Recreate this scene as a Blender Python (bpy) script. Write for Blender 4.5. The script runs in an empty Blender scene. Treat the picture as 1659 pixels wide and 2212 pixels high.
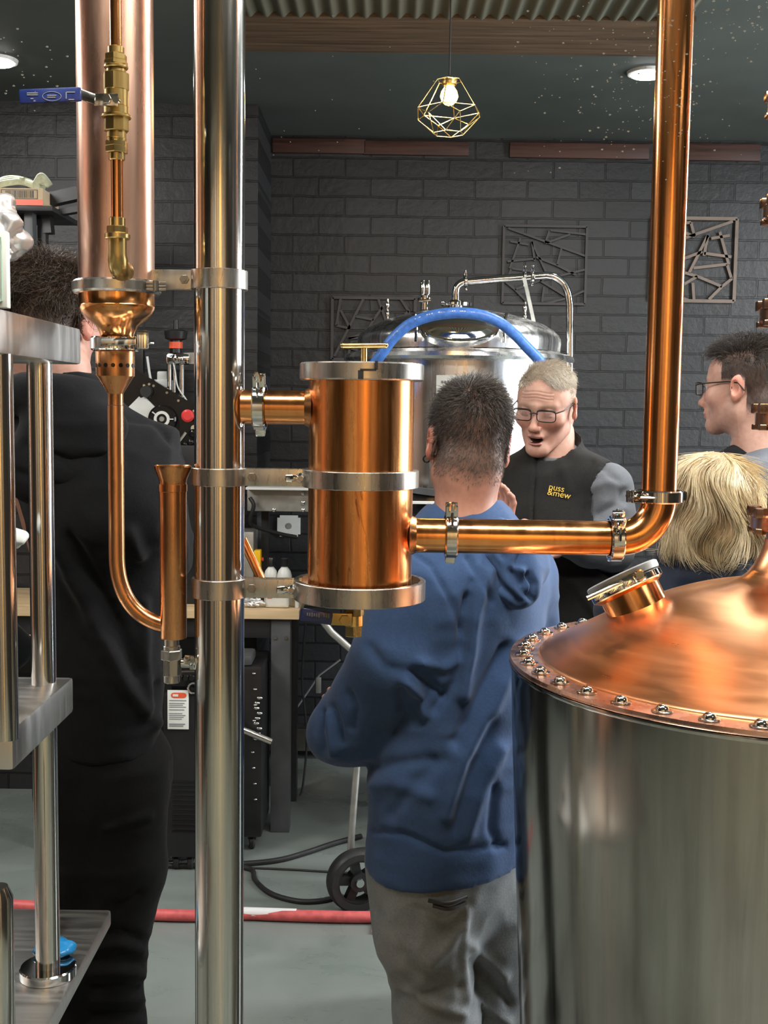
import bpy, bmesh, math, random
import numpy as np
from mathutils import Vector, Matrix

random.seed(7)
rng = np.random.default_rng(7)
scene = bpy.context.scene
COL = scene.collection

# ------------------------------------------------------------------ camera
F = 2500.0
CAMZ = 1.68
PITCH, ROLL = 5.25, 0.75
cam_rot = Matrix.Rotation(math.radians(90 - PITCH), 3, 'X') @ Matrix.Rotation(math.radians(ROLL), 3, 'Z')
cd = bpy.data.cameras.new('camera')
cam = bpy.data.objects.new('camera', cd)
COL.objects.link(cam)
cam.matrix_world = Matrix.Translation((0, 0, CAMZ)) @ cam_rot.to_4x4()
cd.sensor_fit = 'HORIZONTAL'
cd.sensor_width = 36.0
cd.lens = F * 36.0 / 1659.0
cd.clip_start = 0.05
cd.clip_end = 60
scene.camera = cam

# ------------------------------------------------------------------ exposure
scene.view_settings.view_transform = 'Standard'
scene.view_settings.look = 'None'
scene.view_settings.gamma = 1.0
scene.view_settings.exposure = 0.0
scene.cycles.max_bounces = 8
scene.cycles.glossy_bounces = 5
scene.cycles.diffuse_bounces = 3
scene.cycles.transparent_max_bounces = 12
scene.cycles.sample_clamp_indirect = 6.0
scene.cycles.caustics_reflective = False
scene.cycles.caustics_refractive = False
try:
    scene.cycles.use_denoising = True
except Exception:
    pass

# ------------------------------------------------------------------ world
w = bpy.data.worlds.new('world')
scene.world = w
w.use_nodes = True
w.node_tree.nodes['Background'].inputs['Color'].default_value = (0.5, 0.55, 0.6, 1)
w.node_tree.nodes['Background'].inputs['Strength'].default_value = 0.02

# ------------------------------------------------------------------ large ceiling lights
def area_light(name, loc, target, sx, sy, power, color=(1, 1, 1), spread=None):
    ld = bpy.data.lights.new(name, 'AREA')
    ld.shape = 'RECTANGLE'
    ld.size, ld.size_y = sx, sy
    ld.energy = power
    ld.color = color
    if spread:
        ld.spread = math.radians(spread)
    o = bpy.data.objects.new(name, ld)
    COL.objects.link(o)
    o.location = loc
    d = (Vector(target) - Vector(loc)).normalized()
    o.rotation_euler = d.to_track_quat('-Z', 'Y').to_euler()
    return o
# strip lamps on the distillery ceiling (out of the frame, above and to the sides)
area_light('ceiling_strip_light', (1.0, 2.7, 2.88), (0.9, 2.9, 0), 0.3, 1.8, 70, (1.0, 0.98, 0.95))
area_light('ceiling_strip_light', (2.4, 3.6, 2.88), (1.0, 3.4, 0.9), 0.3, 1.8, 120, (0.97, 0.98, 1.0))
area_light('ceiling_strip_light', (-1.7, 3.0, 2.88), (-1.2, 3.4, 0), 0.3, 1.8, 75, (1.0, 0.98, 0.95))
area_light('ceiling_strip_light', (0.1, 1.05, 2.88), (0.1, 1.4, 0), 1.8, 0.3, 50, (1.0, 0.95, 0.88))
# daylight through the loading door in the right-hand wall
area_light('door_daylight', (3.36, 3.1, 1.25), (0.0, 3.0, 1.1), 1.7, 2.1, 130, (0.93, 0.97, 1.0))
# bar side, behind the camera: warm downlights washing the wall
area_light('bar_strip_light', (-1.5, -1.9, 2.86), (-1.5, -3.2, 1.0), 2.0, 0.25, 95, (1.0, 0.86, 0.68))
area_light('bar_strip_light', (1.5, -1.9, 2.86), (1.5, -3.2, 1.0), 2.0, 0.25, 95, (1.0, 0.86, 0.68))
area_light('bar_strip_light', (0.75, -2.3, 2.86), (0.75, -3.25, 1.5), 0.5, 0.2, 75, (1.0, 0.66, 0.28))
area_light('bar_strip_light', (2.6, 0.2, 2.86), (3.2, 0.2, 0.8), 0.25, 2.0, 30, (1.0, 0.92, 0.8))  # added lamp lighting the unseen right wall for metal reflections
area_light('bar_strip_light', (-2.6, 1.6, 2.86), (-3.3, 1.7, 0.8), 0.25, 1.6, 45, (1.0, 0.92, 0.8))  # added lamp on the invented left wall panels, for steel reflections

# ------------------------------------------------------------------ pixel helpers
CAMP = Vector((0, 0, CAMZ))
def P(px, py, Y):
    d = cam_rot @ Vector(((px - 829.5) / F, -(py - 1106.0) / F, -1.0))
    return CAMP + d * (Y / d.y)
def S(n, Y):
    return n * Y / F
def onfloor(px, py, z=0.0):
    d = cam_rot @ Vector(((px - 829.5) / F, -(py - 1106.0) / F, -1.0))
    return CAMP + d * ((z - CAMZ) / d.z)

# ------------------------------------------------------------------ materials
MATS = {}
def base_mat(name):
    m = bpy.data.materials.new(name)
    m.use_nodes = True
    nt = m.node_tree
    b = nt.nodes['Principled BSDF']
    MATS[name] = m
    return m, nt, b
def L(nt, a, b):
    nt.links.new(a, b)
def coords(nt, scale=(1, 1, 1), loc=(0, 0, 0), rot=(0, 0, 0), kind='Object'):
    tc = nt.nodes.new('ShaderNodeTexCoord')
    mp = nt.nodes.new('ShaderNodeMapping')
    mp.inputs['Scale'].default_value = scale
    mp.inputs['Location'].default_value = loc
    mp.inputs['Rotation'].default_value = rot
    L(nt, tc.outputs[kind], mp.inputs['Vector'])
    return mp.outputs['Vector']
def noise_tex(nt, vec, scale, detail=4, rough=0.55, dist=0.0):
    n = nt.nodes.new('ShaderNodeTexNoise')
    n.inputs['Scale'].default_value = scale
    n.inputs['Detail'].default_value = detail
    n.inputs['Roughness'].default_value = rough
    n.inputs['Distortion'].default_value = dist
    L(nt, vec, n.inputs['Vector'])
    return n.outputs['Fac']
def ramp(nt, fac, stops):
    r = nt.nodes.new('ShaderNodeValToRGB')
    e = r.color_ramp.elements
    while len(e) < len(stops):
        e.new(0.5)
    for el, (p, c) in zip(e, stops):
        el.position = p
        el.color = (*c, 1) if len(c) == 3 else c
    L(nt, fac, r.inputs['Fac'])
    return r.outputs['Color']
def bump(nt, b, height, strength=0.2, dist=0.01):
    n = nt.nodes.new('ShaderNodeBump')
    n.inputs['Strength'].default_value = strength
    n.inputs['Distance'].default_value = dist
    L(nt, height, n.inputs['Height'])
    L(nt, n.outputs['Normal'], b.inputs['Normal'])
def maprange(nt, fac, a, b_, c, d):
    n = nt.nodes.new('ShaderNodeMapRange')
    n.inputs['From Min'].default_value = a
    n.inputs['From Max'].default_value = b_
    n.inputs['To Min'].default_value = c
    n.inputs['To Max'].default_value = d
    L(nt, fac, n.inputs['Value'])
    return n.outputs['Result']
def simple(name, col, rough=0.5, metal=0.0, nscale=0, namt=0.25, bumpamt=0.0, spec=0.5, stretch=(1, 1, 1), coat=0.0, sheen=0.0):
    """one colour with a little procedural wear"""
    m, nt, b = base_mat(name)
    b.inputs['Base Color'].default_value = (*col, 1)
    b.inputs['Roughness'].default_value = rough
    b.inputs['Metallic'].default_value = metal
    b.inputs['Specular IOR Level'].default_value = spec
    b.inputs['Coat Weight'].default_value = coat
    b.inputs['Sheen Weight'].default_value = sheen
    if nscale:
        v = coords(nt, stretch)
        f = noise_tex(nt, v, nscale)
        c0 = tuple(max(0, x * (1 - namt)) for x in col)
        c1 = tuple(min(1, x * (1 + namt)) for x in col)
        L(nt, ramp(nt, f, [(0.3, c0), (0.7, c1)]), b.inputs['Base Color'])
        L(nt, maprange(nt, f, 0.3, 0.7, max(0.02, rough * 0.8), min(1, rough * 1.25)), b.inputs['Roughness'])
        if bumpamt:
            bump(nt, b, f, bumpamt, 0.004)
    return m
def copper_mat(name, c0, c1, r0, r1, stain=0.0, streak=(14, 14, 1.2)):
    m, nt, b = base_mat(name)
    b.inputs['Metallic'].default_value = 1.0
    v = coords(nt, streak)
    f = noise_tex(nt, v, 2.2, 5, 0.6, 0.4)
    col = ramp(nt, f, [(0.32, c0), (0.66, c1)])
    if stain:
        f2 = noise_tex(nt, coords(nt, (30, 30, 6)), 1.4, 6, 0.65, 1.2)
        mask = ramp(nt, f2, [(0.60, (0, 0, 0)), (0.72, (stain, stain, stain))])
        mx = nt.nodes.new('ShaderNodeMix')
        mx.data_type = 'RGBA'
        L(nt, mask, mx.inputs[0])
        L(nt, col, mx.inputs[6])
        mx.inputs[7].default_value = (c0[0] * 0.35, c0[1] * 0.25, c0[2] * 0.2, 1)
        col = mx.outputs[2]
    L(nt, col, b.inputs['Base Color'])
    L(nt, maprange(nt, f, 0.3, 0.7, r0, r1), b.inputs['Roughness'])
    return m
copper_mat('copper', (0.74, 0.29, 0.10), (0.92, 0.44, 0.17), 0.13, 0.24, 0.35)
copper_mat('copper_aged', (0.60, 0.22, 0.07), (0.92, 0.45, 0.17), 0.17, 0.32, 0.75, (26, 26, 1.6))
copper_mat('copper_pale', (0.90, 0.50, 0.37), (0.98, 0.65, 0.50), 0.22, 0.34, 0.10)
copper_mat('copper_dome', (0.74, 0.33, 0.15), (0.86, 0.41, 0.20), 0.27, 0.36, 0.0, (3, 3, 40))
copper_mat('copper_brown', (0.55, 0.24, 0.10), (0.78, 0.38, 0.17), 0.20, 0.34, 0.4)
copper_mat('bronze', (0.42, 0.24, 0.15), (0.60, 0.36, 0.24), 0.22, 0.32, 0.1)
copper_mat('brass', (0.60, 0.43, 0.16), (0.80, 0.61, 0.27), 0.18, 0.30, 0.2)
copper_mat('brass_dull', (0.36, 0.25, 0.09), (0.50, 0.36, 0.14), 0.28, 0.40, 0.3)
copper_mat('steel', (0.60, 0.58, 0.55), (0.72, 0.70, 0.66), 0.09, 0.17, 0.0, (30, 30, 0.5))
copper_mat('steel_brushed', (0.50, 0.48, 0.45), (0.62, 0.60, 0.56), 0.24, 0.34, 0.0, (40, 40, 4))
copper_mat('steel_tank', (0.42, 0.40, 0.37), (0.54, 0.52, 0.48), 0.10, 0.18, 0.0, (20, 20, 0.4))
copper_mat('steel_satin', (0.74, 0.73, 0.71), (0.84, 0.83, 0.81), 0.20, 0.34, 0.0, (14, 14, 0.6))
copper_mat('chrome', (0.75, 0.75, 0.74), (0.82, 0.82, 0.80), 0.05, 0.10)
copper_mat('steel_plate', (0.56, 0.55, 0.53), (0.68, 0.67, 0.65), 0.32, 0.44, 0.0, (3, 30, 3))
copper_mat('steel_dark', (0.30, 0.29, 0.27), (0.40, 0.38, 0.36), 0.25, 0.35)
simple('black_plastic', (0.012, 0.012, 0.013), 0.35, nscale=8)
simple('black_gloss', (0.008, 0.008, 0.009), 0.12)
simple('black_rubber', (0.014, 0.014, 0.014), 0.6, nscale=30)
simple('black_metal', (0.02, 0.02, 0.022), 0.4, nscale=12)
simple('grey_metal_paint', (0.075, 0.078, 0.082), 0.5, nscale=10)
simple('white_plastic', (0.75, 0.75, 0.73), 0.4)
simple('white_cloudy', (0.72, 0.73, 0.70), 0.35, nscale=14, namt=0.08)
simple('white_cap', (0.82, 0.82, 0.82), 0.35)
simple('red_plastic', (0.75, 0.05, 0.05), 0.4)
simple('orange_red', (0.85, 0.12, 0.05), 0.4)
simple('yellow_plastic', (0.95, 0.55, 0.01), 0.4)
simple('blue_lever', (0.010, 0.024, 0.13), 0.32, nscale=25, namt=0.3, coat=0.3)
simple('blue_hose', (0.07, 0.20, 0.62), 0.4, nscale=60, namt=0.25)
simple('blue_film', (0.03, 0.32, 0.75), 0.2)
simple('pink_hose', (0.62, 0.11, 0.11), 0.45, nscale=40, namt=0.2)
simple('print_white', (0.75, 0.75, 0.75), 0.5)
simple('print_grey', (0.25, 0.25, 0.26), 0.5)
simple('print_black', (0.02, 0.02, 0.02), 0.5)
simple('print_gold', (0.75, 0.52, 0.08), 0.5)
simple('cardboard', (0.52, 0.40, 0.26), 0.8, nscale=30, namt=0.1)
simple('paper_white', (0.78, 0.80, 0.76), 0.6)
simple('pale_green', (0.45, 0.66, 0.56), 0.6)
simple('strap_green', (0.36, 0.38, 0.27), 0.8, nscale=40)
simple('pine', (0.72, 0.52, 0.30), 0.5, nscale=3, namt=0.18, stretch=(1, 14, 14))
simple('timber_beam', (0.125, 0.080, 0.048), 0.55, nscale=3, namt=0.4, stretch=(1, 16, 16))
simple('timber_red', (0.055, 0.020, 0.013), 0.5, nscale=4, namt=0.5, stretch=(1, 16, 16))
simple('lattice_bronze', (0.19, 0.14, 0.11), 0.5, nscale=12)  # tone of the lattice reflected in the window glass
simple('lattice_dark', (0.050, 0.044, 0.043), 0.5, nscale=12)  # toned near the brick so the reflected lattice stays faint
simple('grey_frame', (0.42, 0.41, 0.38), 0.35, 0.6, nscale=20, namt=0.15)
simple('silver_foil', (0.85, 0.85, 0.87), 0.35, 0.7)
simple('tooth', (0.75, 0.70, 0.6), 0.3)
simple('tape_white', (0.8, 0.8, 0.8), 0.3)

# painted brick
def brick_mat(name, zoff, xoff):
    m, nt, b = base_mat(name)
    tc = nt.nodes.new('ShaderNodeTexCoord')
    sep = nt.nodes.new('ShaderNodeSeparateXYZ')
    L(nt, tc.outputs['Object'], sep.inputs[0])
    com = nt.nodes.new('ShaderNodeCombineXYZ')
    L(nt, sep.outputs['X'], com.inputs['X'])
    L(nt, sep.outputs['Z'], com.inputs['Y'])
    mp = nt.nodes.new('ShaderNodeMapping')
    mp.inputs['Location'].default_value = (xoff, zoff, 0)
    L(nt, com.outputs[0], mp.inputs['Vector'])
    # wobble the joints a little
    nz = nt.nodes.new('ShaderNodeTexNoise')
    nz.inputs['Scale'].default_value = 9
    nz.inputs['Detail'].default_value = 3
    L(nt, mp.outputs[0], nz.inputs['Vector'])
    mad = nt.nodes.new('ShaderNodeVectorMath')
    mad.operation = 'MULTIPLY_ADD'
    L(nt, nz.outputs['Color'], mad.inputs[0])
    mad.inputs[1].default_value = (0.013, 0.011, 0)
    L(nt, mp.outputs[0], mad.inputs[2])
    br = nt.nodes.new('ShaderNodeTexBrick')
    br.offset = 0.5
    br.inputs['Scale'].default_value = 1.0
    br.inputs['Brick Width'].default_value = 0.240
    br.inputs['Row Height'].default_value = 0.0872
    br.inputs['Mortar Size'].default_value = 0.0055
    br.inputs['Mortar Smooth'].default_value = 0.25
    br.inputs['Bias'].default_value = 0.0
    br.inputs['Color1'].default_value = (0.0155, 0.016, 0.018, 1)
    br.inputs['Color2'].default_value = (0.026, 0.027, 0.030, 1)
    br.inputs['Mortar'].default_value = (0.006, 0.006, 0.007, 1)
    L(nt, mad.outputs[0], br.inputs['Vector'])
    L(nt, br.outputs['Color'], b.inputs['Base Color'])
    b.inputs['Roughness'].default_value = 0.42
    n2 = noise_tex(nt, mp.outputs[0], 26, 5, 0.6)
    sub = nt.nodes.new('ShaderNodeMath')
    sub.operation = 'MULTIPLY_ADD'
    L(nt, br.outputs['Fac'], sub.inputs[0])
    sub.inputs[1].default_value = -1.0
    mul = nt.nodes.new('ShaderNodeMath')
    mul.operation = 'MULTIPLY'
    L(nt, n2, mul.inputs[0])
    mul.inputs[1].default_value = 0.45
    L(nt, mul.outputs[0], sub.inputs[2])
    bump(nt, b, sub.outputs[0], 0.75, 0.008)
    return m
brick_mat('brick_back', 0.0605, 0.075)
brick_mat('brick_left', 0.012, 0.05)

# epoxy floor, grey green, scuffed
m, nt, b = base_mat('floor_epoxy')
v = coords(nt)
f1 = noise_tex(nt, v, 3.0, 6, 0.6, 0.8)
f2 = noise_tex(nt, coords(nt, (5, 22, 1)), 1.4, 6, 0.7, 2.0)
c1 = ramp(nt, f1, [(0.3, (0.172, 0.200, 0.188)), (0.7, (0.235, 0.265, 0.250))])
c2 = ramp(nt, f2, [(0.60, (0, 0, 0)), (0.70, (0.5, 0.5, 0.5))])
mx = nt.nodes.new('ShaderNodeMix'); mx.data_type = 'RGBA'
L(nt, c2, mx.inputs[0]); L(nt, c1, mx.inputs[6]); mx.inputs[7].default_value = (0.10, 0.115, 0.108, 1)
L(nt, mx.outputs[2], b.inputs['Base Color'])
L(nt, maprange(nt, f1, 0.3, 0.7, 0.22, 0.40), b.inputs['Roughness'])
bump(nt, b, f1, 0.05, 0.01)

m, nt, b = base_mat('ceiling_green')
f1 = noise_tex(nt, coords(nt), 2.5, 5)
L(nt, ramp(nt, f1, [(0.3, (0.070, 0.082, 0.074)), (0.7, (0.10, 0.115, 0.104))]), b.inputs['Base Color'])
b.inputs['Roughness'].default_value = 0.6

m, nt, b = base_mat('corrugated')
wv = nt.nodes.new('ShaderNodeTexWave')
b.inputs['Base Color'].default_value = (0.12, 0.12, 0.09, 1)
b.inputs['Roughness'].default_value = 0.5
nt.nodes.remove(wv)

# bar wall behind the camera: warm timber panels
m, nt, b = base_mat('bar_timber')
f1 = noise_tex(nt, coords(nt, (9, 9, 0.8)), 1.6, 5, 0.6)
L(nt, ramp(nt, f1, [(0.3, (0.20, 0.11, 0.05)), (0.7, (0.42, 0.25, 0.12))]), b.inputs['Base Color'])
b.inputs['Roughness'].default_value = 0.5

simple('bar_copper', (0.80, 0.36, 0.22), 0.5, nscale=3, namt=0.12)  # copper tint of an added panel, for a warm streak in steel
simple('bar_gold', (0.75, 0.50, 0.20), 0.6, nscale=3, namt=0.12)
simple('bar_plaster', (0.46, 0.43, 0.39), 0.8, nscale=3, namt=0.12)

# clear glazing of the viewing window
m, nt, b = base_mat('clear_glazing')
nt.nodes.remove(b)
tr = nt.nodes.new('ShaderNodeBsdfTransparent')
tr.inputs['Color'].default_value = (0.985, 0.99, 0.985, 1)
L(nt, tr.outputs[0], nt.nodes['Material Output'].inputs['Surface'])

m, nt, b = base_mat('spectacle_lens')
b.inputs['Base Color'].default_value = (0.95, 0.95, 0.95, 1)
b.inputs['Alpha'].default_value = 0.12
b.inputs['Roughness'].default_value = 0.05

def emit(name, col, strength):
    m, nt, b = base_mat(name)
    b.inputs['Base Color'].default_value = (*col, 1)
    b.inputs['Emission Color'].default_value = (*col, 1)
    b.inputs['Emission Strength'].default_value = strength
emit('bulb_glow', (1.0, 0.60, 0.16), 9.0)
emit('downlight_glow', (1.0, 0.98, 0.95), 30.0)

def skin_mat(name):
    m, nt, b = base_mat(name)
    at = nt.nodes.new('ShaderNodeAttribute')
    at.attribute_name = 'Col'
    f = noise_tex(nt, coords(nt), 90, 4)
    mx = nt.nodes.new('ShaderNodeMix'); mx.data_type = 'RGBA'; mx.blend_type = 'MULTIPLY'
    mx.inputs[0].default_value = 1.0
    L(nt, at.outputs['Color'], mx.inputs[6])
    L(nt, ramp(nt, f, [(0.3, (0.86, 0.82, 0.80)), (0.7, (1, 1, 1))]), mx.inputs[7])
    L(nt, mx.outputs[2], b.inputs['Base Color'])
    b.inputs['Roughness'].default_value = 0.48
    b.inputs['Subsurface Weight'].default_value = 0.12
    b.inputs['Subsurface Radius'].default_value = (0.012, 0.005, 0.003)
    b.inputs['Subsurface Scale'].default_value = 0.4
    bump(nt, b, f, 0.08, 0.002)
    return m
skin_mat('skin')
def hair_mat(name):
    m, nt, b = base_mat(name)
    at = nt.nodes.new('ShaderNodeAttribute')
    at.attribute_name = 'Col'
    L(nt, at.outputs['Color'], b.inputs['Base Color'])
    b.inputs['Roughness'].default_value = 0.38
    b.inputs['Specular IOR Level'].default_value = 0.6
    return m
hair_mat('hair')
def cloth_mat(name, c0, c1, scale=180, rough=0.9, sheen=0.15, bumpamt=0.25, patch=3.0):
    m, nt, b = base_mat(name)
    f = noise_tex(nt, coords(nt), scale, 3, 0.7)
    g = noise_tex(nt, coords(nt), patch * 3, 4, 0.6)
    mxf = nt.nodes.new('ShaderNodeMath'); mxf.operation = 'MULTIPLY_ADD'
    L(nt, g, mxf.inputs[0]); mxf.inputs[1].default_value = 0.6
    sc = nt.nodes.new('ShaderNodeMath'); sc.operation = 'MULTIPLY'
    L(nt, f, sc.inputs[0]); sc.inputs[1].default_value = 0.4
    L(nt, sc.outputs[0], mxf.inputs[2])
    L(nt, ramp(nt, mxf.outputs[0], [(0.36, c0), (0.64, c1)]), b.inputs['Base Color'])
    b.inputs['Roughness'].default_value = rough
    b.inputs['Sheen Weight'].default_value = sheen
    b.inputs['Specular IOR Level'].default_value = 0.2
    bump(nt, b, f, bumpamt, 0.002)
    return m
cloth_mat('hoodie_blue', (0.044, 0.086, 0.195), (0.062, 0.115, 0.250))
cloth_mat('jeans_grey', (0.205, 0.218, 0.228), (0.325, 0.342, 0.355), 260, patch=4)
cloth_mat('hoodie_black', (0.007, 0.0075, 0.009), (0.012, 0.0125, 0.015), sheen=0.05)
cloth_mat('trousers_black', (0.006, 0.006, 0.0065), (0.010, 0.010, 0.011), sheen=0.03)
cloth_mat('vest_black', (0.012, 0.012, 0.012), (0.022, 0.021, 0.020), sheen=0.1)
cloth_mat('shirt_grey', (0.125, 0.135, 0.152), (0.17, 0.18, 0.20), 220)
cloth_mat('jacket_slate', (0.085, 0.098, 0.125), (0.12, 0.135, 0.165), 200)
cloth_mat('jacket_navy', (0.012, 0.018, 0.034), (0.02, 0.028, 0.05), 150, rough=0.6)
simple('leather_dark', (0.02, 0.016, 0.013), 0.45, nscale=30)
# ------------------------------------------------------------------ mesh builder
class MB:
    def __init__(self):
        self.v, self.f, self.c = [], [], None
    def add(self, vs, fs):
        n = len(self.v)
        self.v.extend([Vector(p) for p in vs])
        self.f.extend([tuple(i + n for i in q) for q in fs])
        return self
    def frame(self, axis):
        a = Vector(axis).normalized()
        t = Vector((0, 0, 1)) if abs(a.z) < 0.9 else Vector((1, 0, 0))
        u = t.cross(a).normalized()
        return a, u, a.cross(u).normalized()
    def lathe(self, base, axis, prof, n=48, cap=True, a0=0.0, a1=None):
        """prof: list of (distance along axis, radius)"""
        base = Vector(base)
        a, u, w = self.frame(axis)
        full = a1 is None
        if full:
            a1 = a0 + 2 * math.pi
        m = n if full else n + 1
        vs, fs = [], []
        for (h, r) in prof:
            for i in range(m):
                t = a0 + (a1 - a0) * i / n
                vs.append(base + a * h + (u * math.cos(t) + w * math.sin(t)) * r)
        for k in range(len(prof) - 1):
            for i in range(n):
                j = (i + 1) % m
                fs.append((k * m + i, k * m + j, (k + 1) * m + j, (k + 1) * m + i))
        if cap and full:
            fs.append(tuple(range(m))[::-1])
            fs.append(tuple((len(prof) - 1) * m + i for i in range(m)))
        return self.add(vs, fs)
    def ring(self, base, axis, h, r_out, r_in, n=48, bev=0.002, a0=0.0, a1=None):
        """closed band: outer radius r_out, inner r_in, centred on base, height h"""
        prof = [(-h / 2, r_in), (-h / 2, r_out - bev), (-h / 2 + bev, r_out), (h / 2 - bev, r_out), (h / 2, r_out - bev), (h / 2, r_in), (-h / 2, r_in)]
        self.lathe(base, axis, prof, n, cap=False, a0=a0, a1=a1)
        if a1 is not None:      # close the two cut ends
            base = Vector(base)
            a, u, w = self.frame(axis)
            for t, flip in ((a0, False), (a1, True)):
                d = u * math.cos(t) + w * math.sin(t)
                q = [base + a * hh + d * r for hh, r in ((-h / 2, r_in), (-h / 2, r_out), (h / 2, r_out), (h / 2, r_in))]
                self.add(q, [(0, 1, 2, 3) if flip else (3, 2, 1, 0)])
        return self
    def tube(self, pts, r, n=16, cap=True, rs=None, flat=1.0, up=None):
        pts = [Vector(p) for p in pts]
        m = len(pts)
        vs, fs = [], []
        T = []
        for i in range(m):
            T.append((pts[min(i + 1, m - 1)] - pts[max(i - 1, 0)]).normalized())
        u = None
        for i in range(m):
            t = T[i]
            if u is None:
                ref = Vector(up) if up is not None else (Vector((0, 0, 1)) if abs(t.z) < 0.9 else Vector((1, 0, 0)))
                u = (ref - t * ref.dot(t)).normalized()
            else:
                u = (u - t * u.dot(t)).normalized()
            w = t.cross(u)
            rr = rs[i] if rs else r
            for k in range(n):
                th = 2 * math.pi * k / n
                vs.append(pts[i] + (u * math.cos(th) * flat + w * math.sin(th)) * rr)
        for i in range(m - 1):
            for k in range(n):
                j = (k + 1) % n
                fs.append((i * n + k, i * n + j, (i + 1) * n + j, (i + 1) * n + k))
        if cap:
            fs.append(tuple(range(n))[::-1])
            fs.append(tuple((m - 1) * n + k for k in range(n)))
        return self.add(vs, fs)
    def box(self, c, size, R=None, bev=0.0):
        c = Vector(c)
        bm = bmesh.new()
        bmesh.ops.create_cube(bm, size=1)
        for v in bm.verts:
            v.co = Vector((v.co.x * size[0], v.co.y * size[1], v.co.z * size[2]))
        if bev > 0:
            bmesh.ops.bevel(bm, geom=bm.edges[:], offset=bev, segments=2, affect='EDGES', profile=0.6)
        if R is not None:
            bm.transform(R.to_4x4())
        bm.verts.index_update()
        vs = [v.co + c for v in bm.verts]
        fs = [tuple(v.index for v in q.verts) for q in bm.faces]
        bm.free()
        return self.add(vs, fs)
    def bar(self, a, b, w, h, up=(0, 0, 1), bev=0.0):
        """rectangular bar from a to b: w across, h along up"""
        a, b = Vector(a), Vector(b)
        d = (b - a)
        x = d.normalized()
        z = Vector(up)
        z = (z - x * z.dot(x)).normalized()
        y = z.cross(x)
        R = Matrix((x, y, z)).transposed()
        return self.box((a + b) / 2, (d.length, w, h), R, bev)
    def prism(self, pts, depth, axis):
        """polygon in 3-D extruded along axis by depth (both ways half)"""
        a = Vector(axis).normalized() * depth / 2
        n = len(pts)
        vs = [Vector(p) - a for p in pts] + [Vector(p) + a for p in pts]
        fs = [tuple(range(n))[::-1], tuple(range(n, 2 * n))]
        for i in range(n):
            j = (i + 1) % n
            fs.append((i, j, n + j, n + i))
        return self.add(vs, fs)
    def ball(self, c, r, n=16, sc=(1, 1, 1)):
        c = Vector(c)
        vs, fs = [], []
        m = max(6, n // 2)
        for i in range(m + 1):
            ph = math.pi * i / m
            for k in range(n):
                th = 2 * math.pi * k / n
                vs.append(c + Vector((math.sin(ph) * math.cos(th) * sc[0], math.sin(ph) * math.sin(th) * sc[1], math.cos(ph) * sc[2])) * r)
        for i in range(m):
            for k in range(n):
                j = (k + 1) % n
                fs.append((i * n + k, (i + 1) * n + k, (i + 1) * n + j, i * n + j))
        return self.add(vs, fs)
    def hexnut(self, c, axis, r, h):
        return self.lathe(Vector(c) - Vector(axis).normalized() * h / 2, axis, [(0, r * 0.93), (h * 0.12, r), (h * 0.88, r), (h, r * 0.93)], n=6)
    def build(self, name, mat, parent=None, smooth=35, kind=None):
        me = bpy.data.meshes.new(name)
        off = Vector(parent.matrix_world.translation) if parent is not None else Vector((0, 0, 0))
        if parent is not None:
            off = world_loc(parent)
        me.from_pydata([tuple(p - off) for p in self.v], [], self.f)
        bm = bmesh.new(); bm.from_mesh(me)
        bmesh.ops.remove_doubles(bm, verts=bm.verts[:], dist=1e-6)
        bmesh.ops.recalc_face_normals(bm, faces=bm.faces[:])
        bm.to_mesh(me); bm.free()
        finish(me, smooth)
        me.materials.append(MATS[mat] if isinstance(mat, str) else mat)
        o = bpy.data.objects.new(name, me)
        COL.objects.link(o)
        if parent is not None:
            o.parent = parent
            WLOC[o.name] = off
        if kind:
            o['kind'] = kind
        return o

WLOC = {}
def world_loc(o):
    return WLOC.get(o.name, Vector((0, 0, 0)))
def finish(me, smooth=35):
    if smooth:
        me.polygons.foreach_set('use_smooth', [True] * len(me.polygons))
        try:
            me.set_sharp_from_angle(angle=math.radians(smooth))
        except Exception:
            pass
    me.update()
def thing(name, label, cat, loc=(0, 0, 0), group=None):
    o = bpy.data.objects.new(name, None)
    o.empty_display_size = 0.05
    COL.objects.link(o)
    o.location = loc
    WLOC[o.name] = Vector(loc)
    tag(o, label, cat, group)
    return o
def tag(o, label=None, cat=None, group=None, kind=None):
    if label: o['label'] = label
    if cat: o['category'] = cat
    if group: o['group'] = group
    if kind: o['kind'] = kind
    return o
def structure(o, label=None, cat=None):
    o['kind'] = 'structure'
    if label: o['label'] = label
    if cat: o['category'] = cat
    return o
def bez(p0, p1, p2, p3, n=16):
    out = []
    for i in range(n + 1):
        t = i / n
        out.append(Vector(p0) * (1 - t) ** 3 + Vector(p1) * 3 * t * (1 - t) ** 2 + Vector(p2) * 3 * t * t * (1 - t) + Vector(p3) * t ** 3)
    return out
def catmull(pts, n=10):
    pts = [Vector(p) for p in pts]
    q = [pts[0] * 2 - pts[1]] + pts + [pts[-1] * 2 - pts[-2]]
    out = []
    for i in range(1, len(q) - 2):
        a, b, c, d = q[i - 1:i + 3]
        for k in range(n):
            t = k / n
            out.append(0.5 * ((2 * b) + (c - a) * t + (2 * a - 5 * b + 4 * c - d) * t * t + (3 * b - a - 3 * c + d) * t ** 3))
    out.append(pts[-1])
    return out
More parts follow.
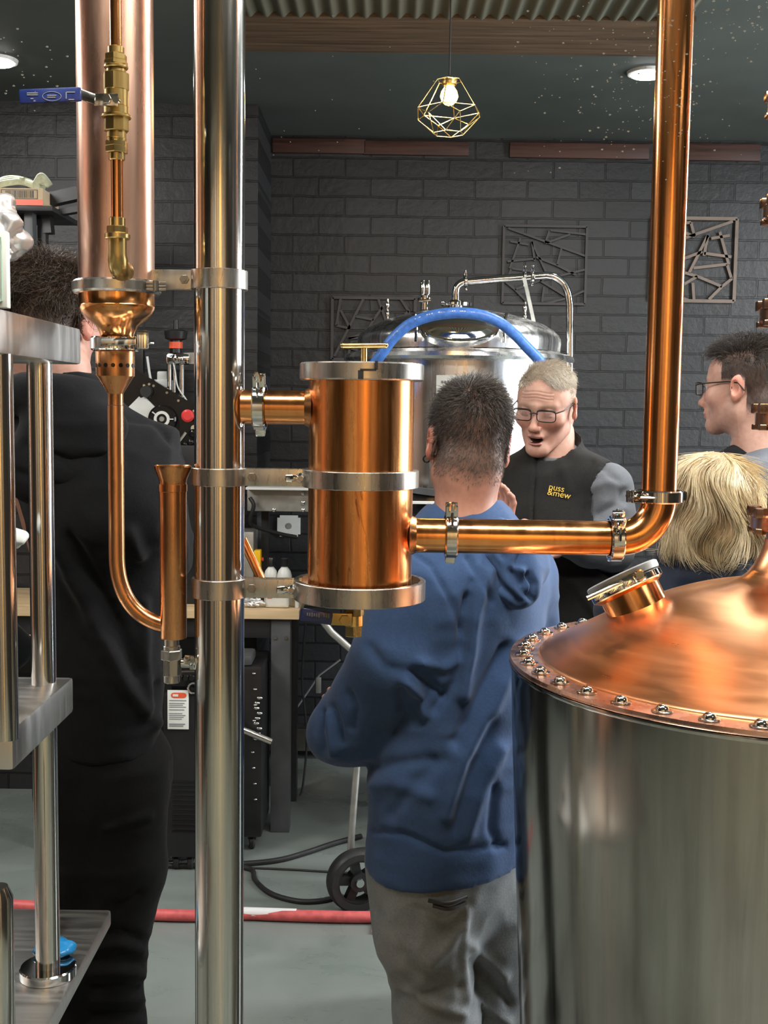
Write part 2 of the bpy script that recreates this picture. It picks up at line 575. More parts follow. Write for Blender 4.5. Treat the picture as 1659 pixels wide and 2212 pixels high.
def text_mesh(body, name, size, mat, parent, loc, R, depth=0.0006, align='CENTER'):
    cu = bpy.data.curves.new(name, 'FONT')
    cu.body = body
    cu.size = size
    cu.extrude = depth
    cu.align_x = align
    cu.align_y = 'CENTER'
    tmp = bpy.data.objects.new(name + '_tmp', cu)
    COL.objects.link(tmp)
    dg = bpy.context.evaluated_depsgraph_get()
    me = bpy.data.meshes.new_from_object(tmp.evaluated_get(dg))
    bpy.data.objects.remove(tmp)
    bpy.data.curves.remove(cu)
    me.name = name
    me.materials.clear()
    me.materials.append(MATS[mat])
    o = bpy.data.objects.new(name, me)
    COL.objects.link(o)
    off = world_loc(parent) if parent is not None else Vector((0, 0, 0))
    o.parent = parent
    o.matrix_local = Matrix.Translation(Vector(loc) - off) @ R.to_4x4()
    return o

# ------------------------------------------------------------------ implicit surfaces
class SDF:
    def __init__(self, lo, hi, h):
        self.lo = np.array(lo, float); self.h = h
        self.n = np.maximum(4, np.ceil((np.array(hi, float) - self.lo) / h).astype(int) + 1)
        self.F = np.full(tuple(self.n), 1.0, np.float32)
        self.ax = [(self.lo[i] + h * np.arange(self.n[i])).astype(np.float32) for i in range(3)]
    def _sl(self, lo, hi, pad):
        s = []
        for i in range(3):
            a = int(np.floor((lo[i] - pad - self.lo[i]) / self.h)); b = int(np.ceil((hi[i] + pad - self.lo[i]) / self.h)) + 1
            a, b = max(0, a), min(self.n[i], b)
            if b <= a: return None
            s.append(slice(a, b))
        return tuple(s)
    def _grid(self, s):
        return np.meshgrid(self.ax[0][s[0]], self.ax[1][s[1]], self.ax[2][s[2]], indexing='ij', sparse=True)
    def _mix(self, s, d, k, sub):
        A = self.F[s]
        if sub:
            d = -d
            if k > 0:
                h = np.clip(0.5 - 0.5 * (d - A) / k, 0, 1) 
                self.F[s] = A * h + d * (1 - h) + k * h * (1 - h)
            else:
                self.F[s] = np.maximum(A, d)
        else:
            if k > 0:
                h = np.clip(0.5 + 0.5 * (d - A) / k, 0, 1)
                self.F[s] = d * (1 - h) + A * h - k * h * (1 - h)
            else:
                self.F[s] = np.minimum(A, d)
    def ell(self, c, r, k=0.02, R=None, sub=False):
        r = np.array(r if hasattr(r, '__len__') else (r, r, r), float)
        m = float(r.max())
        s = self._sl(np.array(c) - m, np.array(c) + m, k + 3 * self.h + 0.012)
        if s is None: return self
        X, Y, Z = self._grid(s)
        x, y, z = X - c[0], Y - c[1], Z - c[2]
        if R is not None:       # columns of R = local axes in world
            R = np.array(R, float)
            x, y, z = (x * R[0][0] + y * R[1][0] + z * R[2][0], x * R[0][1] + y * R[1][1] + z * R[2][1], x * R[0][2] + y * R[1][2] + z * R[2][2])
        k0 = np.sqrt((x / r[0]) ** 2 + (y / r[1]) ** 2 + (z / r[2]) ** 2)
        k1 = np.sqrt((x / r[0] ** 2) ** 2 + (y / r[1] ** 2) ** 2 + (z / r[2] ** 2) ** 2)
        d = k0 * (k0 - 1) / np.maximum(k1, 1e-6)
        self._mix(s, d.astype(np.float32), k, sub)
        return self
    def cap(self, a, b, ra, rb, k=0.02, sq=None, sub=False):
        """tapered capsule; sq=(axis vector, factor): squash along that axis"""
        a, b = np.array(a, float), np.array(b, float)
        m = max(ra, rb) * (max(1.0, 1.0 / (sq[1] if sq else 1.0)) if False else 1.0)
        s = self._sl(np.minimum(a, b) - m, np.maximum(a, b) + m, k + 3 * self.h + 0.012)
        if s is None: return self
        X, Y, Z = self._grid(s)
        x, y, z = X - a[0], Y - a[1], Z - a[2]
        d = b - a
        sc = 1.0
        if sq:
            ax = np.array(sq[0], float); ax /= np.linalg.norm(ax)
            g = 1.0 / sq[1] - 1.0
            t = (x * ax[0] + y * ax[1] + z * ax[2]) * g
            x, y, z = x + t * ax[0], y + t * ax[1], z + t * ax[2]
            d = d + ax * float(d @ ax) * g
            sc = sq[1]
        t = np.clip((x * d[0] + y * d[1] + z * d[2]) / max(1e-9, float(d @ d)), 0, 1)
        q = np.sqrt((x - t * d[0]) ** 2 + (y - t * d[1]) ** 2 + (z - t * d[2]) ** 2) - (ra + (rb - ra) * t)
        self._mix(s, (q * (sc ** 0.5)).astype(np.float32), k, sub)
        return self
    def chain(self, pts, rs, k=0.02, sq=None):
        for i in range(len(pts) - 1):
            self.cap(pts[i], pts[i + 1], rs[i], rs[i + 1], k, sq)
        return self
    def plane_cut(self, p, n):
        """keep the side opposite to n"""
        n = np.array(n, float); n /= np.linalg.norm(n)
        X, Y, Z = np.meshgrid(*self.ax, indexing='ij', sparse=True)
        d = (X - p[0]) * n[0] + (Y - p[1]) * n[1] + (Z - p[2]) * n[2]
        self.F = np.maximum(self.F, d.astype(np.float32))
        return self
    def smooth(self, it=1):
        for _ in range(it):
            G = self.F
            for ax in range(3):
                G = 0.5 * G + 0.25 * (np.roll(G, 1, ax) + np.roll(G, -1, ax))
            self.F = G
        return self
    def mesh(self):
        Fv = self.F
        Fv[0], Fv[-1] = 1, 1
        Fv[:, 0], Fv[:, -1] = 1, 1
        Fv[:, :, 0], Fv[:, :, -1] = 1, 1
        I = Fv < 0
        nx, ny, nz = Fv.shape
        cnt = np.zeros((nx - 1, ny - 1, nz - 1), np.int8)
        for dx in (0, 1):
            for dy in (0, 1):
                for dz in (0, 1):
                    cnt += I[dx:nx - 1 + dx, dy:ny - 1 + dy, dz:nz - 1 + dz]
        act = (cnt > 0) & (cnt < 8)
        ci, cj, ck = np.nonzero(act)
        N = len(ci)
        idx = np.full(act.shape, -1, np.int64)
        idx[ci, cj, ck] = np.arange(N)
        sm = np.zeros((N, 3)); num = np.zeros(N)
        corners = [(a, b, c) for a in (0, 1) for b in (0, 1) for c in (0, 1)]
        for ca in corners:
            for ax in range(3):
                if ca[ax]: continue
                cb = list(ca); cb[ax] = 1
                fa = Fv[ci + ca[0], cj + ca[1], ck + ca[2]]; fb = Fv[ci + cb[0], cj + cb[1], ck + cb[2]]
                mk = (fa < 0) != (fb < 0)
                t = np.where(mk, fa / np.where(mk, fa - fb, 1), 0)
                p = np.tile(np.array(ca, float), (N, 1)); p[:, ax] = t
                sm += np.where(mk[:, None], p, 0); num += mk
        V = (np.stack([ci, cj, ck], 1) + sm / num[:, None]) * self.h + self.lo
        quads = []
        for ax in range(3):
            o1, o2 = [(1, 2), (2, 0), (0, 1)][ax]
            sl0 = [slice(None)] * 3; sl1 = [slice(None)] * 3
            sl0[ax] = slice(0, -1); sl1[ax] = slice(1, None)
            A, B = I[tuple(sl0)], I[tuple(sl1)]
            e = np.nonzero(A != B)
            ins = A[e]
            E = np.stack(e, 1)
            u = np.zeros(3, int); u[o1] = 1
            w_ = np.zeros(3, int); w_[o2] = 1
            q = [E - u - w_, E - w_, E, E - u]
            ok = np.ones(len(E), bool)
            for c in q:
                ok &= (c >= 0).all(1)
            q = [c[ok] for c in q]
            ids = np.stack([idx[c[:, 0], c[:, 1], c[:, 2]] for c in q], 1)
            ids = np.where(ins[ok][:, None], ids, ids[:, ::-1])
            quads.append(ids)
        Q = np.concatenate(quads)
        return V, Q

def vnoise(p, seed=0):
    """smooth value noise in -1..1 for points (N,3)"""
    p = np.asarray(p, float)
    i = np.floor(p).astype(np.int64); f = p - i
    f = f * f * (3 - 2 * f)
    out = np.zeros(len(p))
    for dx in (0, 1):
        for dy in (0, 1):
            for dz in (0, 1):
                h = (i[:, 0] + dx) * 374761393 + (i[:, 1] + dy) * 668265263 + (i[:, 2] + dz) * 2147483647 + seed * 974711
                h = (h ^ (h >> 13)) * 1274126177
                h = (h ^ (h >> 16)) & 0xffff
                wt = (f[:, 0] if dx else 1 - f[:, 0]) * (f[:, 1] if dy else 1 - f[:, 1]) * (f[:, 2] if dz else 1 - f[:, 2])
                out += wt * (h / 32767.5 - 1)
    return out
def seg_dist(V, pts):
    best = np.full(len(V), 1e9)
    for a, b in zip(pts[:-1], pts[1:]):
        a, b = np.array(a, float), np.array(b, float)
        d = b - a
        t = np.clip(((V - a) @ d) / max(1e-12, d @ d), 0, 1)
        best = np.minimum(best, np.linalg.norm(V - a - t[:, None] * d, axis=1))
    return best
def normals_of(V, Q):
    n = np.zeros_like(V)
    fn = np.cross(V[Q[:, 2]] - V[Q[:, 0]], V[Q[:, 3]] - V[Q[:, 1]])
    for k in range(4):
        np.add.at(n, Q[:, k], fn)
    return n / np.maximum(1e-12, np.linalg.norm(n, axis=1))[:, None]
def relax(V, Q, it=2, lam=0.5):
    """taubin-less smoothing of the net"""
    E = np.concatenate([Q[:, [0, 1]], Q[:, [1, 2]], Q[:, [2, 3]], Q[:, [3, 0]]])
    E = np.concatenate([E, E[:, ::-1]])
    deg = np.bincount(E[:, 0], minlength=len(V)).astype(float)
    for _ in range(it):
        s = np.stack([np.bincount(E[:, 0], V[E[:, 1], i], minlength=len(V)) for i in range(3)], 1)
        V = V * (1 - lam) + lam * s / np.maximum(1, deg)[:, None]
    return V
def np_obj(name, V, Q, mat, parent=None, col=None, smooth=180):
    off = np.array(world_loc(parent)) if parent is not None else np.zeros(3)
    me = bpy.data.meshes.new(name)
    V = np.asarray(V, float) - off
    Q = np.asarray(Q)
    me.vertices.add(len(V))
    me.vertices.foreach_set('co', V.astype(np.float32).ravel())
    nl = Q.size; k = Q.shape[1]
    me.loops.add(nl)
    me.loops.foreach_set('vertex_index', Q.astype(np.int32).ravel())
    me.polygons.add(len(Q))
    me.polygons.foreach_set('loop_start', np.arange(0, nl, k, dtype=np.int32))
    me.polygons.foreach_set('loop_total', np.full(len(Q), k, np.int32))
    me.update(calc_edges=True)
    me.polygons.foreach_set('use_smooth', np.ones(len(Q), bool))
    if col is not None:
        a = me.attributes.new('Col', 'FLOAT_COLOR', 'POINT')
        c = np.ones((len(V), 4), np.float32); c[:, :3] = col
        a.data.foreach_set('color', c.ravel())
    me.validate()
    me.update()
    me.materials.append(MATS[mat])
    o = bpy.data.objects.new(name, me)
    COL.objects.link(o)
    if parent is not None:
        o.parent = parent
        WLOC[o.name] = Vector(off)
    return o
def join_np(parts):
    """[(V,Q,C)] -> one (V,Q,C)"""
    n = 0; Vs, Qs, Cs = [], [], []
    for V, Q, C in parts:
        Vs.append(V); Qs.append(Q + n); Cs.append(C); n += len(V)
    return np.concatenate(Vs), np.concatenate(Qs), np.concatenate(Cs)

# strands: each a tapering three-sided tube
def strands(roots, dirs_fn, lens, rad, nseg, cols, tip=0.25):
    """roots (N,3); dirs_fn(step t, P, D)->D; returns V,Q(quads),C"""
    N = len(roots)
    Pp = roots.copy()
    rings, cols_all = [], []
    D = dirs_fn(0.0, Pp, None)
    for s in range(nseg + 1):
        t = s / nseg
        a = np.tile(np.array([0.31, 0.55, 0.77]), (N, 1))
        u = np.cross(D, a); u /= np.maximum(1e-9, np.linalg.norm(u, axis=1))[:, None]
        w_ = np.cross(D, u)
        r = (rad * (1 - (1 - tip) * t))
        r = r[:, None] if hasattr(r, '__len__') else r
        ring = [Pp + (u * math.cos(th) + w_ * math.sin(th)) * r for th in (0, 2.094, 4.189)]
        rings.append(np.stack(ring, 1))
        if s < nseg:
            Pp = Pp + D * (lens / nseg)[:, None]
            D = dirs_fn((s + 1) / nseg, Pp, D)
            D = D / np.maximum(1e-9, np.linalg.norm(D, axis=1))[:, None]
    A = np.stack(rings, 1)           # N, nseg+1, 3, 3
    V = A.reshape(-1, 3)
    base = (np.arange(N) * (nseg + 1) * 3)[:, None]
    q = []
    for s in range(nseg):
        for k in range(3):
            j = (k + 1) % 3
            q.append(np.stack([base[:, 0] + s * 3 + k, base[:, 0] + s * 3 + j, base[:, 0] + (s + 1) * 3 + j, base[:, 0] + (s + 1) * 3 + k], 1))
    Q = np.concatenate(q)
    C = np.repeat(cols, (nseg + 1) * 3, axis=0)
    return V, Q, C
# ================================================================== setting
ZC = 2.91
YB, YL, XC = 5.45, 4.90, -0.54
def slab(name, c, size, mat, label, cat='wall', kind='structure'):
    o = MB().box(c, size).build(name, mat, None, smooth=0)
    return structure(o, label, cat)
slab('floor', (0, 1.1, -0.05), (7.0, 9.2, 0.1), 'floor_epoxy', 'grey green scuffed epoxy floor of the distillery', 'floor')
slab('ceiling', (0, 1.1, ZC + 0.05), (7.0, 9.2, 0.1), 'ceiling_green', 'dark green painted ceiling above the distillery', 'ceiling')
slab('wall_back', (1.45, YB + 0.06, ZC / 2), (4.02, 0.12, ZC), 'brick_back', 'black painted brick wall behind the steel fermenter tank')
slab('wall_back_left', ((-3.4 + XC) / 2, YL + 0.33, ZC / 2), (XC + 3.4, 0.66, ZC), 'brick_left', 'black painted brick wall standing forward behind the workbench')
slab('wall_right', (3.46, 1.1, ZC / 2), (0.12, 8.9, ZC), 'brick_left', 'dark brick side wall out of sight past the pot still')
slab('wall_left', (-3.46, 1.1, ZC / 2), (0.12, 8.9, ZC), 'brick_left', 'dark brick side wall out of sight past the steel rack')
# unseen bar wall behind the viewer, with panels added for contrast in metal reflections
mb = MB()
mb.box((0, -3.3, ZC / 2), (7.0, 0.1, ZC))
structure(mb.build('wall_rear', 'bar_plaster', None, 0), 'plastered bar wall behind the viewer', 'wall')
for i, (x, wd, mt) in enumerate(((-3.0, 0.5, 'bar_timber'), (-2.3, 0.3, 'timber_beam'), (-1.6, 0.55, 'black_metal'), (-0.95, 0.2, 'bar_timber'), (-0.55, 0.30, 'timber_beam'), (-0.05, 0.12, 'bar_timber'),
                                  (0.28, 0.28, 'black_metal'), (0.75, 0.42, 'bar_gold'), (1.15, 0.30, 'timber_beam'), (1.75, 0.5, 'black_metal'), (2.4, 0.2, 'timber_beam'), (3.0, 0.5, 'bar_timber'))):
    o = MB().box((x, -3.19, ZC / 2), (wd, 0.12, ZC)).build('trim_%d' % (i + 10), mt, None, 0)
    structure(o, 'panel on the bar wall behind the viewer', 'trim')
for i, (y, wd, mt) in enumerate(((0.7, 0.4, 'timber_beam'), (1.55, 0.35, 'bar_copper'), (2.05, 0.3, 'bar_plaster'), (2.6, 0.5, 'timber_beam'))):  # invented panels, out of view, to colour the steel reflections
    o = MB().box((-3.37, y, ZC / 2), (0.06, wd, ZC)).build('trim_%d' % (i + 30), mt, None, 0)
    structure(o, 'upright panel on the side wall past the steel rack', 'trim')
# ceiling beam, corrugated sheet, timber battens: window reflections built as objects
o = MB().box((0.22, 3.945, ZC - 0.008), (1.48, 0.37, 0.016)).build('trim_1', 'timber_beam', None, 0)
structure(o, 'wide brown timber board fixed flat under the ceiling above the pendant lamp', 'beam')
vs, fs = [], []
nx = 240
for i in range(nx + 1):
    x = -0.52 + 1.46 * i / nx
    z = ZC - 0.012 + 0.009 * math.cos(x * 2 * math.pi / 0.052)
    vs += [(x, 2.7, z), (x, 3.76, z), (x, 2.7, z + 0.003), (x, 3.76, z + 0.003)]
for i in range(nx):
    a, b = i * 4, i * 4 + 4
    fs += [(a, a + 1, b + 1, b), (a + 2, b + 2, b + 3, a + 3), (a, b, b + 2, a + 2), (a + 1, a + 3, b + 3, b + 1)]
structure(MB().add(vs, fs).build('trim_2', 'corrugated', None, 60), 'olive corrugated metal sheet lining the ceiling in front of the timber board', 'ceiling')
for n, (x0, x1, y0, y1) in enumerate([(590, 790, 303, 332), (786, 1012, 308, 336), (1100, 1400, 312, 343), (1480, 1640, 314, 348)]):
    p0, p1 = P(x0, (y0 + y1) / 2, YB), P(x1, (y0 + y1) / 2, YB)
    hgt = S(y1 - y0, YB)
    c = (p0 + p1) / 2
    o = MB().box((c.x, YB - 0.012, c.z), ((p1 - p0).length, 0.024, hgt), None, 0.003).build('trim_%d' % (n + 3), 'timber_red', None, 30)
    structure(o, ['red brown timber batten at the wall top near the inner corner', 'red brown timber batten at the wall top below the pendant lamp', 'red brown timber batten at the wall top near the bright downlight', 'red brown timber batten at the wall top past the copper riser pipe'][n], 'batten')
# pale skirting ledge under the bench
p0, p1 = P(556, 1688, YB), P(800, 1690, YB)
o = MB().box(((p0.x + p1.x) / 2, YB - 0.05, 0.10), (p1.x - p0.x, 0.10, 0.11), None, 0.01).build('baseboard_back', 'steel_dark', None, 30)
structure(o, 'brushed metal skirting channel along the wall behind the hand truck', 'baseboard')

# window between bar and distillery, seen through
o = MB().box((0, 1.0, 1.55), (3.4, 0.006, 2.6)).build('window_1', 'clear_glazing', None, 0)
structure(o, 'clear viewing window between the bar and the distillery', 'window')

# dried water specks on that window
mb = MB()
r2 = random.Random(3)
def speck(px, py, r):
    p = P(px, py, 1.006)
    a = r2.uniform(0, 3.14)
    s = [(math.cos(t + a) * r * (1.5 if k % 2 else 0.9), math.sin(t + a) * r * 0.8) for k, t in enumerate([i * math.pi / 3 for i in range(6)])]
    mb.prism([(p.x + u, p.y, p.z + v) for u, v in s], 0.0006, (0, 1, 0))
n = 0
while n < 230:
    px = 1370 + r2.gauss(0, 120); py = 190 + r2.gauss(0, 120)
    if px > 1659 or py < 2 or py > 400: continue
    if 1240 < px < 1660 and py > 340 and r2.random() > 0.15: continue
    speck(px, py, r2.choice([0.0003, 0.0004, 0.0005, 0.0006, 0.0009])); n += 1
for _ in range(60):
    speck(1620 + r2.gauss(0, 60), 40 + r2.gauss(0, 45), r2.choice([0.0004, 0.0007, 0.0010]))
for _ in range(30):
    speck(60 + r2.gauss(0, 45), 130 + r2.gauss(0, 60), r2.choice([0.0004, 0.0006, 0.0009]))
for _ in range(20):
    speck(560 + r2.uniform(-30, 700), r2.uniform(5, 340), 0.0004)
o = mb.build('water_specks', 'tape_white', None, 0)
tag(o, 'scatter of dried water specks on the viewing window glass', 'specks', kind='stuff')

# ------------------------------------------------------------------ lattice panels: reflections in the window glass, built as objects on the brick
def lattice(label, x0, x1, y0, y1, segs, mat, Y=YB - 0.012, wpx=7):
    p0, p1 = P(x0, y1, Y), P(x1, y0, Y)
    t = thing('lattice_panel', label, 'wall panel', ((p0.x + p1.x) / 2, Y + 0.012, (p0.z + p1.z) / 2), 'cut-out lattice panels on the brick wall')
    W = S(wpx, Y)
    fr = MB()
    a, b, c, d = (p0.x, p0.z), (p1.x, p0.z), (p1.x, p1.z), (p0.x, p1.z)
    for q, r in ((a, b), (b, c), (c, d), (d, a)):
        fr.bar((q[0], Y, q[1]), (r[0], Y, r[1]), W, 0.012, up=(0, 1, 0))
    fr.build('frame', mat, t, 0)
    g = MB()
    for u0, v0, u1, v1 in segs:
        f = lambda u, v: (p0.x + (p1.x - p0.x) * u, Y + 0.001, p1.z + (p0.z - p1.z) * v)
        g.bar(f(u0, v0), f(u1, v1), W * 0.85, 0.010, up=(0, 1, 0))
    g.build('lattice', mat, t, 0)
SEG = [(0, .1, .45, .05), (.45, .05, .5, .22), (0, .38, .95, .03), (.5, .22, .2, .1), (.66, .2, .45, .66), (.66, .2, .62, .45), (.8, .16, .92, .55), (.92, .2, .7, .24), (.62, .42, .95, .46),
       (.0, .55, .55, .7), (.55, .7, .85, .82), (.5, .6, .9, .55), (.9, .55, .96, .72), (.55, .7, .2, .92), (.2, .92, .0, .82), (.85, .82, .7, .98), (.5, .78, .52, .98), (.3, .28, .35, .5), (.35, .5, .12, .62), (.35, .5, .6, .4), (.2, .92, .45, .99), (.85, .82, .97, .72)]
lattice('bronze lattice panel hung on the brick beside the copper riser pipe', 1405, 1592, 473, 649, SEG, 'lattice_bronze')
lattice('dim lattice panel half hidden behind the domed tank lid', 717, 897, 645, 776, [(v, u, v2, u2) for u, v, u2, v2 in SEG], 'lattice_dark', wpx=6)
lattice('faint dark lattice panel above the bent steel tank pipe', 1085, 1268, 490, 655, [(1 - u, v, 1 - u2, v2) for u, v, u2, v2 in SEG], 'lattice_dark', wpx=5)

# ------------------------------------------------------------------ pendant lamp: a reflection in the window glass, built as a lamp indoors
Yp = 3.3
c = P(971, 165, Yp)
t = thing('pendant_lamp', 'lit pendant lamp with geometric wire cage and glowing bulb hanging from ceiling', 'lamp', (c.x, c.y, c.z))
z = lambda py: P(971, py, Yp).z
MB().tube([(c.x, c.y, z(168)), (c.x, c.y, ZC)], 0.0022, 8).build('cord', 'black_rubber', t)
MB().lathe((c.x, c.y, z(186)), (0, 0, 1), [(0, 0.017), (0.004, 0.021), (z(172) - z(186), 0.021), (z(168) - z(186), 0.012), (z(164) - z(186), 0.005)], 24).build('socket', 'brass_dull', t)
cage = MB()
def ringpts(py, rpx, n, a):
    r = S(rpx, Yp)
    return [Vector((c.x + r * math.cos(a + 2 * math.pi * k / n), c.y + r * math.sin(a + 2 * math.pi * k / n), z(py))) for k in range(n)]
A = ringpts(174, 27, 6, 0.3); B = ringpts(238, 69, 6, 0.3); Cc = ringpts(256, 66, 6, 0.3 + math.pi / 6); D = ringpts(289, 33, 6, 0.3)
def wire(a, b): cage.tube([a, b], 0.0014, 6)
for k in range(6):
    j = (k + 1) % 6
    wire(A[k], A[j]); wire(A[k], B[k]); wire(B[k], B[j]); wire(B[k], Cc[k]); wire(B[j], Cc[k]); wire(Cc[k], D[k]); wire(Cc[k], D[j]); wire(D[k], D[j])
cage.build('wire_cage', 'brass', t)
MB().lathe((c.x, c.y, z(224)), (0, 0, 1), [(-0.006, 0.0005), (-0.002, 0.012), (0.007, 0.021), (0.019, 0.0255), (0.033, 0.022), (0.046, 0.013), (0.052, 0.011)], 24).build('bulb', 'bulb_glow', t)
ld = bpy.data.lights.new('pendant_glow', 'POINT'); ld.energy = 5; ld.color = (1, 0.62, 0.25); ld.shadow_soft_size = 0.03
o = bpy.data.objects.new('pendant_glow', ld); COL.objects.link(o); o.location = (c.x, c.y, z(232))

# ------------------------------------------------------------------ downlights
def downlight(px, py, label, power):
    e = math.atan((1106 - py) / F) - math.radians(PITCH)
    Y = (ZC - CAMZ) / math.tan(e)
    for _ in range(5):
        q = P(px, py, Y); Y *= (ZC - CAMZ) / (q.z - CAMZ)
    q = P(px, py, Y)
    t = thing('downlight', label, 'ceiling light', (q.x, q.y, ZC), 'ceiling downlights')
    MB().lathe((q.x, q.y, ZC - 0.012), (0, 0, 1), [(0, 0.062), (0.002, 0.074), (0.012, 0.077)], 32).build('bezel', 'white_plastic', t)
    MB().lathe((q.x, q.y, ZC - 0.016), (0, 0, 1), [(0, 0.058), (0.006, 0.060)], 32).build('lens', 'downlight_glow', t)
    ld = bpy.data.lights.new('downlight_beam', 'SPOT'); ld.energy = power; ld.spot_size = math.radians(110); ld.spot_blend = 0.8; ld.shadow_soft_size = 0.06
    o = bpy.data.objects.new('downlight_beam', ld); COL.objects.link(o); o.location = (q.x, q.y, ZC - 0.03)
downlight(1400, 155, 'bright round downlight on the ceiling beside the copper riser pipe', 75)
downlight(-8, 128, 'downlight at the ceiling edge past the blue valve lever', 30)
# ================================================================== the still in front
Y0 = 1.66
s0 = Y0 / F
UP = Vector((0, 0, 1))
def triclamp(mb, c, axis, r, wing, wid=0.018, wl=0.030):
    """hinged sanitary clamp: two half rings, hinge lugs, bolt with wing nut (all in mb)"""
    c = Vector(c); ax = Vector(axis).normalized(); wd = Vector(wing)
    wd = (wd - ax * wd.dot(ax)).normalized()
    sd = ax.cross(wd)
    mb.lathe(c - ax * wid / 2, ax, [(0, r * 0.86), (0, r - 0.002), (0.002, r), (wid - 0.002, r), (wid, r - 0.002), (wid, r * 0.86), (0, r * 0.86)], 40, cap=False)
    for sgn in (-1, 1):
        mb.bar(c + wd * (r - 0.004) + sd * sgn * 0.007, c + wd * (r + 0.014) + sd * sgn * 0.007, 0.006, wid * 0.95, up=ax, bev=0.0015)
    mb.bar(c - wd * (r - 0.004), c - wd * (r + 0.009), 0.014, wid * 0.8, up=ax, bev=0.003)
    b0 = c + wd * (r + 0.008) - sd * 0.016
    mb.tube([b0, b0 + sd * 0.034], 0.0028, 10)
    e = b0 + sd * 0.030
    mb.lathe(e - sd * 0.004, sd, [(0, 0.0055), (0.010, 0.0045)], 14)
    for sgn in (-1, 1):
        q = e + sd * 0.003
        mb.tube([q + wd * 0.002 * sgn, q + wd * sgn * wl * 0.45 + sd * 0.006, q + wd * sgn * wl * 0.6 + sd * 0.012], 0.004, 8, rs=[0.0045, 0.0042, 0.0025], flat=0.6)
def wingnut(mb, c, axis, L_=0.022):
    c = Vector(c); ax = Vector(axis).normalized()
    t = Vector((1, 0, 0)) if abs(ax.x) < 0.8 else Vector((0, 0, 1))
    t = (t - ax * t.dot(ax)).normalized()
    mb.lathe(c, ax, [(0, 0.0075), (0.006, 0.0075), (0.010, 0.005), (0.013, 0.004)], 16)
    for sgn in (-1, 1):
        mb.tube([c + ax * 0.006 + t * sgn * 0.004, c + ax * 0.010 + t * sgn * L_ * 0.5, c + ax * 0.013 + t * sgn * L_ * 0.8], 0.005, 10, rs=[0.004, 0.0058, 0.0045], flat=0.5, up=ax)

# ------------------------------------------------------------------ steel support pole with brackets
cp = P(474, 1106, Y0)
px_, py_ = cp.x, cp.y
rp = 54 * s0
zz = lambda y: P(474, y, Y0).z
pole = thing('support_pole', 'tall polished stainless pole carrying the copper still vessels on clamp brackets', 'pole', (px_, py_, 0))
MB().lathe((px_, py_, 0.012), UP, [(0, rp), (2.86, rp)], 64).build('tube', 'steel', pole)
MB().lathe((px_, py_, 0), UP, [(0, 0.11), (0.009, 0.11), (0.012, 0.10)], 48).build('base_flange', 'steel_brushed', pole)
ccol = P(252, 600, Y0); rc = 79.5 * s0
cvx = P(779, 1050, Y0); rv = 113 * s0
def bracket(y, h, target, rt, tight, wing):
    zc = zz(y)
    a, b = Vector((px_, py_, zc)), Vector((target.x, target.y, zc))
    d = (b - a).normalized()
    side = Vector((0, -1, 0))
    mb = MB()
    H = h * s0
    mb.ring(a, UP, H, rp + 0.0042, rp + 0.0006, 64, 0.0008)
    if tight:
        mb.ring(b, UP, H, rt + 0.0085, rt + 0.0008, 64, 0.001)
    # twin straps
    for sg in (-1, 1):
        off = side * sg * 0.006
        mb.bar(a + d * (rp - 0.001) + off, b - d * (rt - 0.004) + off, 0.004, H, up=UP, bev=0.0008)
    ob = mb.build('bracket', 'steel_brushed', pole)
    sc = MB()
    q = a + d * (rp + 0.012) + side * 0.009
    sc.hexnut(q, side, 0.0068, 0.006)
    sc.tube([q + side * 0.002, q + side * 0.006], 0.0035, 12)
    sc.build('bolt', 'steel_dark', ob)
    if wing:
        wn = MB()
        wingnut(wn, b - d * (rt + 0.010) + side * 0.010, side, 0.026)
        wn.build('wing_nut', 'chrome', ob)
bracket(606, 41, Vector((ccol.x, ccol.y, 0)), rc, False, False)
bracket(1029, 38, cvx, rv, True, True)
bracket(1268, 42, cvx, rv + 0.012, True, True)

# ------------------------------------------------------------------ copper condenser column
cx, cy = ccol.x, ccol.y
zc_ = lambda y: P(252, y, Y0).z
col = thing('condenser_column', 'wide pale copper column with clamped reducer cone and perforated cup below', 'still column', (cx, cy, zc_(880)))
MB().lathe((cx, cy, zc_(612)), UP, [(0, rc), (ZC - 0.1 - zc_(612), rc)], 72).build('tube', 'copper_pale', col)
mb = MB(); mb.ring((cx, cy, zc_(622)), UP, 27 * s0, 93 * s0, rc * 0.9, 72, 0.003); mb.build('flange_clamp', 'steel_brushed', col)
mb = MB()
hx = cx + 78 * s0
for k in range(3):
    mb.bar((hx - 0.002, cy - 0.040, zc_(616 + 7 * k)), (hx + 0.024, cy - 0.034, zc_(616 + 7 * k)), 0.010, 0.004, up=UP, bev=0.001)
mb.tube([(hx + 0.012, cy - 0.043, zc_(634)), (hx + 0.012, cy - 0.043, zc_(612))], 0.004, 10)
mb.build('clamp_hinge', 'steel_dark', col)
zb = zc_(745)
pf = [(745, 34), (722, 36), (705, 44), (692, 62), (678, 74), (668, 79), (662, 80), (660, 79), (640, 79.5), (630, 80)]
MB().lathe((cx, cy, 0), UP, [(zc_(y), r * s0) for y, r in pf], 72).build('reducer_bowl', 'copper', col)
mb = MB(); triclamp(mb, (cx - 0.003, cy, zc_(743)), UP, 52 * s0, (1, -1.2, 0), 0.019, 0.03)
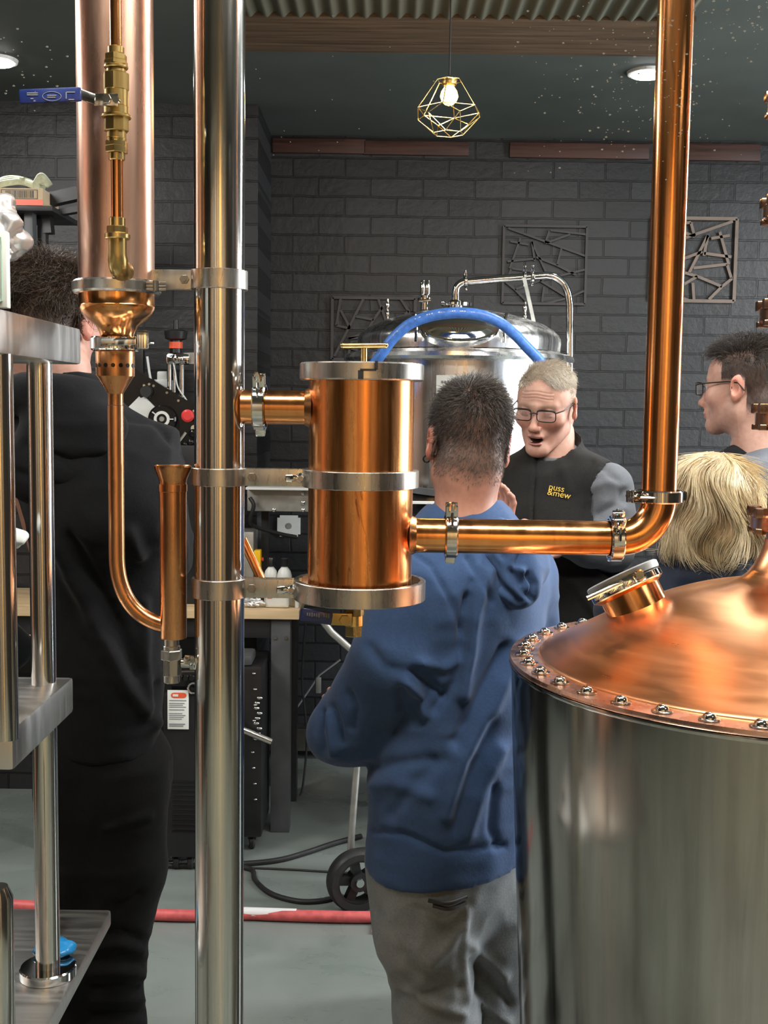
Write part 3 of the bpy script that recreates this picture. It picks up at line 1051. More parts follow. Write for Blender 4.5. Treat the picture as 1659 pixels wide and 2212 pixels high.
# long lever of the clamp, pointing past the pole side
q = Vector((cx - 0.003, cy, zc_(743)))
mb.bar(q + Vector((-0.01, -0.040, 0)), q + Vector((0.040, -0.042, 0.002)), 0.010, 0.011, up=UP, bev=0.002)
mb.bar(q + Vector((0.040, -0.042, 0.004)), q + Vector((0.056, -0.040, 0.004)), 0.014, 0.026, up=UP, bev=0.003)
mb.build('pipe_clamp', 'chrome', col)
cup = MB().lathe((cx - 0.003, cy, 0), UP, [(zc_(813), 40.5 * s0), (zc_(811), 41 * s0), (zc_(757), 41.5 * s0), (zc_(755), 40.5 * s0)], 64).build('perforated_cup', 'copper_brown', col)
holes = MB()
for k in range(16):
    a = 2 * math.pi * (k + 0.3) / 16
    d = Vector((math.cos(a), math.sin(a), 0))
    holes.lathe(Vector((cx - 0.003, cy, zc_(790))) + d * (41 * s0 - 0.0006), d, [(0, 0.0030), (0.0012, 0.0030)], 14)
holes.build('hole', 'black_plastic', cup)
MB().lathe((cx - 0.003, cy, 0), UP, [(zc_(875), 16.5 * s0), (zc_(852), 16.5 * s0), (zc_(850), 17 * s0), (zc_(814), 39 * s0), (zc_(812), 40 * s0)], 48).build('cone', 'copper_brown', col)

# ------------------------------------------------------------------ water line with ball valve on the column front
yw = cy - rc - 0.024
sw = yw / F
wx = P(252, 300, yw).x
zw = lambda y: P(252, y, yw).z
wl = thing('water_pipe', 'thin copper water pipe with brass ball valve on the pale copper column', 'pipe', (wx, yw, zw(590)))
MB().lathe((wx, yw, 0), UP, [(zw(112), 12.5 * sw), (ZC - 0.12, 12.5 * sw)], 24).build('upper_tube', 'copper', wl)
MB().lathe((wx, yw, 0), UP, [(zw(482), 12.5 * sw), (zw(338), 12.5 * sw)], 24).build('lower_tube', 'copper', wl)
def fitting(parts, mat, name):
    mb = MB()
    for y1, y0, r, n in parts:
        b = 0.0012
        mb.lathe((wx, yw, 0), UP, [(zw(y1), r * sw - b), (zw(y1) + b, r * sw), (zw(y0) - b, r * sw), (zw(y0), r * sw - b)], n)
    return mb.build(name, mat, wl)
fitting([(118, 101, 17, 32), (132, 117, 23, 6), (142, 131, 25, 6), (149, 141, 25, 32), (160, 148, 20, 32)], 'brass_dull', 'union_nut')
valve = fitting([(197, 158, 27, 8), (232, 194, 25, 32), (252, 230, 26, 32), (256, 248, 31, 32), (285, 254, 26, 8), (300, 283, 20, 32)], 'brass_dull', 'valve_body')
fitting([(318, 305, 24, 6), (312, 298, 21, 32), (331, 317, 24, 6), (347, 330, 17, 32)], 'brass', 'compression_fitting')
fitting([(490, 470, 17, 24), (505, 489, 23, 6), (517, 505, 27, 32)], 'brass', 'elbow_nut')
mb = MB()
pts = [(wx, yw, zw(512)), (wx, yw, zw(550))] + [(wx, yw + 0.020 * (1 - math.cos(t)), zw(550) - 0.020 * math.sin(t)) for t in (0.3, 0.7, 1.1, 1.57)] + [(wx, cy - rc + 0.004, zw(550) - 0.020)]
mb.tube(pts, 19 * sw, 20, rs=[19 * sw] * 2 + [21 * sw] * 4 + [25 * sw])
mb.build('elbow', 'brass_dull', wl)
lv = MB()
hz = P(240, 213, yw - 0.030).z
st = Vector((wx - 0.006, yw - 0.024, hz))
lv.tube([(st.x, yw - 0.012, hz), st], 0.007, 14)
lv.build('stem', 'brass', wl)
lv = MB()
lv.bar(st + Vector((0.014, 0, 0)), st + Vector((-0.018, 0, 0)), 0.003, 0.016, up=UP, bev=0.001)
lv.bar(st + Vector((-0.016, 0, 0)), st + Vector((-0.034, -0.012, 0.004)), 0.003, 0.013, up=UP, bev=0.001)
lv.hexnut(st + Vector((0, -0.004, 0)), (0, 1, 0), 0.0065, 0.006)
lv.tube([st + Vector((0.012, -0.006, -0.001)), st + Vector((0.012, 0.002, -0.001))], 0.0045, 12)
lev = lv.build('lever', 'steel', wl)
grip = MB()
g0 = st + Vector((-0.031, -0.012, 0.0035)); g1 = P(42, 209, g0.y)
grip.bar(g0, g1, 0.006, 0.0185, up=UP, bev=0.0028)
gp = grip.build('lever_grip', 'blue_lever', wl)
mk = MB()
gy = g0.y - 0.0034
def gpt(px, py):
    q = P(px, py, gy); return Vector((q.x, gy, q.z))
def ovl(mb, px, py, rx, ry, w):
    c_ = gpt(px, py)
    mb.tube([c_ + Vector((math.cos(a) * rx * sw, 0, math.sin(a) * ry * sw)) for a in np.linspace(0, 2 * math.pi, 33)], w, 6, cap=False)
ovl(mk, 112, 208, 19, 9, 0.0004)
for (x0, x1, y) in ((58, 82, 201), (58, 82, 205), (66, 72, 213), (102, 122, 206), (102, 120, 210), (144, 162, 199), (148, 160, 215)):
    mk.bar(gpt(x0, y), gpt(x1, y), 0.0006, 0.0011, up=UP)
mk.bar(gpt(143, 199), gpt(143, 213), 0.0006, 0.0011, up=(1, 0, 0))
mk.build('lever_print', 'print_grey', gp)

# ------------------------------------------------------------------ spirit drain: u-tube, standpipe, bottom valve
ux = cx - 0.003
dr = thing('drain_pipe', 'thin copper drain tube curving under into a stout copper standpipe with valve', 'pipe', (P(375, 1470, Y0).x, Y0, zc_(1475)))
sx = P(374, 1200, Y0).x
pts = [(ux, cy, zc_(876)), (ux, cy, zc_(1190))]
pz = P(350, 1352, Y0)
pts += bez((ux, cy, zc_(1195)), (ux - 0.001, cy, zc_(1275)), (ux + 30 * s0, cy, zc_(1338)), (sx - 10 * s0, Y0, pz.z), 18)
MB().tube(pts, 17 * s0, 24).build('u_tube', 'copper_brown', dr)
zs = lambda y: P(374, y, Y0).z
MB().lathe((sx, Y0, 0), UP, [(zs(1378), 28 * s0), (zs(1376), 29 * s0), (zs(1062), 29.5 * s0), (zs(1061), 31 * s0), (zs(1046), 31 * s0)], 48).build('standpipe', 'copper_brown', dr)
MB().lathe((sx, Y0, 0), UP, [(zs(1047), 29 * s0), (zs(1036), 30 * s0), (zs(1014), 39 * s0), (zs(1006), 40 * s0), (zs(1005), 38 * s0), (zs(1012), 30 * s0)], 48, cap=False).build('funnel_top', 'copper_brown', dr)
mb = MB()
for y1, y0, r, n in ((1396, 1378, 17, 24), (1404, 1394, 19, 24), (1424, 1403, 24, 6), (1458, 1422, 22, 8), (1474, 1456, 18, 24)):
    mb.lathe((sx - 0.003, Y0, 0), UP, [(zs(y1), r * s0 - .001), (zs(y1) + .001, r * s0), (zs(y0) - .001, r * s0), (zs(y0), r * s0 - .001)], n)
bv = mb.build('drain_valve', 'steel_brushed', dr)
mb = MB()
q = Vector((sx - 0.003 + 22 * s0, Y0, zs(1432)))
mb.tube([q, q + Vector((0.016, 0, 0))], 0.007, 12)
mb.hexnut(q + Vector((0.016, 0, 0)), (1, 0, 0), 0.010, 0.007)
wingnut(mb, q + Vector((0.016, -0.004, 0.004)), (0.3, -1, 0.3), 0.016)
mb.tube([q + Vector((0.006, 0, 0.004)), q + Vector((0.009, -0.012, 0.012)), q + Vector((0.02, -0.016, 0.012))], 0.0028, 8)
mb.build('valve_handle', 'steel', bv)

# ------------------------------------------------------------------ copper vessel
vx, vy = cvx.x, cvx.y
zv = lambda y: P(779, y, Y0).z
ves = thing('copper_vessel', 'upright copper canister with steel lid ring and T handle above blue drain lever', 'still vessel', (vx, vy, zv(1268)))
MB().lathe((vx, vy, 0), UP, [(zv(1272), rv), (zv(805), rv)], 96).build('shell', 'copper_aged', ves)
mb = MB()
gap = math.radians(3)
mb.ring((vx, vy, zv(804)), UP, 37 * s0, 133 * s0, rv - 0.003, 96, 0.002)
lid = mb.build('lid_ring', 'steel_brushed', ves)
MB().lathe((vx, vy, 0), UP, [(zv(800), rv), (zv(797), 128 * s0), (zv(787), 129 * s0), (zv(785.5), 126 * s0)], 96).build('lid', 'steel_brushed', ves)
mb = MB()      # stepped latch of the lid ring, facing the viewer
q = Vector((vx + 2 * s0, vy - 133 * s0 - 0.0006, zv(804)))
mb.box(q + Vector((-0.001, 0, -0.006)), (0.0075, 0.003, 0.012), None)
mb.box(q + Vector((0.009, 0, 0.0008)), (0.022, 0.003, 0.003), None)
mb.box(q + Vector((0.020, 0, 0.007)), (0.004, 0.003, 0.012), None)
mb.build('latch_slot', 'black_metal', lid)
mb = MB()
th = Vector((vx + 4 * s0, vy, 0))
mb.lathe((th.x, th.y, 0), UP, [(zv(787), 7 * s0), (zv(752), 6.5 * s0)], 20)
mb.tube([P(741, 747, Y0), P(833, 746, Y0)], 6 * s0, 20)
for e in (741, 833): mb.ball(P(e, 746.5, Y0), 6 * s0, 16)
mb.build('t_handle', 'brass', ves)
zl = zv(882)
MB().lathe((px_ + rp * 0.9, vy, zl), (1, 0, 0), [(0, 37 * s0), (vx - rv * 0.95 - px_ - rp * 0.9, 37 * s0)], 48).build('side_pipe', 'copper', ves)
MB().lathe((vx - rv * 1.015, vy, zl), (1, 0, 0), [(-0.004, 38.5 * s0), (0.001, 42 * s0), (0.006, 46 * s0)], 48, cap=False).build('weld_collar', 'copper_brown', ves)
mb = MB(); triclamp(mb, (P(561, 880, Y0).x, vy, zl), (1, 0, 0), 51 * s0, (0, -0.3, 1), 0.018)
mb.build('pipe_clamp', 'chrome', ves)
# drain valve with blue lever below
vv = P(764, 1330, Y0)
mb = MB()
for y1, y0, r, n in ((1312, 1270, 20, 24), (1330, 1308, 22, 8), (1352, 1328, 21, 24), (1374, 1350, 20, 6)):
    mb.lathe((vv.x, Y0, 0), UP, [(zv(y1), r * s0 - .001), (zv(y1) + .001, r * s0), (zv(y0) - .001, r * s0), (zv(y0), r * s0 - .001)], n)
dv = mb.build('drain_valve', 'brass', ves)
mb = MB()
q = Vector((vv.x - 0.012, Y0 - 0.020, zv(1333)))
mb.tube([(q.x, Y0 - 0.005, q.z), q], 0.007, 14)
mb.bar(q + Vector((0.010, -0.002, 0)), q + Vector((-0.022, -0.003, 0.001)), 0.003, 0.018, up=UP, bev=0.001)
mb.hexnut(q + Vector((0, -0.006, 0)), (0, 1, 0), 0.008, 0.006)
mb.build('lever', 'brass_dull', dv)
mb = MB()
b0, b1 = q + Vector((-0.018, -0.004, 0.001)), P(648, 1326, Y0 - 0.026)
mb.bar(b0, b1, 0.008, 0.018, up=UP, bev=0.003)
gr = mb.build('lever_grip', 'blue_lever', dv)
mb = MB()
for k in range(9):
    a = P(664 + 5 * k + (6 if k > 5 else 0), 1327 + 0.5 * k, Y0 - 0.0316)
    mb.box((a.x, Y0 - 0.0306, a.z), (0.0018, 0.0008, 0.004 + 0.001 * (k % 3)), None)
mb.build('lever_print', 'print_grey', gr)
# angled copper overflow seen beyond the pole
mb = MB()
mb.tube([P(524, 1165, Y0 + 0.12), P(564, 1250, Y0 + 0.12), P(572, 1268, Y0 + 0.11)], 11 * s0, 20)
mb.build('overflow_tube', 'copper', ves)

# ------------------------------------------------------------------ vapour pipe: horizontal run, elbow, riser
zh = zv(1161)
vp = thing('vapour_pipe', 'bright copper pipe running level then bending up past the blond woman', 'pipe', (P(1380, 1160, Y0).x, Y0, P(1380, 1160, Y0).z))
rr = 37.5 * s0
h0, h1 = P(888, 1156, Y0), P(1322, 1163, Y0)
MB().tube([(vx + rv * 0.93, vy, h0.z), (h0.x, Y0, h0.z), h1], rr, 48).build('level_pipe', 'copper', vp)
MB().lathe((vx + rv * 0.985, vy, h0.z), (1, 0, 0), [(-0.003, 46 * s0), (0.002, 42 * s0), (0.007, 38.5 * s0)], 48, cap=False).build('weld_collar', 'copper_brown', vp)
e0, e1 = P(1338, 1163, Y0), P(1423, 1078, Y0)
k = 0.5523
bend = bez(e0, (e0.x + (e1.x - e0.x) * k, Y0, e0.z), (e1.x, Y0, e1.z - (e1.z - e0.z) * k), e1, 24)
MB().tube([h1] + bend, rr, 48).build('elbow', 'copper', vp)
MB().tube([(e1.x, Y0, e1.z), (e1.x, Y0, ZC - 0.1)], rr, 48).build('riser', 'copper', vp)
mb = MB(); triclamp(mb, P(974, 1156, Y0), (1, 0, 0), 50 * s0, (0, -0.25, 1), 0.018); mb.build('pipe_clamp', 'steel', vp)
mb = MB(); triclamp(mb, P(1329, 1163, Y0), (1, 0, 0.02), 50 * s0, (0, -0.8, 1), 0.019); mb.build('pipe_clamp', 'chrome', vp)
mb = MB(); triclamp(mb, (e1.x, Y0, P(1420, 1072, Y0).z), UP, 52 * s0, (-1, -0.35, 0), 0.018); mb.build('pipe_clamp', 'steel', vp)

# ------------------------------------------------------------------ pot still
YT = 1.69
st_ = YT / F
tc = P(1690, 1432, YT)
tx, ty, tz = tc.x, tc.y, tc.z
R = 605 * st_ * 0.985
pot = thing('pot_still', 'large pot still with riveted copper dome on a polished steel body', 'still', (tx, ty, 0))
MB().lathe((tx, ty, 0), UP, [(0.12, R * 0.80), (0.16, R * 0.86), (tz - 0.10, R * 0.985), (tz - 0.012, R * 0.992)], 160).build('body', 'steel_tank', pot)
MB().lathe((tx, ty, tz), UP, [(-0.014, R * 0.97), (-0.014, R * 0.998), (-0.0105, R), (-0.008, R * 0.999), (-0.007, R * 0.97)], 160, cap=False).build('body_rim', 'steel', pot)
MB().lathe((tx, ty, tz), UP, [(-0.007, R * 0.8), (-0.007, R * 0.996), (-0.004, R * 1.0), (0.0005, R * 0.997), (0.001, R * 0.80)], 160, cap=False).build('flange_ring', 'copper_pale', pot)
for k in range(40):
    a = 2 * math.pi * (k + 0.5) / 40
    q = Vector((tx + math.cos(a) * R * 0.945, ty + math.sin(a) * R * 0.945, tz + 0.001))
    if q.y > ty + R * 0.75 and q.x > tx: continue
    mb = MB()
    mb.lathe(q, UP, [(0, 0.0135), (0.0015, 0.0135), (0.002, 0.012)], 16)
    mb.lathe(q, UP, [(0.002, 0.0085), (0.005, 0.0080), (0.0085, 0.005), (0.0095, 0.0015)], 16)
    mb.build('bolt', 'steel', pot)
dome = [(532, 0), (528, 6), (515, 14), (480, 34), (430, 62), (377, 92), (320, 118), (265, 139), (215, 153), (175, 162), (140, 170), (112, 179), (90, 192), (74, 208), (62, 228), (53, 250), (47, 274)]
# spun copper dome, with the shallow hammered dents the light shows
n = 160
vs, fs = [], []
dm = catmull([Vector((r, z, 0)) for r, z in dome], 4)
for i, q in enumerate(dm):
    for k in range(n):
        a = 2 * math.pi * k / n
        u = q.x / 532
        rr_ = q.x * st_ * (1 + 0.006 * math.sin(3 * a + 1.0) * math.sin(math.pi * min(1, max(0, (1 - u) * 1.2))))
        zz_ = q.y * st_ + 0.004 * math.sin(4 * a + 0.6) * math.sin(math.pi * u) * (u > 0.15)
        vs.append((tx + rr_ * math.cos(a), ty + rr_ * math.sin(a), tz + zz_))
for i in range(len(dm) - 1):
    for k in range(n):
        j = (k + 1) % n
        fs.append((i * n + k, i * n + j, (i + 1) * n + j, (i + 1) * n + k))
MB().add(vs, fs).build('dome', 'copper_dome', pot, 60)
rn = 46 * st_
ztop = tz + 270 * st_
colm = MB().lathe((tx, ty, ztop - 0.004), UP, [(0, rn), (ZC - 0.08 - ztop, rn)], 48).build('neck_column', 'bronze', pot)
for ypx in (1128, 905, 681, 456, 222):
    zk = P(1690, ypx, YT).z
    mb = MB()
    mb.ring((tx, ty, zk), UP, 34 * st_, 80 * st_, rn * 0.98, 48, 0.003)
    for a in (math.radians(200), math.radians(255), math.radians(310), math.radians(150)):
        q = Vector((tx + math.cos(a) * 74 * st_, ty + math.sin(a) * 74 * st_, zk + 17 * st_))
        mb.hexnut(q + Vector((0, 0, 0.003)), UP, 0.011, 0.014)
        mb.hexnut(q - Vector((0, 0, 34 * st_ + 0.001)), UP, 0.009, 0.008)
    mb.build('column_flange', 'bronze', pot)
for ypx in (316, 540, 600, 640, 772, 812):
    q = Vector((tx - rn - 0.004, ty - 0.012, P(1652, ypx, YT).z))
    mb = MB(); mb.hexnut(q, (-1, -0.3, 0), 0.011, 0.02); mb.lathe(q, (1, 0.3, 0), [(0, 0.006), (0.03, 0.006)], 12)
    mb.build('side_stud', 'steel_dark' if ypx > 700 else 'bronze', pot)
# filling port on the dome shoulder
q = P(1364, 1287, YT + 0.03)
ax = Vector((-0.42, 0.26, 0.87)).normalized()
mb = MB(); mb.lathe(q - ax * 0.055, ax, [(0, 0.049), (0.040, 0.046), (0.060, 0.046), (0.064, 0.053), (0.067, 0.053)], 48)
port = mb.build('port_neck', 'copper', pot)
mb = MB()
mb.ring(q + ax * 0.016, ax, 0.013, 0.0565, 0.045, 48, 0.002)
sd = ax.cross(Vector((0, -1, 0))).normalized()
if sd.x > 0: sd = -sd
fr_ = Vector((0, -1, 0)); fr_ = (fr_ - ax * fr_.dot(ax)).normalized()
for off in (0.046, 0.024, 0.002):
    b_ = q + ax * 0.020 + fr_ * math.sqrt(max(0.0002, 0.056 ** 2 - off ** 2)) + sd * off
    mb.bar(b_ - sd * 0.009, b_ + sd * 0.009, 0.016, 0.013, up=ax, bev=0.003)
mb.tube([q + ax * 0.022 + fr_ * 0.054 + sd * 0.066, q + ax * 0.022 + fr_ * 0.060 - sd * 0.012], 0.004, 10)
mb.lathe(q + ax * 0.020 + fr_ * 0.060 - sd * 0.016, fr_, [(0, 0.0085), (0.006, 0.0085), (0.008, 0.006)], 16)
mb.build('port_clamp', 'chrome', port)
MB().lathe(q + ax * 0.0235, ax, [(0, 0.056), (0.003, 0.057), (0.010, 0.057), (0.012, 0.054), (0.012, 0.001)], 48).build('port_cap', 'white_cap', port)
for k, a in enumerate((225, 315, 45, 135)):
    a = math.radians(a)
    MB().lathe((tx + math.cos(a) * R * 0.6, ty + math.sin(a) * R * 0.6, 0), UP, [(0, 0.035), (0.01, 0.035), (0.011, 0.022), (0.20, 0.022)], 20).build('leg', 'steel_brushed', pot)
MB().lathe((tx, ty, 0.118), UP, [(0, R * 0.5), (0.004, R * 0.80)], 96).build('bottom_plate', 'steel_tank', pot)
# ================================================================== things behind the still
# ------------------------------------------------------------------ domed fermenter tank
YF = 4.50
sf = YF / F
fc = P(990, 780, YF)
fx, fy = fc.x, fc.y
zf = lambda y: P(990, y, YF).z
RB = 206 * sf
tk = thing('fermenter_tank', 'big polished steel tank with domed lid behind the grey haired man', 'tank', (fx, fy, 0))
MB().lathe((fx, fy, 0), UP, [(0.30, RB * 0.25), (0.42, RB * 0.96), (0.47, RB), (zf(783), RB)], 128).build('body', 'steel_satin', tk)
MB().lathe((fx, fy, 0), UP, [(zf(786), RB), (zf(784), 243 * sf), (zf(778), 246 * sf), (zf(770), 243 * sf), (zf(762), 216 * sf), (zf(757), RB)], 128, cap=False).build('rim_flange', 'steel_satin', tk)
prof = [(215, 760), (216, 752), (217, 742), (216, 733), (211, 724), (200, 714), (180, 702), (150, 691), (110, 680), (70, 673), (35, 669.5), (0.5, 668)]
MB().lathe((fx, fy, 0), UP, [(zf(y), r * sf) for r, y in prof], 128).build('domed_lid', 'steel_satin', tk)
# oval manway at the front of the dome
q = P(993, 712, YF - 0.352)
ax = Vector((0, -0.75, 0.66)).normalized()
def oval(mb, c, ax, rings, n=48):
    c = Vector(c); a = Vector(ax).normalized(); u = Vector((1, 0, 0)); w_ = a.cross(u)
    vs, fs = [], []
    for h, r0, r1 in rings:
        for k in range(n):
            t = 2 * math.pi * k / n
            vs.append(c + a * h + u * math.cos(t) * r0 + w_ * math.sin(t) * r1)
    for i in range(len(rings) - 1):
        for k in range(n):
            j = (k + 1) % n
            fs.append((i * n + k, i * n + j, (i + 1) * n + j, (i + 1) * n + k))
    fs.append(tuple((len(rings) - 1) * n + k for k in range(n)))
    return mb.add(vs, fs)
mb = MB(); oval(mb, q, ax, [(-0.06, 0.142, 0.070), (0.004, 0.142, 0.070), (0.012, 0.138, 0.066), (0.014, 0.122, 0.056), (0.024, 0.100, 0.050), (0.030, 0.04, 0.02), (0.031, 0.001, 0.001)])
mw = mb.build('manway_door', 'chrome', tk, 50)
for sx_ in (-1, 1):
    mb = MB()
    a0 = q + Vector((0.155 * sx_, -0.03, -0.045))
    mb.tube(catmull([a0, a0 + Vector((0, -0.012, 0.05)), a0 + Vector((0.006 * sx_, 0.005, 0.095)), a0 + Vector((0.015 * sx_, 0.03, 0.10))], 6), 0.006, 10)
    mb.build('manway_bolt', 'chrome', mw)
mb = MB(); mb.lathe((P(918, 640, YF).x, fy, 0), UP, [(zf(670), 0.016), (zf(652), 0.016), (zf(651), 0.028), (zf(645), 0.028), (zf(644), 0.014), (zf(640), 0.014)], 24)
mb.tube([P(905, 650, YF - 0.03), P(930, 648, YF - 0.03)], 0.005, 8)
for dx in (-5, 6): mb.lathe((P(918 + dx, 640, YF).x, fy, 0), UP, [(zf(640), 0.006), (zf(636), 0.0095), (zf(609), 0.0095), (zf(606), 0.006)], 16)
mb.build('sight_valve', 'chrome', tk)
for px, y0, y1 in ((837, 700, 646), (1134, 690, 652)):
    mb = MB(); mb.tube([P(px, y0, YF), P(px, y1, YF)], 0.0045, 10); mb.ball(P(px, y1 + 14, YF), 0.009, 12, (1, 1, 2)); mb.ball(P(px, y1 + 32, YF), 0.008, 12, (1, 1, 1.6))
    mb.build('vent_rod', 'steel', tk)
cip = MB()
ct = P(986, 655, YF)
cip.lathe((ct.x, fy, 0), UP, [(zf(672), 0.030), (zf(663), 0.032), (zf(662), 0.058), (zf(655), 0.060), (zf(654), 0.034), (zf(648), 0.022)], 32)
cip.build('top_fitting', 'steel', tk)
mb = MB()
pp = catmull([P(985, 652, YF), P(985, 634, YF), P(988, 619, YF), P(1000, 610, YF), P(1016, 608, YF)], 8)
pp += [P(1070, 603, YF), P(1125, 599, YF), P(1165, 596, YF)] + catmull([P(1180, 595, YF), P(1199, 599, YF), P(1217, 613, YF), P(1227, 634, YF), P(1231, 660, YF)], 8) + [P(1231, 760, YF), P(1231, 1120, YF)]
mb.tube(pp, 8.2 * sf, 20)
cp_ = mb.build('cleaning_pipe', 'chrome', tk)
for (px, py, ax_) in ((1006, 607, (1, 0, 0.1)), (1133, 598, (1, 0, 0.03)), (1150, 597, (1, 0, 0.03))):
    mb = MB(); triclamp(mb, P(px, py, YF), ax_, 0.027, (0.2, -0.3, 1), 0.012, 0.022); mb.build('pipe_clamp', 'chrome', cp_)
mb = MB(); triclamp(mb, P(978, 656, YF - 0.05), UP, 0.03, (-1, -0.4, 0), 0.012, 0.03); mb.build('pipe_clamp', 'chrome', cp_)
mb = MB(); mb.bar(P(1132, 600, YF - 0.03), P(1168, 764, YF - 0.12), 0.004, 0.014, up=(1, 0, 0)); mb.ball(P(1169, 764, YF - 0.125), 0.010, 12)
mb.build('stay_strap', 'grey_frame', tk)
# maker's plate
mb = MB(); q0, q1 = P(943, 810, YF - RB - 0.004), P(1030, 905, YF - RB - 0.004)
pc = (q0 + q1) / 2
vs, fs = [], []
for i in range(9):
    a = math.radians(-90) + (q0.x + (q1.x - q0.x) * i / 8 - fx) / RB
    for z_ in (q0.z, q1.z):
        for r_ in (RB + 0.0005, RB + 0.004):
            vs.append((fx + r_ * math.cos(a), fy + r_ * math.sin(a), z_))
for i in range(8):
    b = 4 * i
    fs += [(b + 1, b + 3, b + 7, b + 5), (b, b + 4, b + 6, b + 2), (b, b + 1, b + 5, b + 4), (b + 2, b + 6, b + 7, b + 3)]
fs += [(0, 2, 3, 1), (32, 33, 35, 34)]
pl = mb.add(vs, fs).build('maker_plate', 'paper_white', tk, 30)
mb = MB()
for (u0, u1, v) in ((0.12, 0.55, 0.16), (0.12, 0.9, 0.36), (0.12, 0.9, 0.5), (0.12, 0.7, 0.64)):
    for k in range(6):
        ua, ub = u0 + (u1 - u0) * k / 6, u0 + (u1 - u0) * (k + 0.75) / 6
        f = lambda u: math.radians(-90) + (q0.x + (q1.x - q0.x) * u - fx) / RB
        z_ = q0.z + (q1.z - q0.z) * v
        a, b = f(ua), f(ub)
        mb.bar((fx + (RB + 0.0042) * math.cos(a), fy + (RB + 0.0042) * math.sin(a), z_), (fx + (RB + 0.0042) * math.cos(b), fy + (RB + 0.0042) * math.sin(b), z_), 0.001, 0.010 if v < 0.2 else 0.004, up=UP)
mb.build('plate_print', 'print_grey', pl)
for a in (45, 135, 225, 315):
    a = math.radians(a)
    MB().lathe((fx + RB * 0.8 * math.cos(a), fy + RB * 0.8 * math.sin(a), 0), UP, [(0, 0.04), (0.012, 0.04), (0.014, 0.025), (0.44, 0.025)], 20).build('leg', 'steel', tk)

# ------------------------------------------------------------------ blue hose arching over the tank lid
YH = 4.06
hz_ = [(796, 812), (806, 790), (824, 765), (850, 730), (885, 700), (925, 684), (965, 677), (1000, 676), (1040, 681), (1078, 696), (1110, 721), (1138, 750), (1168, 783), (1195, 830), (1205, 900)]
pts = catmull([P(x, y, YH - 0.10 * math.sin(math.pi * i / 14)) for i, (x, y) in enumerate(hz_)], 8)
pts = [P(790, 850, YH)] + pts + [P(1205, 1300, YH), P(1205, 1640, YH + 0.1)]
h = MB().tube(pts, 11.5 * YH / F, 20).build('blue_hose', 'blue_hose')
tag(h, 'ribbed blue hose arching in front of the domed tank lid', 'hose')
mk = MB()
rp_ = random.Random(5)
for i in range(12, 62):
    if i % 5 > 2: continue
    a, b = pts[i], pts[i + 1]
    d = (b - a).normalized(); nrm = Vector((-d.z, 0, d.x)); 
    c_ = (a + b) / 2 + Vector((0, -10.8 * YH / F, 0)) + nrm * 0.003
    mk.bar(c_ - d * 0.003 * rp_.random(), c_ + d * 0.004, 0.0014, 0.003 + 0.007 * rp_.random(), up=nrm)
mk.build('hose_print', 'print_white', h)

# ------------------------------------------------------------------ workbench
YBN = 4.40
sb = YBN / F
b_r = P(646, 1335, YBN)
ztab = P(500, 1318, YBN).z
bench = thing('workbench', 'workbench with pale timber top and black steel legs against the brick', 'bench', (-1.2, YBN + 0.23, 0))
xl = -2.3
mb = MB(); mb.box(((xl + b_r.x) / 2, YBN + 0.235, ztab - 0.017), (b_r.x - xl, 0.47, 0.034), None, 0.003); mb.build('bench_top', 'pine', bench)
lx = P(604, 1600, YBN).x
for x, y in ((lx, YBN + 0.06), (xl + 0.08, YBN + 0.06), (lx, YBN + 0.42), (xl + 0.08, YBN + 0.42)):
    mb = MB(); mb.box((x, y, (ztab - 0.034) / 2), (0.075, 0.075, ztab - 0.036), None, 0.003)
    lg = mb.build('leg', 'grey_metal_paint' if y < YBN + 0.2 else 'black_metal', bench)
    if y < YBN + 0.2:
        mb = MB()
        for dx in (-0.02, 0.022): mb.lathe((x + dx, y - 0.040, ztab - 0.11), (0, 1, 0), [(-0.004, 0.006), (0.004, 0.007)], 12)
        mb.build('bolt', 'steel_dark', lg)
mb = MB(); mb.box(((xl + lx) / 2, YBN + 0.06, ztab - 0.075), (lx - xl, 0.05, 0.08), None, 0.003); mb.build('front_rail', 'black_metal', bench)
mb = MB(); mb.box(((xl + lx) / 2, YBN + 0.42, ztab - 0.075), (lx - xl, 0.05, 0.08), None, 0.003); mb.build('back_rail', 'black_metal', bench)

# ------------------------------------------------------------------ things on the bench
def zt(): return ztab
def on(px, Y): return P(px, 1330, Y).x
# twin-capped white bottles, glass, jar and clutter
def bottle(px, Y, w, py_top, py_cap, label, mat='white_cloudy'):
    x = on(px, Y); r = S(w / 2, Y)
    zt_, zc2 = P(px, py_top, Y).z, P(px, py_cap, Y).z
    t = thing('bottle', label, 'bottle', (x, Y, ztab), 'plastic bottles on the workbench')
    H = zt_ - ztab
    MB().lathe((x, Y, ztab + 0.0005), UP, [(0, r * 0.9), (0.006, r), (H * 0.78, r), (H * 0.90, r * 0.82), (H, r * 0.42), (H + 0.012, r * 0.42)], 32).build('body', mat, t)
    MB().lathe((x, Y, zt_ + 0.004), UP, [(0, r * 0.55), (zc2 - zt_ - 0.006, r * 0.55), (zc2 - zt_ - 0.004, r * 0.5)], 20).build('cap', 'black_plastic', t)
    return t
bottle(585, 4.58, 30, 1225, 1204, 'white plastic bottle with black cap standing nearer the support pole')
bottle(614, 4.56, 32, 1225, 1206, 'white plastic bottle with black cap standing nearer the copper canister')
x = on(600, 4.49)
jr = thing('jerry_can', 'cloudy white plastic container with small red mark in front of two bottles', 'container', (x, 4.49, ztab))
hj = P(600, 1262, 4.49).z - ztab
MB().box((x, 4.49, ztab + hj / 2 + 0.0005), (S(52, 4.49), 0.075, hj), None, 0.012).build('body', 'white_cloudy', jr, 60)
MB().box((x - 0.028, 4.4515, ztab + 0.045), (0.018, 0.002, 0.012)).build('red_mark', 'red_plastic', jr)
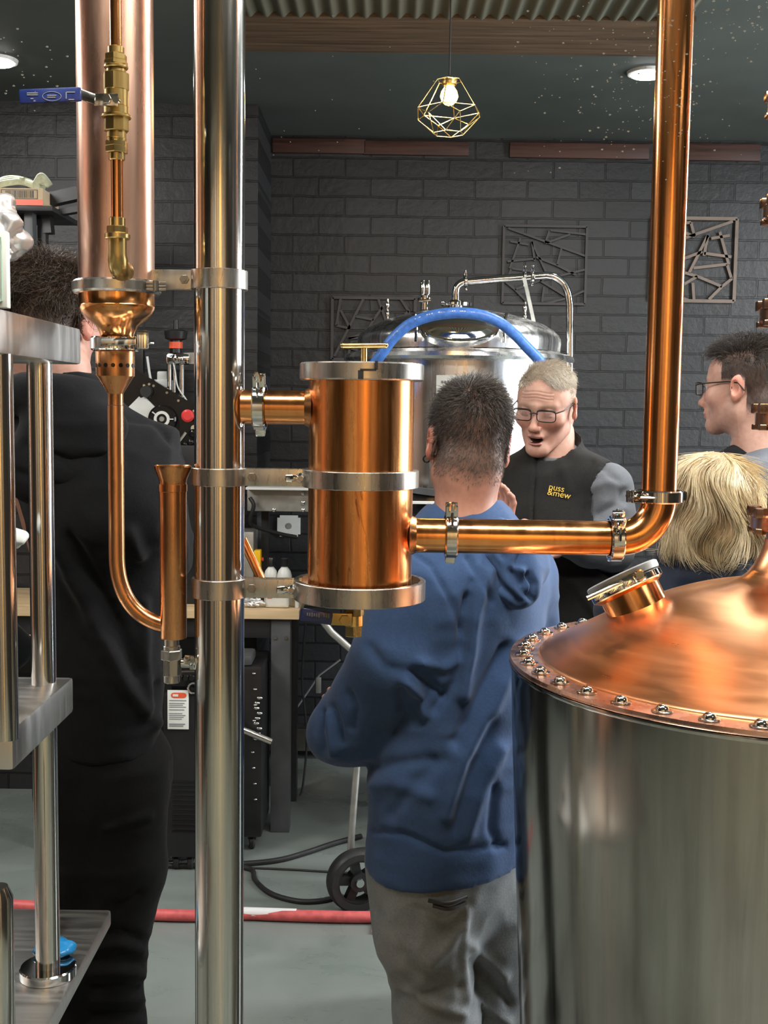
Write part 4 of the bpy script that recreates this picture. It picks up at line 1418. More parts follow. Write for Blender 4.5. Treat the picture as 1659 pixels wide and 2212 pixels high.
for i, (px, w, top) in enumerate(((556, 9, 1288), (646, 11, 1288), (655, 9, 1296))):
    x = on(px, 4.47); r = S(w / 2, 4.47); hh = P(px, top, 4.47).z - ztab
    t = thing('small_vial', ['slim clear vial by the support pole on the bench', 'slim capped vial at the bench end', 'shorter slim vial at the very bench end'][i], 'vial', (min(x, b_r.x - 0.012), 4.47, ztab), 'small vials on the workbench')
    x = min(x, b_r.x - 0.012)
    MB().lathe((x, 4.47, ztab + 0.0005), UP, [(0, r * .9), (0.003, r), (hh * 0.75, r), (hh * 0.8, r * 0.7)], 16).build('body', 'white_cloudy', t)
    MB().lathe((x, 4.47, ztab + hh * 0.78), UP, [(0, r * .85), (hh * 0.2, r * 0.85)], 16).build('cap', 'chrome', t)
mb = MB()
r3 = random.Random(9)
for k in range(14):
    a = Vector((on(530 + 20 * r3.random(), 4.44), 4.44 + 0.03 * r3.random(), ztab + 0.006 + 0.02 * r3.random()))
    mb.tube(catmull([a, a + Vector((r3.uniform(-.02, .03), 0.01, r3.uniform(0, .03))), a + Vector((r3.uniform(-.01, .05), 0, r3.uniform(-.003, .02)))], 4), 0.004, 8)
o = mb.build('foil_scrap', 'silver_foil'); tag(o, 'crumpled foil scraps on the bench beside the support pole', 'scraps', kind='stuff')
# grey cabinet panel with yellow switch box
x0, x1 = P(500, 1200, 4.62).x, P(550, 1200, 4.62).x
cb = thing('control_cabinet', 'pale grey control cabinet with yellow stop box standing behind the support pole', 'cabinet', ((x0 + x1) / 2, 4.62, ztab))
hh = P(540, 1147, 4.62).z - ztab
MB().box(((x0 + x1) / 2, 4.66, ztab + hh / 2), (x1 - x0, 0.16, hh), None, 0.004).build('body', 'grey_frame', cb)
yb = MB(); q = P(557, 1208, 4.60); yb.box(q, (S(15, 4.6), 0.05, S(42, 4.6)), None, 0.005); yo = yb.build('switch_box', 'yellow_plastic', cb)
MB().lathe(q + Vector((S(7, 4.6), 0, 0)), (1, 0, 0), [(0, 0.006), (0.006, 0.008), (0.010, 0.007)], 14).build('stop_button', 'orange_red', yo)

# ------------------------------------------------------------------ wall plate and stainless channel on the bench wall
def wallplate(label, px, py, w, h, Y, rot=0.0, name='cover_plate', mat='white_cloudy'):
    c = P(px, py, Y)
    t = thing(name, label, 'cover plate', tuple(c))
    W, H = S(w, Y) / 2, S(h, Y) / 2
    n_ = 0.22
    poly = [(-1, -1 + n_), (-1 + n_, -1 + n_), (-1 + n_, -1), (1 - n_, -1), (1 - n_, -1 + n_), (1, -1 + n_), (1, 1 - n_), (1 - n_, 1 - n_), (1 - n_, 1), (-1 + n_, 1), (-1 + n_, 1 - n_), (-1, 1 - n_)]
    cr, sr = math.cos(rot), math.sin(rot)
    MB().prism([(c.x + (u * W) * cr - (v * H) * sr, c.y, c.z + (u * W) * sr + (v * H) * cr) for u, v in poly], 0.012, (0, 1, 0)).build('plate', mat, t, 20)
    MB().lathe(c + Vector((0, -0.0055, 0)), (0, -1, 0), [(0, W * 0.28), (0.003, W * 0.25)], 20).build('boss', 'grey_frame', t)
    return t
wallplate('notched white plate mounted behind the bench below the steel channel', 624, 1136, 50, 46, YB - 0.0065)
a, b = P(534, 1080, 4.58), P(672, 1082, 4.58)
ch = thing('steel_channel', 'folded steel channel box with white edge spanning behind the copper canister', 'channel', ((a.x + b.x) / 2, 4.58, a.z))
MB().box(((a.x + b.x) / 2 + 0.05, 4.62, a.z), (b.x - a.x + 0.1, 0.08, S(48, 4.58)), None, 0.003).build('box', 'grey_frame', ch)
MB().box(((a.x + b.x) / 2 + 0.05, 4.57, a.z + S(27, 4.58)), (b.x - a.x + 0.1, 0.10, 0.009), None, 0.002).build('lip', 'white_plastic', ch)
mb = MB()
for px, py in ((655, 1066), (655, 1086), (592, 1102), (655, 1102)): mb.lathe(P(px, py, 4.578), (0, -1, 0), [(0, 0.009), (0.006, 0.007), (0.008, 0.003)], 12)
mb.build('screw', 'chrome', ch)
for dx in (0.06, b.x - a.x):
    MB().box((a.x + dx, 4.70, (a.z - 0.03 + ztab) / 2), (0.03, 0.03, a.z - 0.03 - ztab), None).build('support_leg', 'black_metal', ch)
mb = MB(); mb.tube(catmull([P(540, 1075, 4.55), P(548, 1092, 4.54), P(541, 1120, 4.55), P(548, 1136, 4.6), P(600, 1152, 4.66), P(640, 1160, 4.7)], 8), 0.008, 10)
o = mb.build('black_cable', 'black_rubber'); tag(o, 'black cable drooping from the steel channel behind the support pole', 'cable', 'black cables')

# ------------------------------------------------------------------ canning machine
YM = 4.56
cm = thing('canning_machine', 'black bench machine with slanted plate, white hub wheel and red knob', 'machine', (P(350, 930, YM).x, YM, ztab))
ang = math.radians(-31)
def mp(u, v, dy=0.0):      # pixel offsets rotated about the plate centre
    return P(352, 905, YM) + Vector((S(u * math.cos(ang) - v * math.sin(ang) * -1, YM) * 1.0, dy, 0)) if False else P(352 + u * math.cos(ang) + v * math.sin(ang), 905 - (u * math.sin(ang) - v * math.cos(ang)) * 1.0, YM) + Vector((0, dy, 0))
plate = [mp(-150, -62), mp(110, -62), mp(110, 75), mp(-150, 75)]
mb = MB(); mb.prism(plate, 0.04, (0, 1, 0)); mpl = mb.build('slant_plate', 'black_gloss', cm, 20)
mb = MB()
for u, v in ((-62, -50), (-52, -52), (-70, -42), (10, -52), (50, -50), (90, -50), (-20, -54)): mb.lathe(mp(u, v, -0.020), (0, -1, 0), [(0, 0.006), (0.003, 0.005)], 12)
mb.build('screw', 'chrome', mpl)
ctr = P(307, 893, YM - 0.024)
W = S(27, YM); n_ = 0.28
poly = [(-1, -1 + n_), (-1 + n_ * .6, -1 + n_), (-1 + n_, -1), (1 - n_, -1), (1 - n_ * .6, -1 + n_), (1, -1 + n_), (1, 1 - n_), (1 - n_ * .6, 1 - n_), (1 - n_, 1), (-1 + n_, 1), (-1 + n_ * .6, 1 - n_), (-1, 1 - n_)]
aa = math.radians(-45)
MB().prism([(ctr.x + W * (u * math.cos(aa) - v * math.sin(aa)) * 1.1, ctr.y, ctr.z + W * (u * math.sin(aa) + v * math.cos(aa)) * 1.1) for u, v in poly], 0.008, (0, 1, 0)).build('cover_plate', 'white_cloudy', cm, 20)
hub = P(352, 905, YM - 0.022)
MB().lathe(hub, (0, -1, 0), [(0, S(30, YM)), (0.018, S(30, YM)), (0.022, S(27, YM)), (0.022, 0.001)], 40).build('wheel', 'black_gloss', cm)
mb = MB(); mb.ring(hub + Vector((0, -0.024, 0)), (0, 1, 0), 0.006, S(17, YM), S(11, YM), 36, 0.001)
for a in (0.0, 2.5, 4.4): mb.bar(hub + Vector((math.cos(a) * S(15, YM), -0.025, math.sin(a) * S(15, YM))), hub + Vector((math.cos(a) * S(25, YM), -0.025, math.sin(a) * S(25, YM))), 0.004, 0.007, up=(0, 1, 0))
hb = mb.build('hub_ring', 'white_plastic', cm)
MB().lathe(hub + Vector((0, -0.022, 0)), (0, -1, 0), [(0, S(6, YM)), (0.006, S(5, YM))], 20).build('hub_cap', 'grey_frame', hb)
MB().lathe(P(408, 898, YM - 0.02), (0, -1, 0), [(0, S(10, YM)), (0.012, S(13, YM)), (0.03, S(13.5, YM)), (0.036, S(9, YM))], 32).build('red_knob', 'red_plastic', cm)
MB().lathe(P(318, 846, YM - 0.02), (0, -1, 0), [(0, S(13, YM)), (0.03, S(12, YM))], 28).build('rubber_roller', 'black_rubber', cm)
mb = MB()
for px in (366, 377, 393): mb.lathe((P(px, 850, YM + 0.04).x, YM + 0.04, P(px, 900, YM).z), UP, [(0, S(5 if px != 377 else 2.5, YM)), (P(px, 762, YM).z - P(px, 900, YM).z, S(5 if px != 377 else 2.5, YM))], 20)
mb.build('guide_rod', 'chrome', cm)
mb = MB(); q = P(384, 775, YM); mb.box(q + Vector((0, 0.03, 0)), (S(52, YM), 0.07, S(24, YM)), None, 0.015); mb.ball(q + Vector((0.0, -0.004, 0)), S(11, YM), 20, (1.2, 0.5, 1)); mb.build('head_block', 'chrome', cm)
mb = MB(); mb.bar(P(400, 775, YM + 0.03), P(470, 772, YM + 0.03), 0.04, S(24, YM), up=UP); mb.build('side_arm', 'grey_frame', cm)
hw = P(380, 722, YM + 0.03)
MB().lathe((hw.x, hw.y, 0), UP, [(P(380, 762, YM).z, S(13, YM)), (P(380, 735, YM).z, S(12, YM)), (P(380, 731, YM).z, S(23, YM)), (P(380, 715, YM).z, S(25, YM)), (P(380, 712, YM).z, S(20, YM)), (P(380, 710, YM).z, S(6, YM)), (P(380, 690, YM).z, S(5, YM))], 28).build('hand_wheel', 'black_plastic', cm)
MB().lathe((hw.x, hw.y, 0), UP, [(P(380, 752, YM).z, S(14.5, YM)), (P(380, 738, YM).z, S(14.5, YM))], 24).build('orange_collar', 'orange_red', cm)
mb = MB(); mb.box(P(352, 835, YM + 0.12), (S(40, YM), 0.06, S(30, YM)), None, 0.006); mb.box(P(352, 815, YM + 0.12), (S(22, YM), 0.05, S(26, YM)), None, 0.008); mb.build('white_motor', 'white_plastic', cm)
mb = MB()
mb.tube(catmull([P(318, 770, YM), P(322, 800, YM), P(327, 835, YM), P(322, 858, YM - 0.02)], 8), 0.005, 10)
mb.tube(catmull([P(372, 775, YM), P(378, 800, YM), P(384, 835, YM), P(400, 860, YM), P(420, 890, YM)], 8), 0.003, 8)
mb.tube(catmull([P(285, 815, YM), P(292, 835, YM), P(302, 848, YM)], 6), 0.003, 8)
mb.build('wire', 'white_cloudy', cm)
mb = MB()
for px, py, r in ((418, 935, 11), (412, 955, 8), (400, 960, 6), (408, 985, 6), (395, 1005, 8)): mb.ball(P(px, py, YM - 0.03), S(r, YM), 16, (1, 0.8, 1))
mb.build('air_fitting', 'black_gloss', cm)
mb = MB(); mb.tube([P(360, 980, YM - 0.03), P(380, 962, YM - 0.03), P(402, 934, YM - 0.03)], 0.007, 10); mb.lathe(P(420, 925, YM - 0.03), (0, -1, 0), [(0, S(8, YM)), (0.01, S(7, YM))], 20); mb.build('air_line', 'chrome', cm)
mb = MB(); mb.box((P(385, 1010, YM).x, YM + 0.05, (P(385, 960, YM).z + ztab) / 2), (S(120, YM), 0.18, P(385, 960, YM).z - ztab), None, 0.01); mb.box((P(255, 780, YM).x, YM + 0.08, P(255, 790, YM).z), (S(95, YM), 0.03, S(130, YM)), None, 0.012); mb.bar(P(290, 850, YM + 0.08), P(345, 1100, YM + 0.08), 0.05, 0.05); mb.build('machine_body', 'black_plastic', cm)

# ------------------------------------------------------------------ black machines under the bench
def under(px0, px1, py0, Y, label, name='air_compressor', slots=True, tag_=False):
    x0, x1 = P(px0, 1600, Y).x, P(px1, 1600, Y).x
    zt2 = P((px0 + px1) / 2, py0, Y).z
    t = thing(name, label, 'machine', ((x0 + x1) / 2, Y, 0), 'black machines below the bench')
    cz = 0.055
    MB().box(((x0 + x1) / 2, Y + 0.15, (zt2 + cz) / 2), (x1 - x0, 0.30, zt2 - cz), None, 0.012).build('case', 'black_plastic', t)
    if slots:
        mb = MB()
        for k in range(11):
            z_ = cz + 0.10 + 0.018 * k
            mb.tube([(x1 - 0.10, Y - 0.002, z_), (x1 - 0.015, Y - 0.002, z_)], 0.0025, 6)
        mb.build('vent_slat', 'black_gloss', t)
    for x_ in (x0 + 0.04, x1 - 0.04):
        for y_ in (Y + 0.04, Y + 0.26):
            mb = MB(); mb.lathe((x_ - 0.010, y_, 0.026), (1, 0, 0), [(0, 0.022), (0.003, 0.026), (0.017, 0.026), (0.02, 0.022)], 20)
            mb.box((x_, y_, 0.048), (0.03, 0.03, 0.014))
            w_ = mb.build('caster', 'black_rubber', t)
            MB().lathe((x_ - 0.012, y_, 0.026), (1, 0, 0), [(0, 0.010), (0.024, 0.010)], 14).build('caster_hub', 'chrome', w_)
    return t, x0, x1, zt2
Yc_ = 4.02
t, x0, x1, zz2 = under(352, 432, 1500, Yc_, 'black cased machine with white and red instruction label by the drain valve')
lb = MB(); a, b = P(362, 1490, Yc_ - 0.003), P(408, 1575, Yc_ - 0.003)
lb.box(((a.x + b.x) / 2, Yc_ - 0.006, (a.z + b.z) / 2), (b.x - a.x, 0.003, a.z - b.z), None, 0.0012)
lab = lb.build('instruction_label', 'paper_white', t)
mb = MB(); c_ = P(386, 1502, Yc_ - 0.008); mb.prism([(c_.x + S(17, Yc_) * math.copysign(abs(math.cos(a_)) ** 0.35, math.cos(a_)), Yc_ - 0.0082, c_.z + S(6, Yc_) * math.sin(a_)) for a_ in np.linspace(0, 2 * math.pi, 32, endpoint=False)], 0.001, (0, 1, 0)); mb.build('label_badge', 'orange_red', lab)
mb = MB(); mb.box((c_.x - S(7, Yc_), Yc_ - 0.009, c_.z), (S(12, Yc_), 0.001, S(5, Yc_))); mb.build('badge_text', 'paper_white', lab)
mb = MB()
for k, y_ in enumerate((1512, 1518, 1522, 1526, 1532, 1540, 1544, 1548, 1552, 1563, 1567)):
    e = 404 - (k * 37 % 11)
    mb.box((P((366 + e) / 2, y_, Yc_).x, Yc_ - 0.0082, P(386, y_, Yc_).z), (S(e - 366, Yc_), 0.001, S(1.6 if k < 9 else 2.6, Yc_)))
mb.build('label_print', 'print_grey', lab)
mb = MB()
for k in range(3): mb.lathe(P(389 + 13 * k, 1464, Yc_), (0, -1, 0), [(0, 0.011), (0.012, 0.009)], 16)
mb.box(((x0 + x1) / 2, Yc_ + 0.12, zz2 + 0.035), (x1 - x0 - 0.01, 0.2, 0.07), None, 0.01)
mb.build('pump_head', 'black_gloss', t)
mb = MB(); mb.ring(P(418, 1486, Yc_ - 0.012), (0, 1, 0), 0.01, 0.022, 0.015, 24); mb.build('gauge_ring', 'chrome', t)
t, x0, x1, zz2 = under(468, 566, 1440, 4.22, 'black cased machine with bright vent grille between support pole and bench leg', slots=False)
mb = MB()
for k in range(9):
    z_ = P(560, 1520 + 12 * k, 4.2).z
    MB().ball(P(548 + 3 * math.sin(k), 1455 + 34 * k, 4.215), 0.006, 10, (1.2, 0.5, 0.6)).build('grille_stud', 'chrome', t)
    MB().ball(P(556 + 4 * math.cos(k * 2), 1508 + 11 * k, 4.215), 0.007, 10, (1.6, 0.5, 0.8)).build('grille_stud', 'chrome', t)
MB().box(((x0 + x1) / 2 - 0.01, 4.30, zz2 + 0.02), (x1 - x0 - 0.06, 0.14, 0.04), None, 0.012).build('top_tray', 'grey_metal_paint', t)
o = MB().tube([P(446, 1550, 4.15), P(520, 1575, 4.17), P(586, 1602, 4.185)], 0.013, 16).build('clear_tube', 'steel')
tag(o, 'clear plastic tube slanting down in front of the black machine', 'tube')

# ------------------------------------------------------------------ hand truck
YD = 4.0
hd = thing('hand_truck', 'hand truck with pale bent tube frame and black spoked wheel', 'hand truck', (P(765, 1900, YD).x, YD, 0))
wc = onfloor(768, 1966)
YW = wc.y
rw = S(70, YW)
def FR(px, py): return P(px, py, YW + 0.05)
fr = [FR(690, 1330), FR(702, 1348), FR(716, 1366)] + [FR(750, 1396), FR(768, 1412)] + catmull([FR(775, 1421), FR(778, 1434), FR(778, 1452)], 5) + [FR(772, 1640), FR(760, 1790), FR(757, 1850)]
MB().tube(fr, S(8, YW), 16).build('frame_tube', 'grey_frame', hd)
fr2 = [q + Vector((0.30, 0.12, 0)) for q in fr]
MB().tube(fr2, S(8, YW), 16).build('frame_tube', 'grey_frame', hd)
wcv = Vector((P(772, 1895, YW).x, YW, rw))
for dx in (0.0, 0.34):
    c_ = wcv + Vector((dx, 0.03 * (dx > 0), 0))
    mb = MB()
    axw = Vector((0.35, -1, 0)).normalized()
    pts = []
    mb.lathe(c_ - axw * 0.028, axw, [(0, rw * 0.72), (0, rw * 0.92), (0.008, rw * 0.985), (0.020, rw), (0.036, rw), (0.048, rw * 0.985), (0.056, rw * 0.92), (0.056, rw * 0.72), (0, rw * 0.72)], 48, cap=False)
    tyre = mb.build('tyre', 'black_rubber', hd)
    mb = MB()
    a_, u_, w_ = mb.frame(axw)
    for k in range(5):
        th = 2 * math.pi * k / 5 + 0.5
        d = u_ * math.cos(th) + w_ * math.sin(th)
        mb.bar(c_ + d * rw * 0.15, c_ + d * rw * 0.78, 0.030, 0.026, up=axw)
    mb.lathe(c_ - axw * 0.028, axw, [(0, rw * 0.30), (0.056, rw * 0.30)], 24)
    mb.ring(c_, axw, 0.05, rw * 0.78, rw * 0.66, 48)
    wh = mb.build('wheel', 'black_plastic', hd)
    MB().lathe(c_ + axw * 0.026, axw, [(0, rw * 0.15), (0.008, rw * 0.13)], 20).build('axle_cap', 'chrome', wh)
MB().tube([wcv, wcv + Vector((0.34, 0.03, 0))], 0.010, 12).build('axle', 'steel_dark', hd)
q = onfloor(800, 1975)
MB().box((wcv.x + 0.2, YW - 0.10, 0.006), (0.30, 0.16, 0.008), None, 0.002).build('toe_plate', 'grey_frame', hd)
MB().tube([FR(757, 1838), FR(805, 1832), FR(860, 1830)], 0.008, 10).build('cross_bar', 'black_metal', hd)
MB().box((wcv.x + 0.17, YW + 0.02, 0.22), (0.20, 0.012, 0.14), None).build('back_strip', 'grey_frame', hd)

# thin hanging cords under the bench
o = MB().tube(catmull([P(660, 1345, 4.85), P(655, 1420, 4.85), P(653, 1480, 4.85), P(661, 1560, 4.85), P(662, 1620, 4.86), P(654, 1700, 4.86), P(645, 1740, 4.86), P(680, 1748, 4.86), P(760, 1732, 4.86)], 8), 0.005, 8).build('hanging_cord', 'grey_metal_paint')
tag(o, 'thin grey cord hanging behind the bench end', 'cord')
hk = thing('wall_strap', 'small strap clip hanging on crossed cords behind the bench', 'strap', tuple(P(690, 1460, 5.3)))
MB().tube([P(735, 1425, 5.3), P(690, 1458, 5.3), P(640, 1530, 5.3)], 0.005, 8).build('cord', 'print_grey', hk)
MB().box(P(688, 1480, 5.3), (0.025, 0.015, 0.075), None, 0.004).build('clip', 'grey_frame', hk)

# ------------------------------------------------------------------ hoses and cables on the floor
def floor_tube(name, pix, r, mat, label, cat, group=None, n=10):
    o = MB().tube(catmull([onfloor(x, y, r * 1.02) if len(q_ := (x, y)) else 0 for x, y in pix], 8), r, n).build(name, mat)
    tag(o, label, cat, group)
    return o
ho = floor_tube('floor_hose', [(20, 1955), (130, 1962), (300, 1974), (420, 1978), (520, 1974), (640, 1978), (800, 1981), (950, 1975), (1080, 1940), (1200, 1910)], 0.019, 'pink_hose', 'faded red hose lying straight across the floor behind the poles', 'hose', n=20)
q0, q1 = onfloor(522, 1966, 0.042), onfloor(655, 1976, 0.040)
mb = MB(); mb.tube([onfloor(516, 1972, 0.0215), onfloor(580, 1974, 0.0215), onfloor(640, 1976, 0.0205)], 0.0192, 16); mb.build('tape_band', 'tape_white', ho)
floor_tube('floor_cable', [(250, 1855), (330, 1868), (420, 1870), (520, 1866), (600, 1858), (660, 1842), (720, 1822), (780, 1806)], 0.010, 'black_rubber', 'black cable crossing the floor up to the hand truck', 'cable', 'black cables')
floor_tube('floor_cable', [(520, 1872), (545, 1880), (552, 1902), (585, 1930), (640, 1946), (690, 1946), (735, 1936)], 0.009, 'black_rubber', 'black cable looping forward to the hand truck wheel', 'cable', 'black cables')
floor_tube('floor_cable', [(320, 1830), (350, 1828), (372, 1838), (352, 1852), (325, 1858), (380, 1856), (440, 1846)], 0.008, 'black_rubber', 'coiled black cable below the labelled machine', 'cable', 'black cables')
floor_tube('floor_cable', [(520, 1874), (620, 1878), (720, 1884), (790, 1888)], 0.004, 'black_rubber', 'thin black wire running straight to the wheel', 'cable', 'black cables')

# ------------------------------------------------------------------ shelf unit at the left wall
YS = 4.25
sh = thing('shelf_unit', 'dark steel shelf upright with arm bracket at the brick wall', 'shelf', (P(66, 600, YS).x, YS, 0))
q = P(66, 500, YS)
zsh = P(40, 450, YS).z
MB().box((q.x, YS, zsh / 2 - 0.005), (S(18, YS), 0.05, zsh - 0.01), None, 0.002).build('upright', 'grey_metal_paint', sh)
MB().box((q.x + S(18, YS), YS + 0.05, (zsh - 0.01) / 2), (S(18, YS), 0.04, zsh - 0.01), None, 0.002).build('upright', 'black_metal', sh)
MB().box((q.x - 0.30, YS + 0.10, zsh - 0.010), (0.80, 0.34, 0.018), None, 0.002).build('shelf_board', 'black_metal', sh)
mb = MB(); mb.bar(P(108, 432, YS + 0.05), P(172, 418, YS + 0.05), 0.05, 0.045); mb.bar(P(100, 440, YS + 0.05), P(106, 505, YS + 0.05), 0.05, 0.03); mb.bar(P(72, 470, YS + 0.06), P(175, 452, YS + 0.06), 0.04, 0.02); mb.bar(P(20, 440, YS + 0.06), P(58, 476, YS + 0.06), 0.03, 0.02)
mb.build('arm_bracket', 'black_plastic', sh)
MB().box((q.x - 0.55, YS, zsh / 2 - 0.005), (0.05, 0.05, zsh - 0.012), None, 0.002).build('upright', 'black_metal', sh)
a, b = P(-20, 406, YS - 0.06), P(93, 450, YS - 0.06)
bx = thing('cardboard_box', 'shallow beige cardboard box with red edge and barcode on the shelf', 'box', ((a.x + b.x) / 2, YS + 0.02, zsh))
hb = a.z - zsh
MB().box(((a.x + b.x) / 2, YS + 0.04, zsh + hb / 2 + 0.001), (b.x - a.x, 0.20, hb), None, 0.002).build('carton', 'cardboard', bx)
MB().box(((a.x + b.x) / 2 + 0.0005, YS - 0.0605, zsh + 0.011), (b.x - a.x, 0.002, 0.020)).build('red_stripe', 'orange_red', bx)
mb = MB()
x_0, x_1 = P(3, 420, YS - 0.06).x, P(81, 420, YS - 0.06).x
z_0, z_1 = P(40, 429, YS - 0.06).z, P(40, 410, YS - 0.06).z
for (u0, w0, u1, w1) in ((x_0, z_0, x_1, z_0), (x_0, z_1, x_1, z_1), (x_0, z_0, x_0, z_1), (x_1, z_0, x_1, z_1)):
    mb.bar((u0, YS - 0.0605, w0), (u1, YS - 0.0605, w1), 0.0015, 0.0022, up=(0, 1, 0))
rb = random.Random(2); u = x_0 + 0.016
while u < x_1 - 0.014:
    wd = rb.choice([0.0012, 0.002, 0.003])
    mb.box((u, YS - 0.0605, (z_0 + z_1) / 2), (wd, 0.0012, (z_1 - z_0) * 0.82)); u += wd + rb.choice([0.0015, 0.0025, 0.0035])
mb.build('barcode', 'print_black', bx)
mb = MB()
zb_ = a.z + 0.002
for k in range(3):
    mb.tube(catmull([P(-15, 402 - 3 * k, YS), P(20, 394 - 4 * k, YS + 0.03 * k), P(50, 393 - 2 * k, YS + 0.02), P(78, 402 - k, YS + 0.04 * k), P(95, 404 + k, YS + 0.03)], 6), 0.006, 8, flat=2.0)
mb.tube(catmull([P(76, 398, YS), P(88, 380, YS), P(100, 390, YS), P(108, 402, YS)], 6), 0.006, 8, flat=2)
mb.tube(catmull([P(84, 392, YS), P(96, 392, YS), P(104, 402, YS)], 6), 0.005, 8, flat=2)
o = mb.build('strap_coil', 'strap_green'); tag(o, 'heap of olive green webbing straps on top of the cardboard box', 'straps')

# ------------------------------------------------------------------ steel rack in front
rk = thing('steel_rack', 'polished steel bottling rack with thick square plates on round posts', 'rack', (-0.62, 1.7, 0))
def plate_box(x1, y0, y1, z0, z1, mat='steel', wid=0.42):
    return MB().box((x1 - wid / 2, (y0 + y1) / 2, (z0 + z1) / 2), (wid, y1 - y0, z1 - z0), None, 0.006)
plate_box(-0.470, 1.36, 1.80, 1.737, 1.792).build('top_plate', 'steel_plate', rk)
plate_box(-0.488, 1.50, 1.80, 1.190, 1.246).build('middle_plate', 'steel_plate', rk)
plate_box(-0.478, 1.10, 1.995, 0.747, 0.777).build('bottom_plate', 'steel_plate', rk)
rpst = 0.019
pxr = P(84, 1130, 1.74).x
for n_, (x_, y_) in enumerate(((pxr, 1.755), (pxr - 0.27, 1.755))):
    MB().lathe((x_, y_, 0.777), UP, [(0, rpst), (0.962, rpst)], 36).build('post', 'steel', rk)
    mb = MB(); mb.lathe((x_, y_, 0.7775), UP, [(0, 0.044), (0.013, 0.044), (0.015, 0.042), (0.015, rpst * 0.9)], 40); mb.build('post_foot', 'chrome', rk)
MB().lathe((P(-4, 1000, 1.45).x, 1.46, 1.246), UP, [(0, 0.017), (0.492, 0.017)], 30).build('post', 'steel', rk)
for x_ in (-0.76, -0.87):
    for y_ in (1.15, 1.95):
        MB().box((x_, y_, 0.372), (0.05, 0.05, 0.744), None, 0.003).build('leg', 'steel_brushed', rk)
# things on the rack
zr = 1.792
def rp3(px, py, Y): return P(px, py, Y)
pk = thing('sign_card', 'white card with pale green frame print standing on the rack top plate', 'card', (P(-25, 660, 1.45).x, 1.45, zr))
a = P(15, 600, 1.42)
MB().box((a.x - 0.05, 1.427, zr + 0.046), (0.10, 0.014, 0.092), None, 0.002).build('box', 'paper_white', pk)
mb = MB()
for (u0, w0, u1, w1) in ((-0.006, 0.008, -0.006, 0.084), (-0.006, 0.084, -0.09, 0.084), (-0.006, 0.008, -0.09, 0.008)):
    mb.bar((a.x + u0, 1.4193, zr + w0), (a.x + u1, 1.4193, zr + w1), 0.001, 0.0035, up=(0, 1, 0))
mb.build('green_print', 'pale_green', pk)
S_ = SDF(tuple(P(-40, 545, 1.62) + Vector((0, -0.06, -0.02))), tuple(P(55, 430, 1.62) + Vector((0, 0.06, 0.02))), 0.003)
q = P(4, 500, 1.62)
S_.ell(q, (0.030, 0.03, 0.045), 0.01); S_.ell(P(26, 510, 1.62), (0.014, 0.025, 0.022), 0.012)
V, Q = S_.mesh(); N_ = normals_of(V, Q); V = V + N_ * (vnoise(V * 40, 3) * 0.014 + vnoise(V * 100, 5) * 0.005)[:, None]
pch = np_obj('foil_pouch', V, Q, 'silver_foil'); tag(pch, 'crumpled silver foil pouch behind the white card on the rack', 'pouch')
def crumple(name, label, cat, c, r, mat, seed, amp=0.006, fr=40):
    S_ = SDF(tuple(Vector(c) - Vector(r) * 1.3 - Vector((.02,) * 3)), tuple(Vector(c) + Vector(r) * 1.3 + Vector((.02,) * 3)), 0.003)
    S_.ell(c, r, 0)
    V, Q = S_.mesh(); N_ = normals_of(V, Q); V = V + N_ * (vnoise(V * fr, seed) * amp + vnoise(V * fr * 2.3, seed + 1) * amp * 0.4)[:, None]
    o = np_obj(name, V, Q, mat); tag(o, label, cat); return o
crumple('paper_towel', 'white paper towel draped at the rack post midway', 'paper towel', P(8, 1165, 1.64), (0.035, 0.03, 0.016), 'paper_white', 11)
crumple('cleaning_cloth', 'small white cloth on the middle rack plate', 'cloth', P(5, 1478, 1.62), (0.022, 0.03, 0.007), 'paper_white', 21, 0.004)
crumple('blue_glove_pack', 'bright blue crumpled film on the bottom rack plate', 'wrapper', tuple(Vector((P(118, 2078, 1.80).x, 1.80, 0.799))), (0.035, 0.03, 0.011), 'blue_film', 31, 0.005)
crumple('dark_strap_clip', 'small black clip behind the rack post foot', 'clip', tuple(Vector((P(112, 2010, 1.92).x, 1.92, 0.793))), (0.012, 0.02, 0.014), 'black_plastic', 41, 0.004)
crumple('cork_stopper', 'tan wooden stopper peeking past the rack post', 'stopper', tuple(Vector((P(108, 1980, 1.93).x + 0.001, 1.955, 0.800))), (0.008, 0.010, 0.022), 'pine', 51, 0.002)
jar = thing('glass_bottle', 'clear glass bottle at the picture edge on the bottom rack plate', 'bottle', (P(-2, 2000, 1.45).x, 1.45, 0.777))
MB().lathe((P(-4, 1900, 1.45).x, 1.45, 0.778), UP, [(0, 0.016), (0.004, 0.0185), (0.26, 0.0185), (0.275, 0.012)], 28).build('glass', 'steel', jar)
# dark appliance behind the grey haired man's shoulder
q = P(905, 1085, 3.9)
ap = thing('black_appliance', 'black rounded appliance seen between copper canister and the grey haired man', 'appliance', (q.x, 3.9, 0))
MB().box((q.x + 0.03, 4.0, q.z - 0.02), (0.24, 0.2, S(76, 3.9)), None, 0.03).build('housing', 'black_gloss', ap)
MB().box((q.x + 0.03, 3.89, q.z + 0.0), (0.24, 0.012, 0.010), None, 0.002).build('band', 'white_plastic', ap)
mb = MB(); mb.bar((q.x - 0.08, 3.893, q.z + 0.05), (q.x + 0.12, 3.893, q.z + 0.025), 0.012, 0.022); mb.build('handle', 'grey_metal_paint', ap)
MB().box((q.x + 0.03, 4.0, (q.z - 0.08) / 2), (0.06, 0.06, q.z - 0.085), None).build('pedestal', 'black_metal', ap)
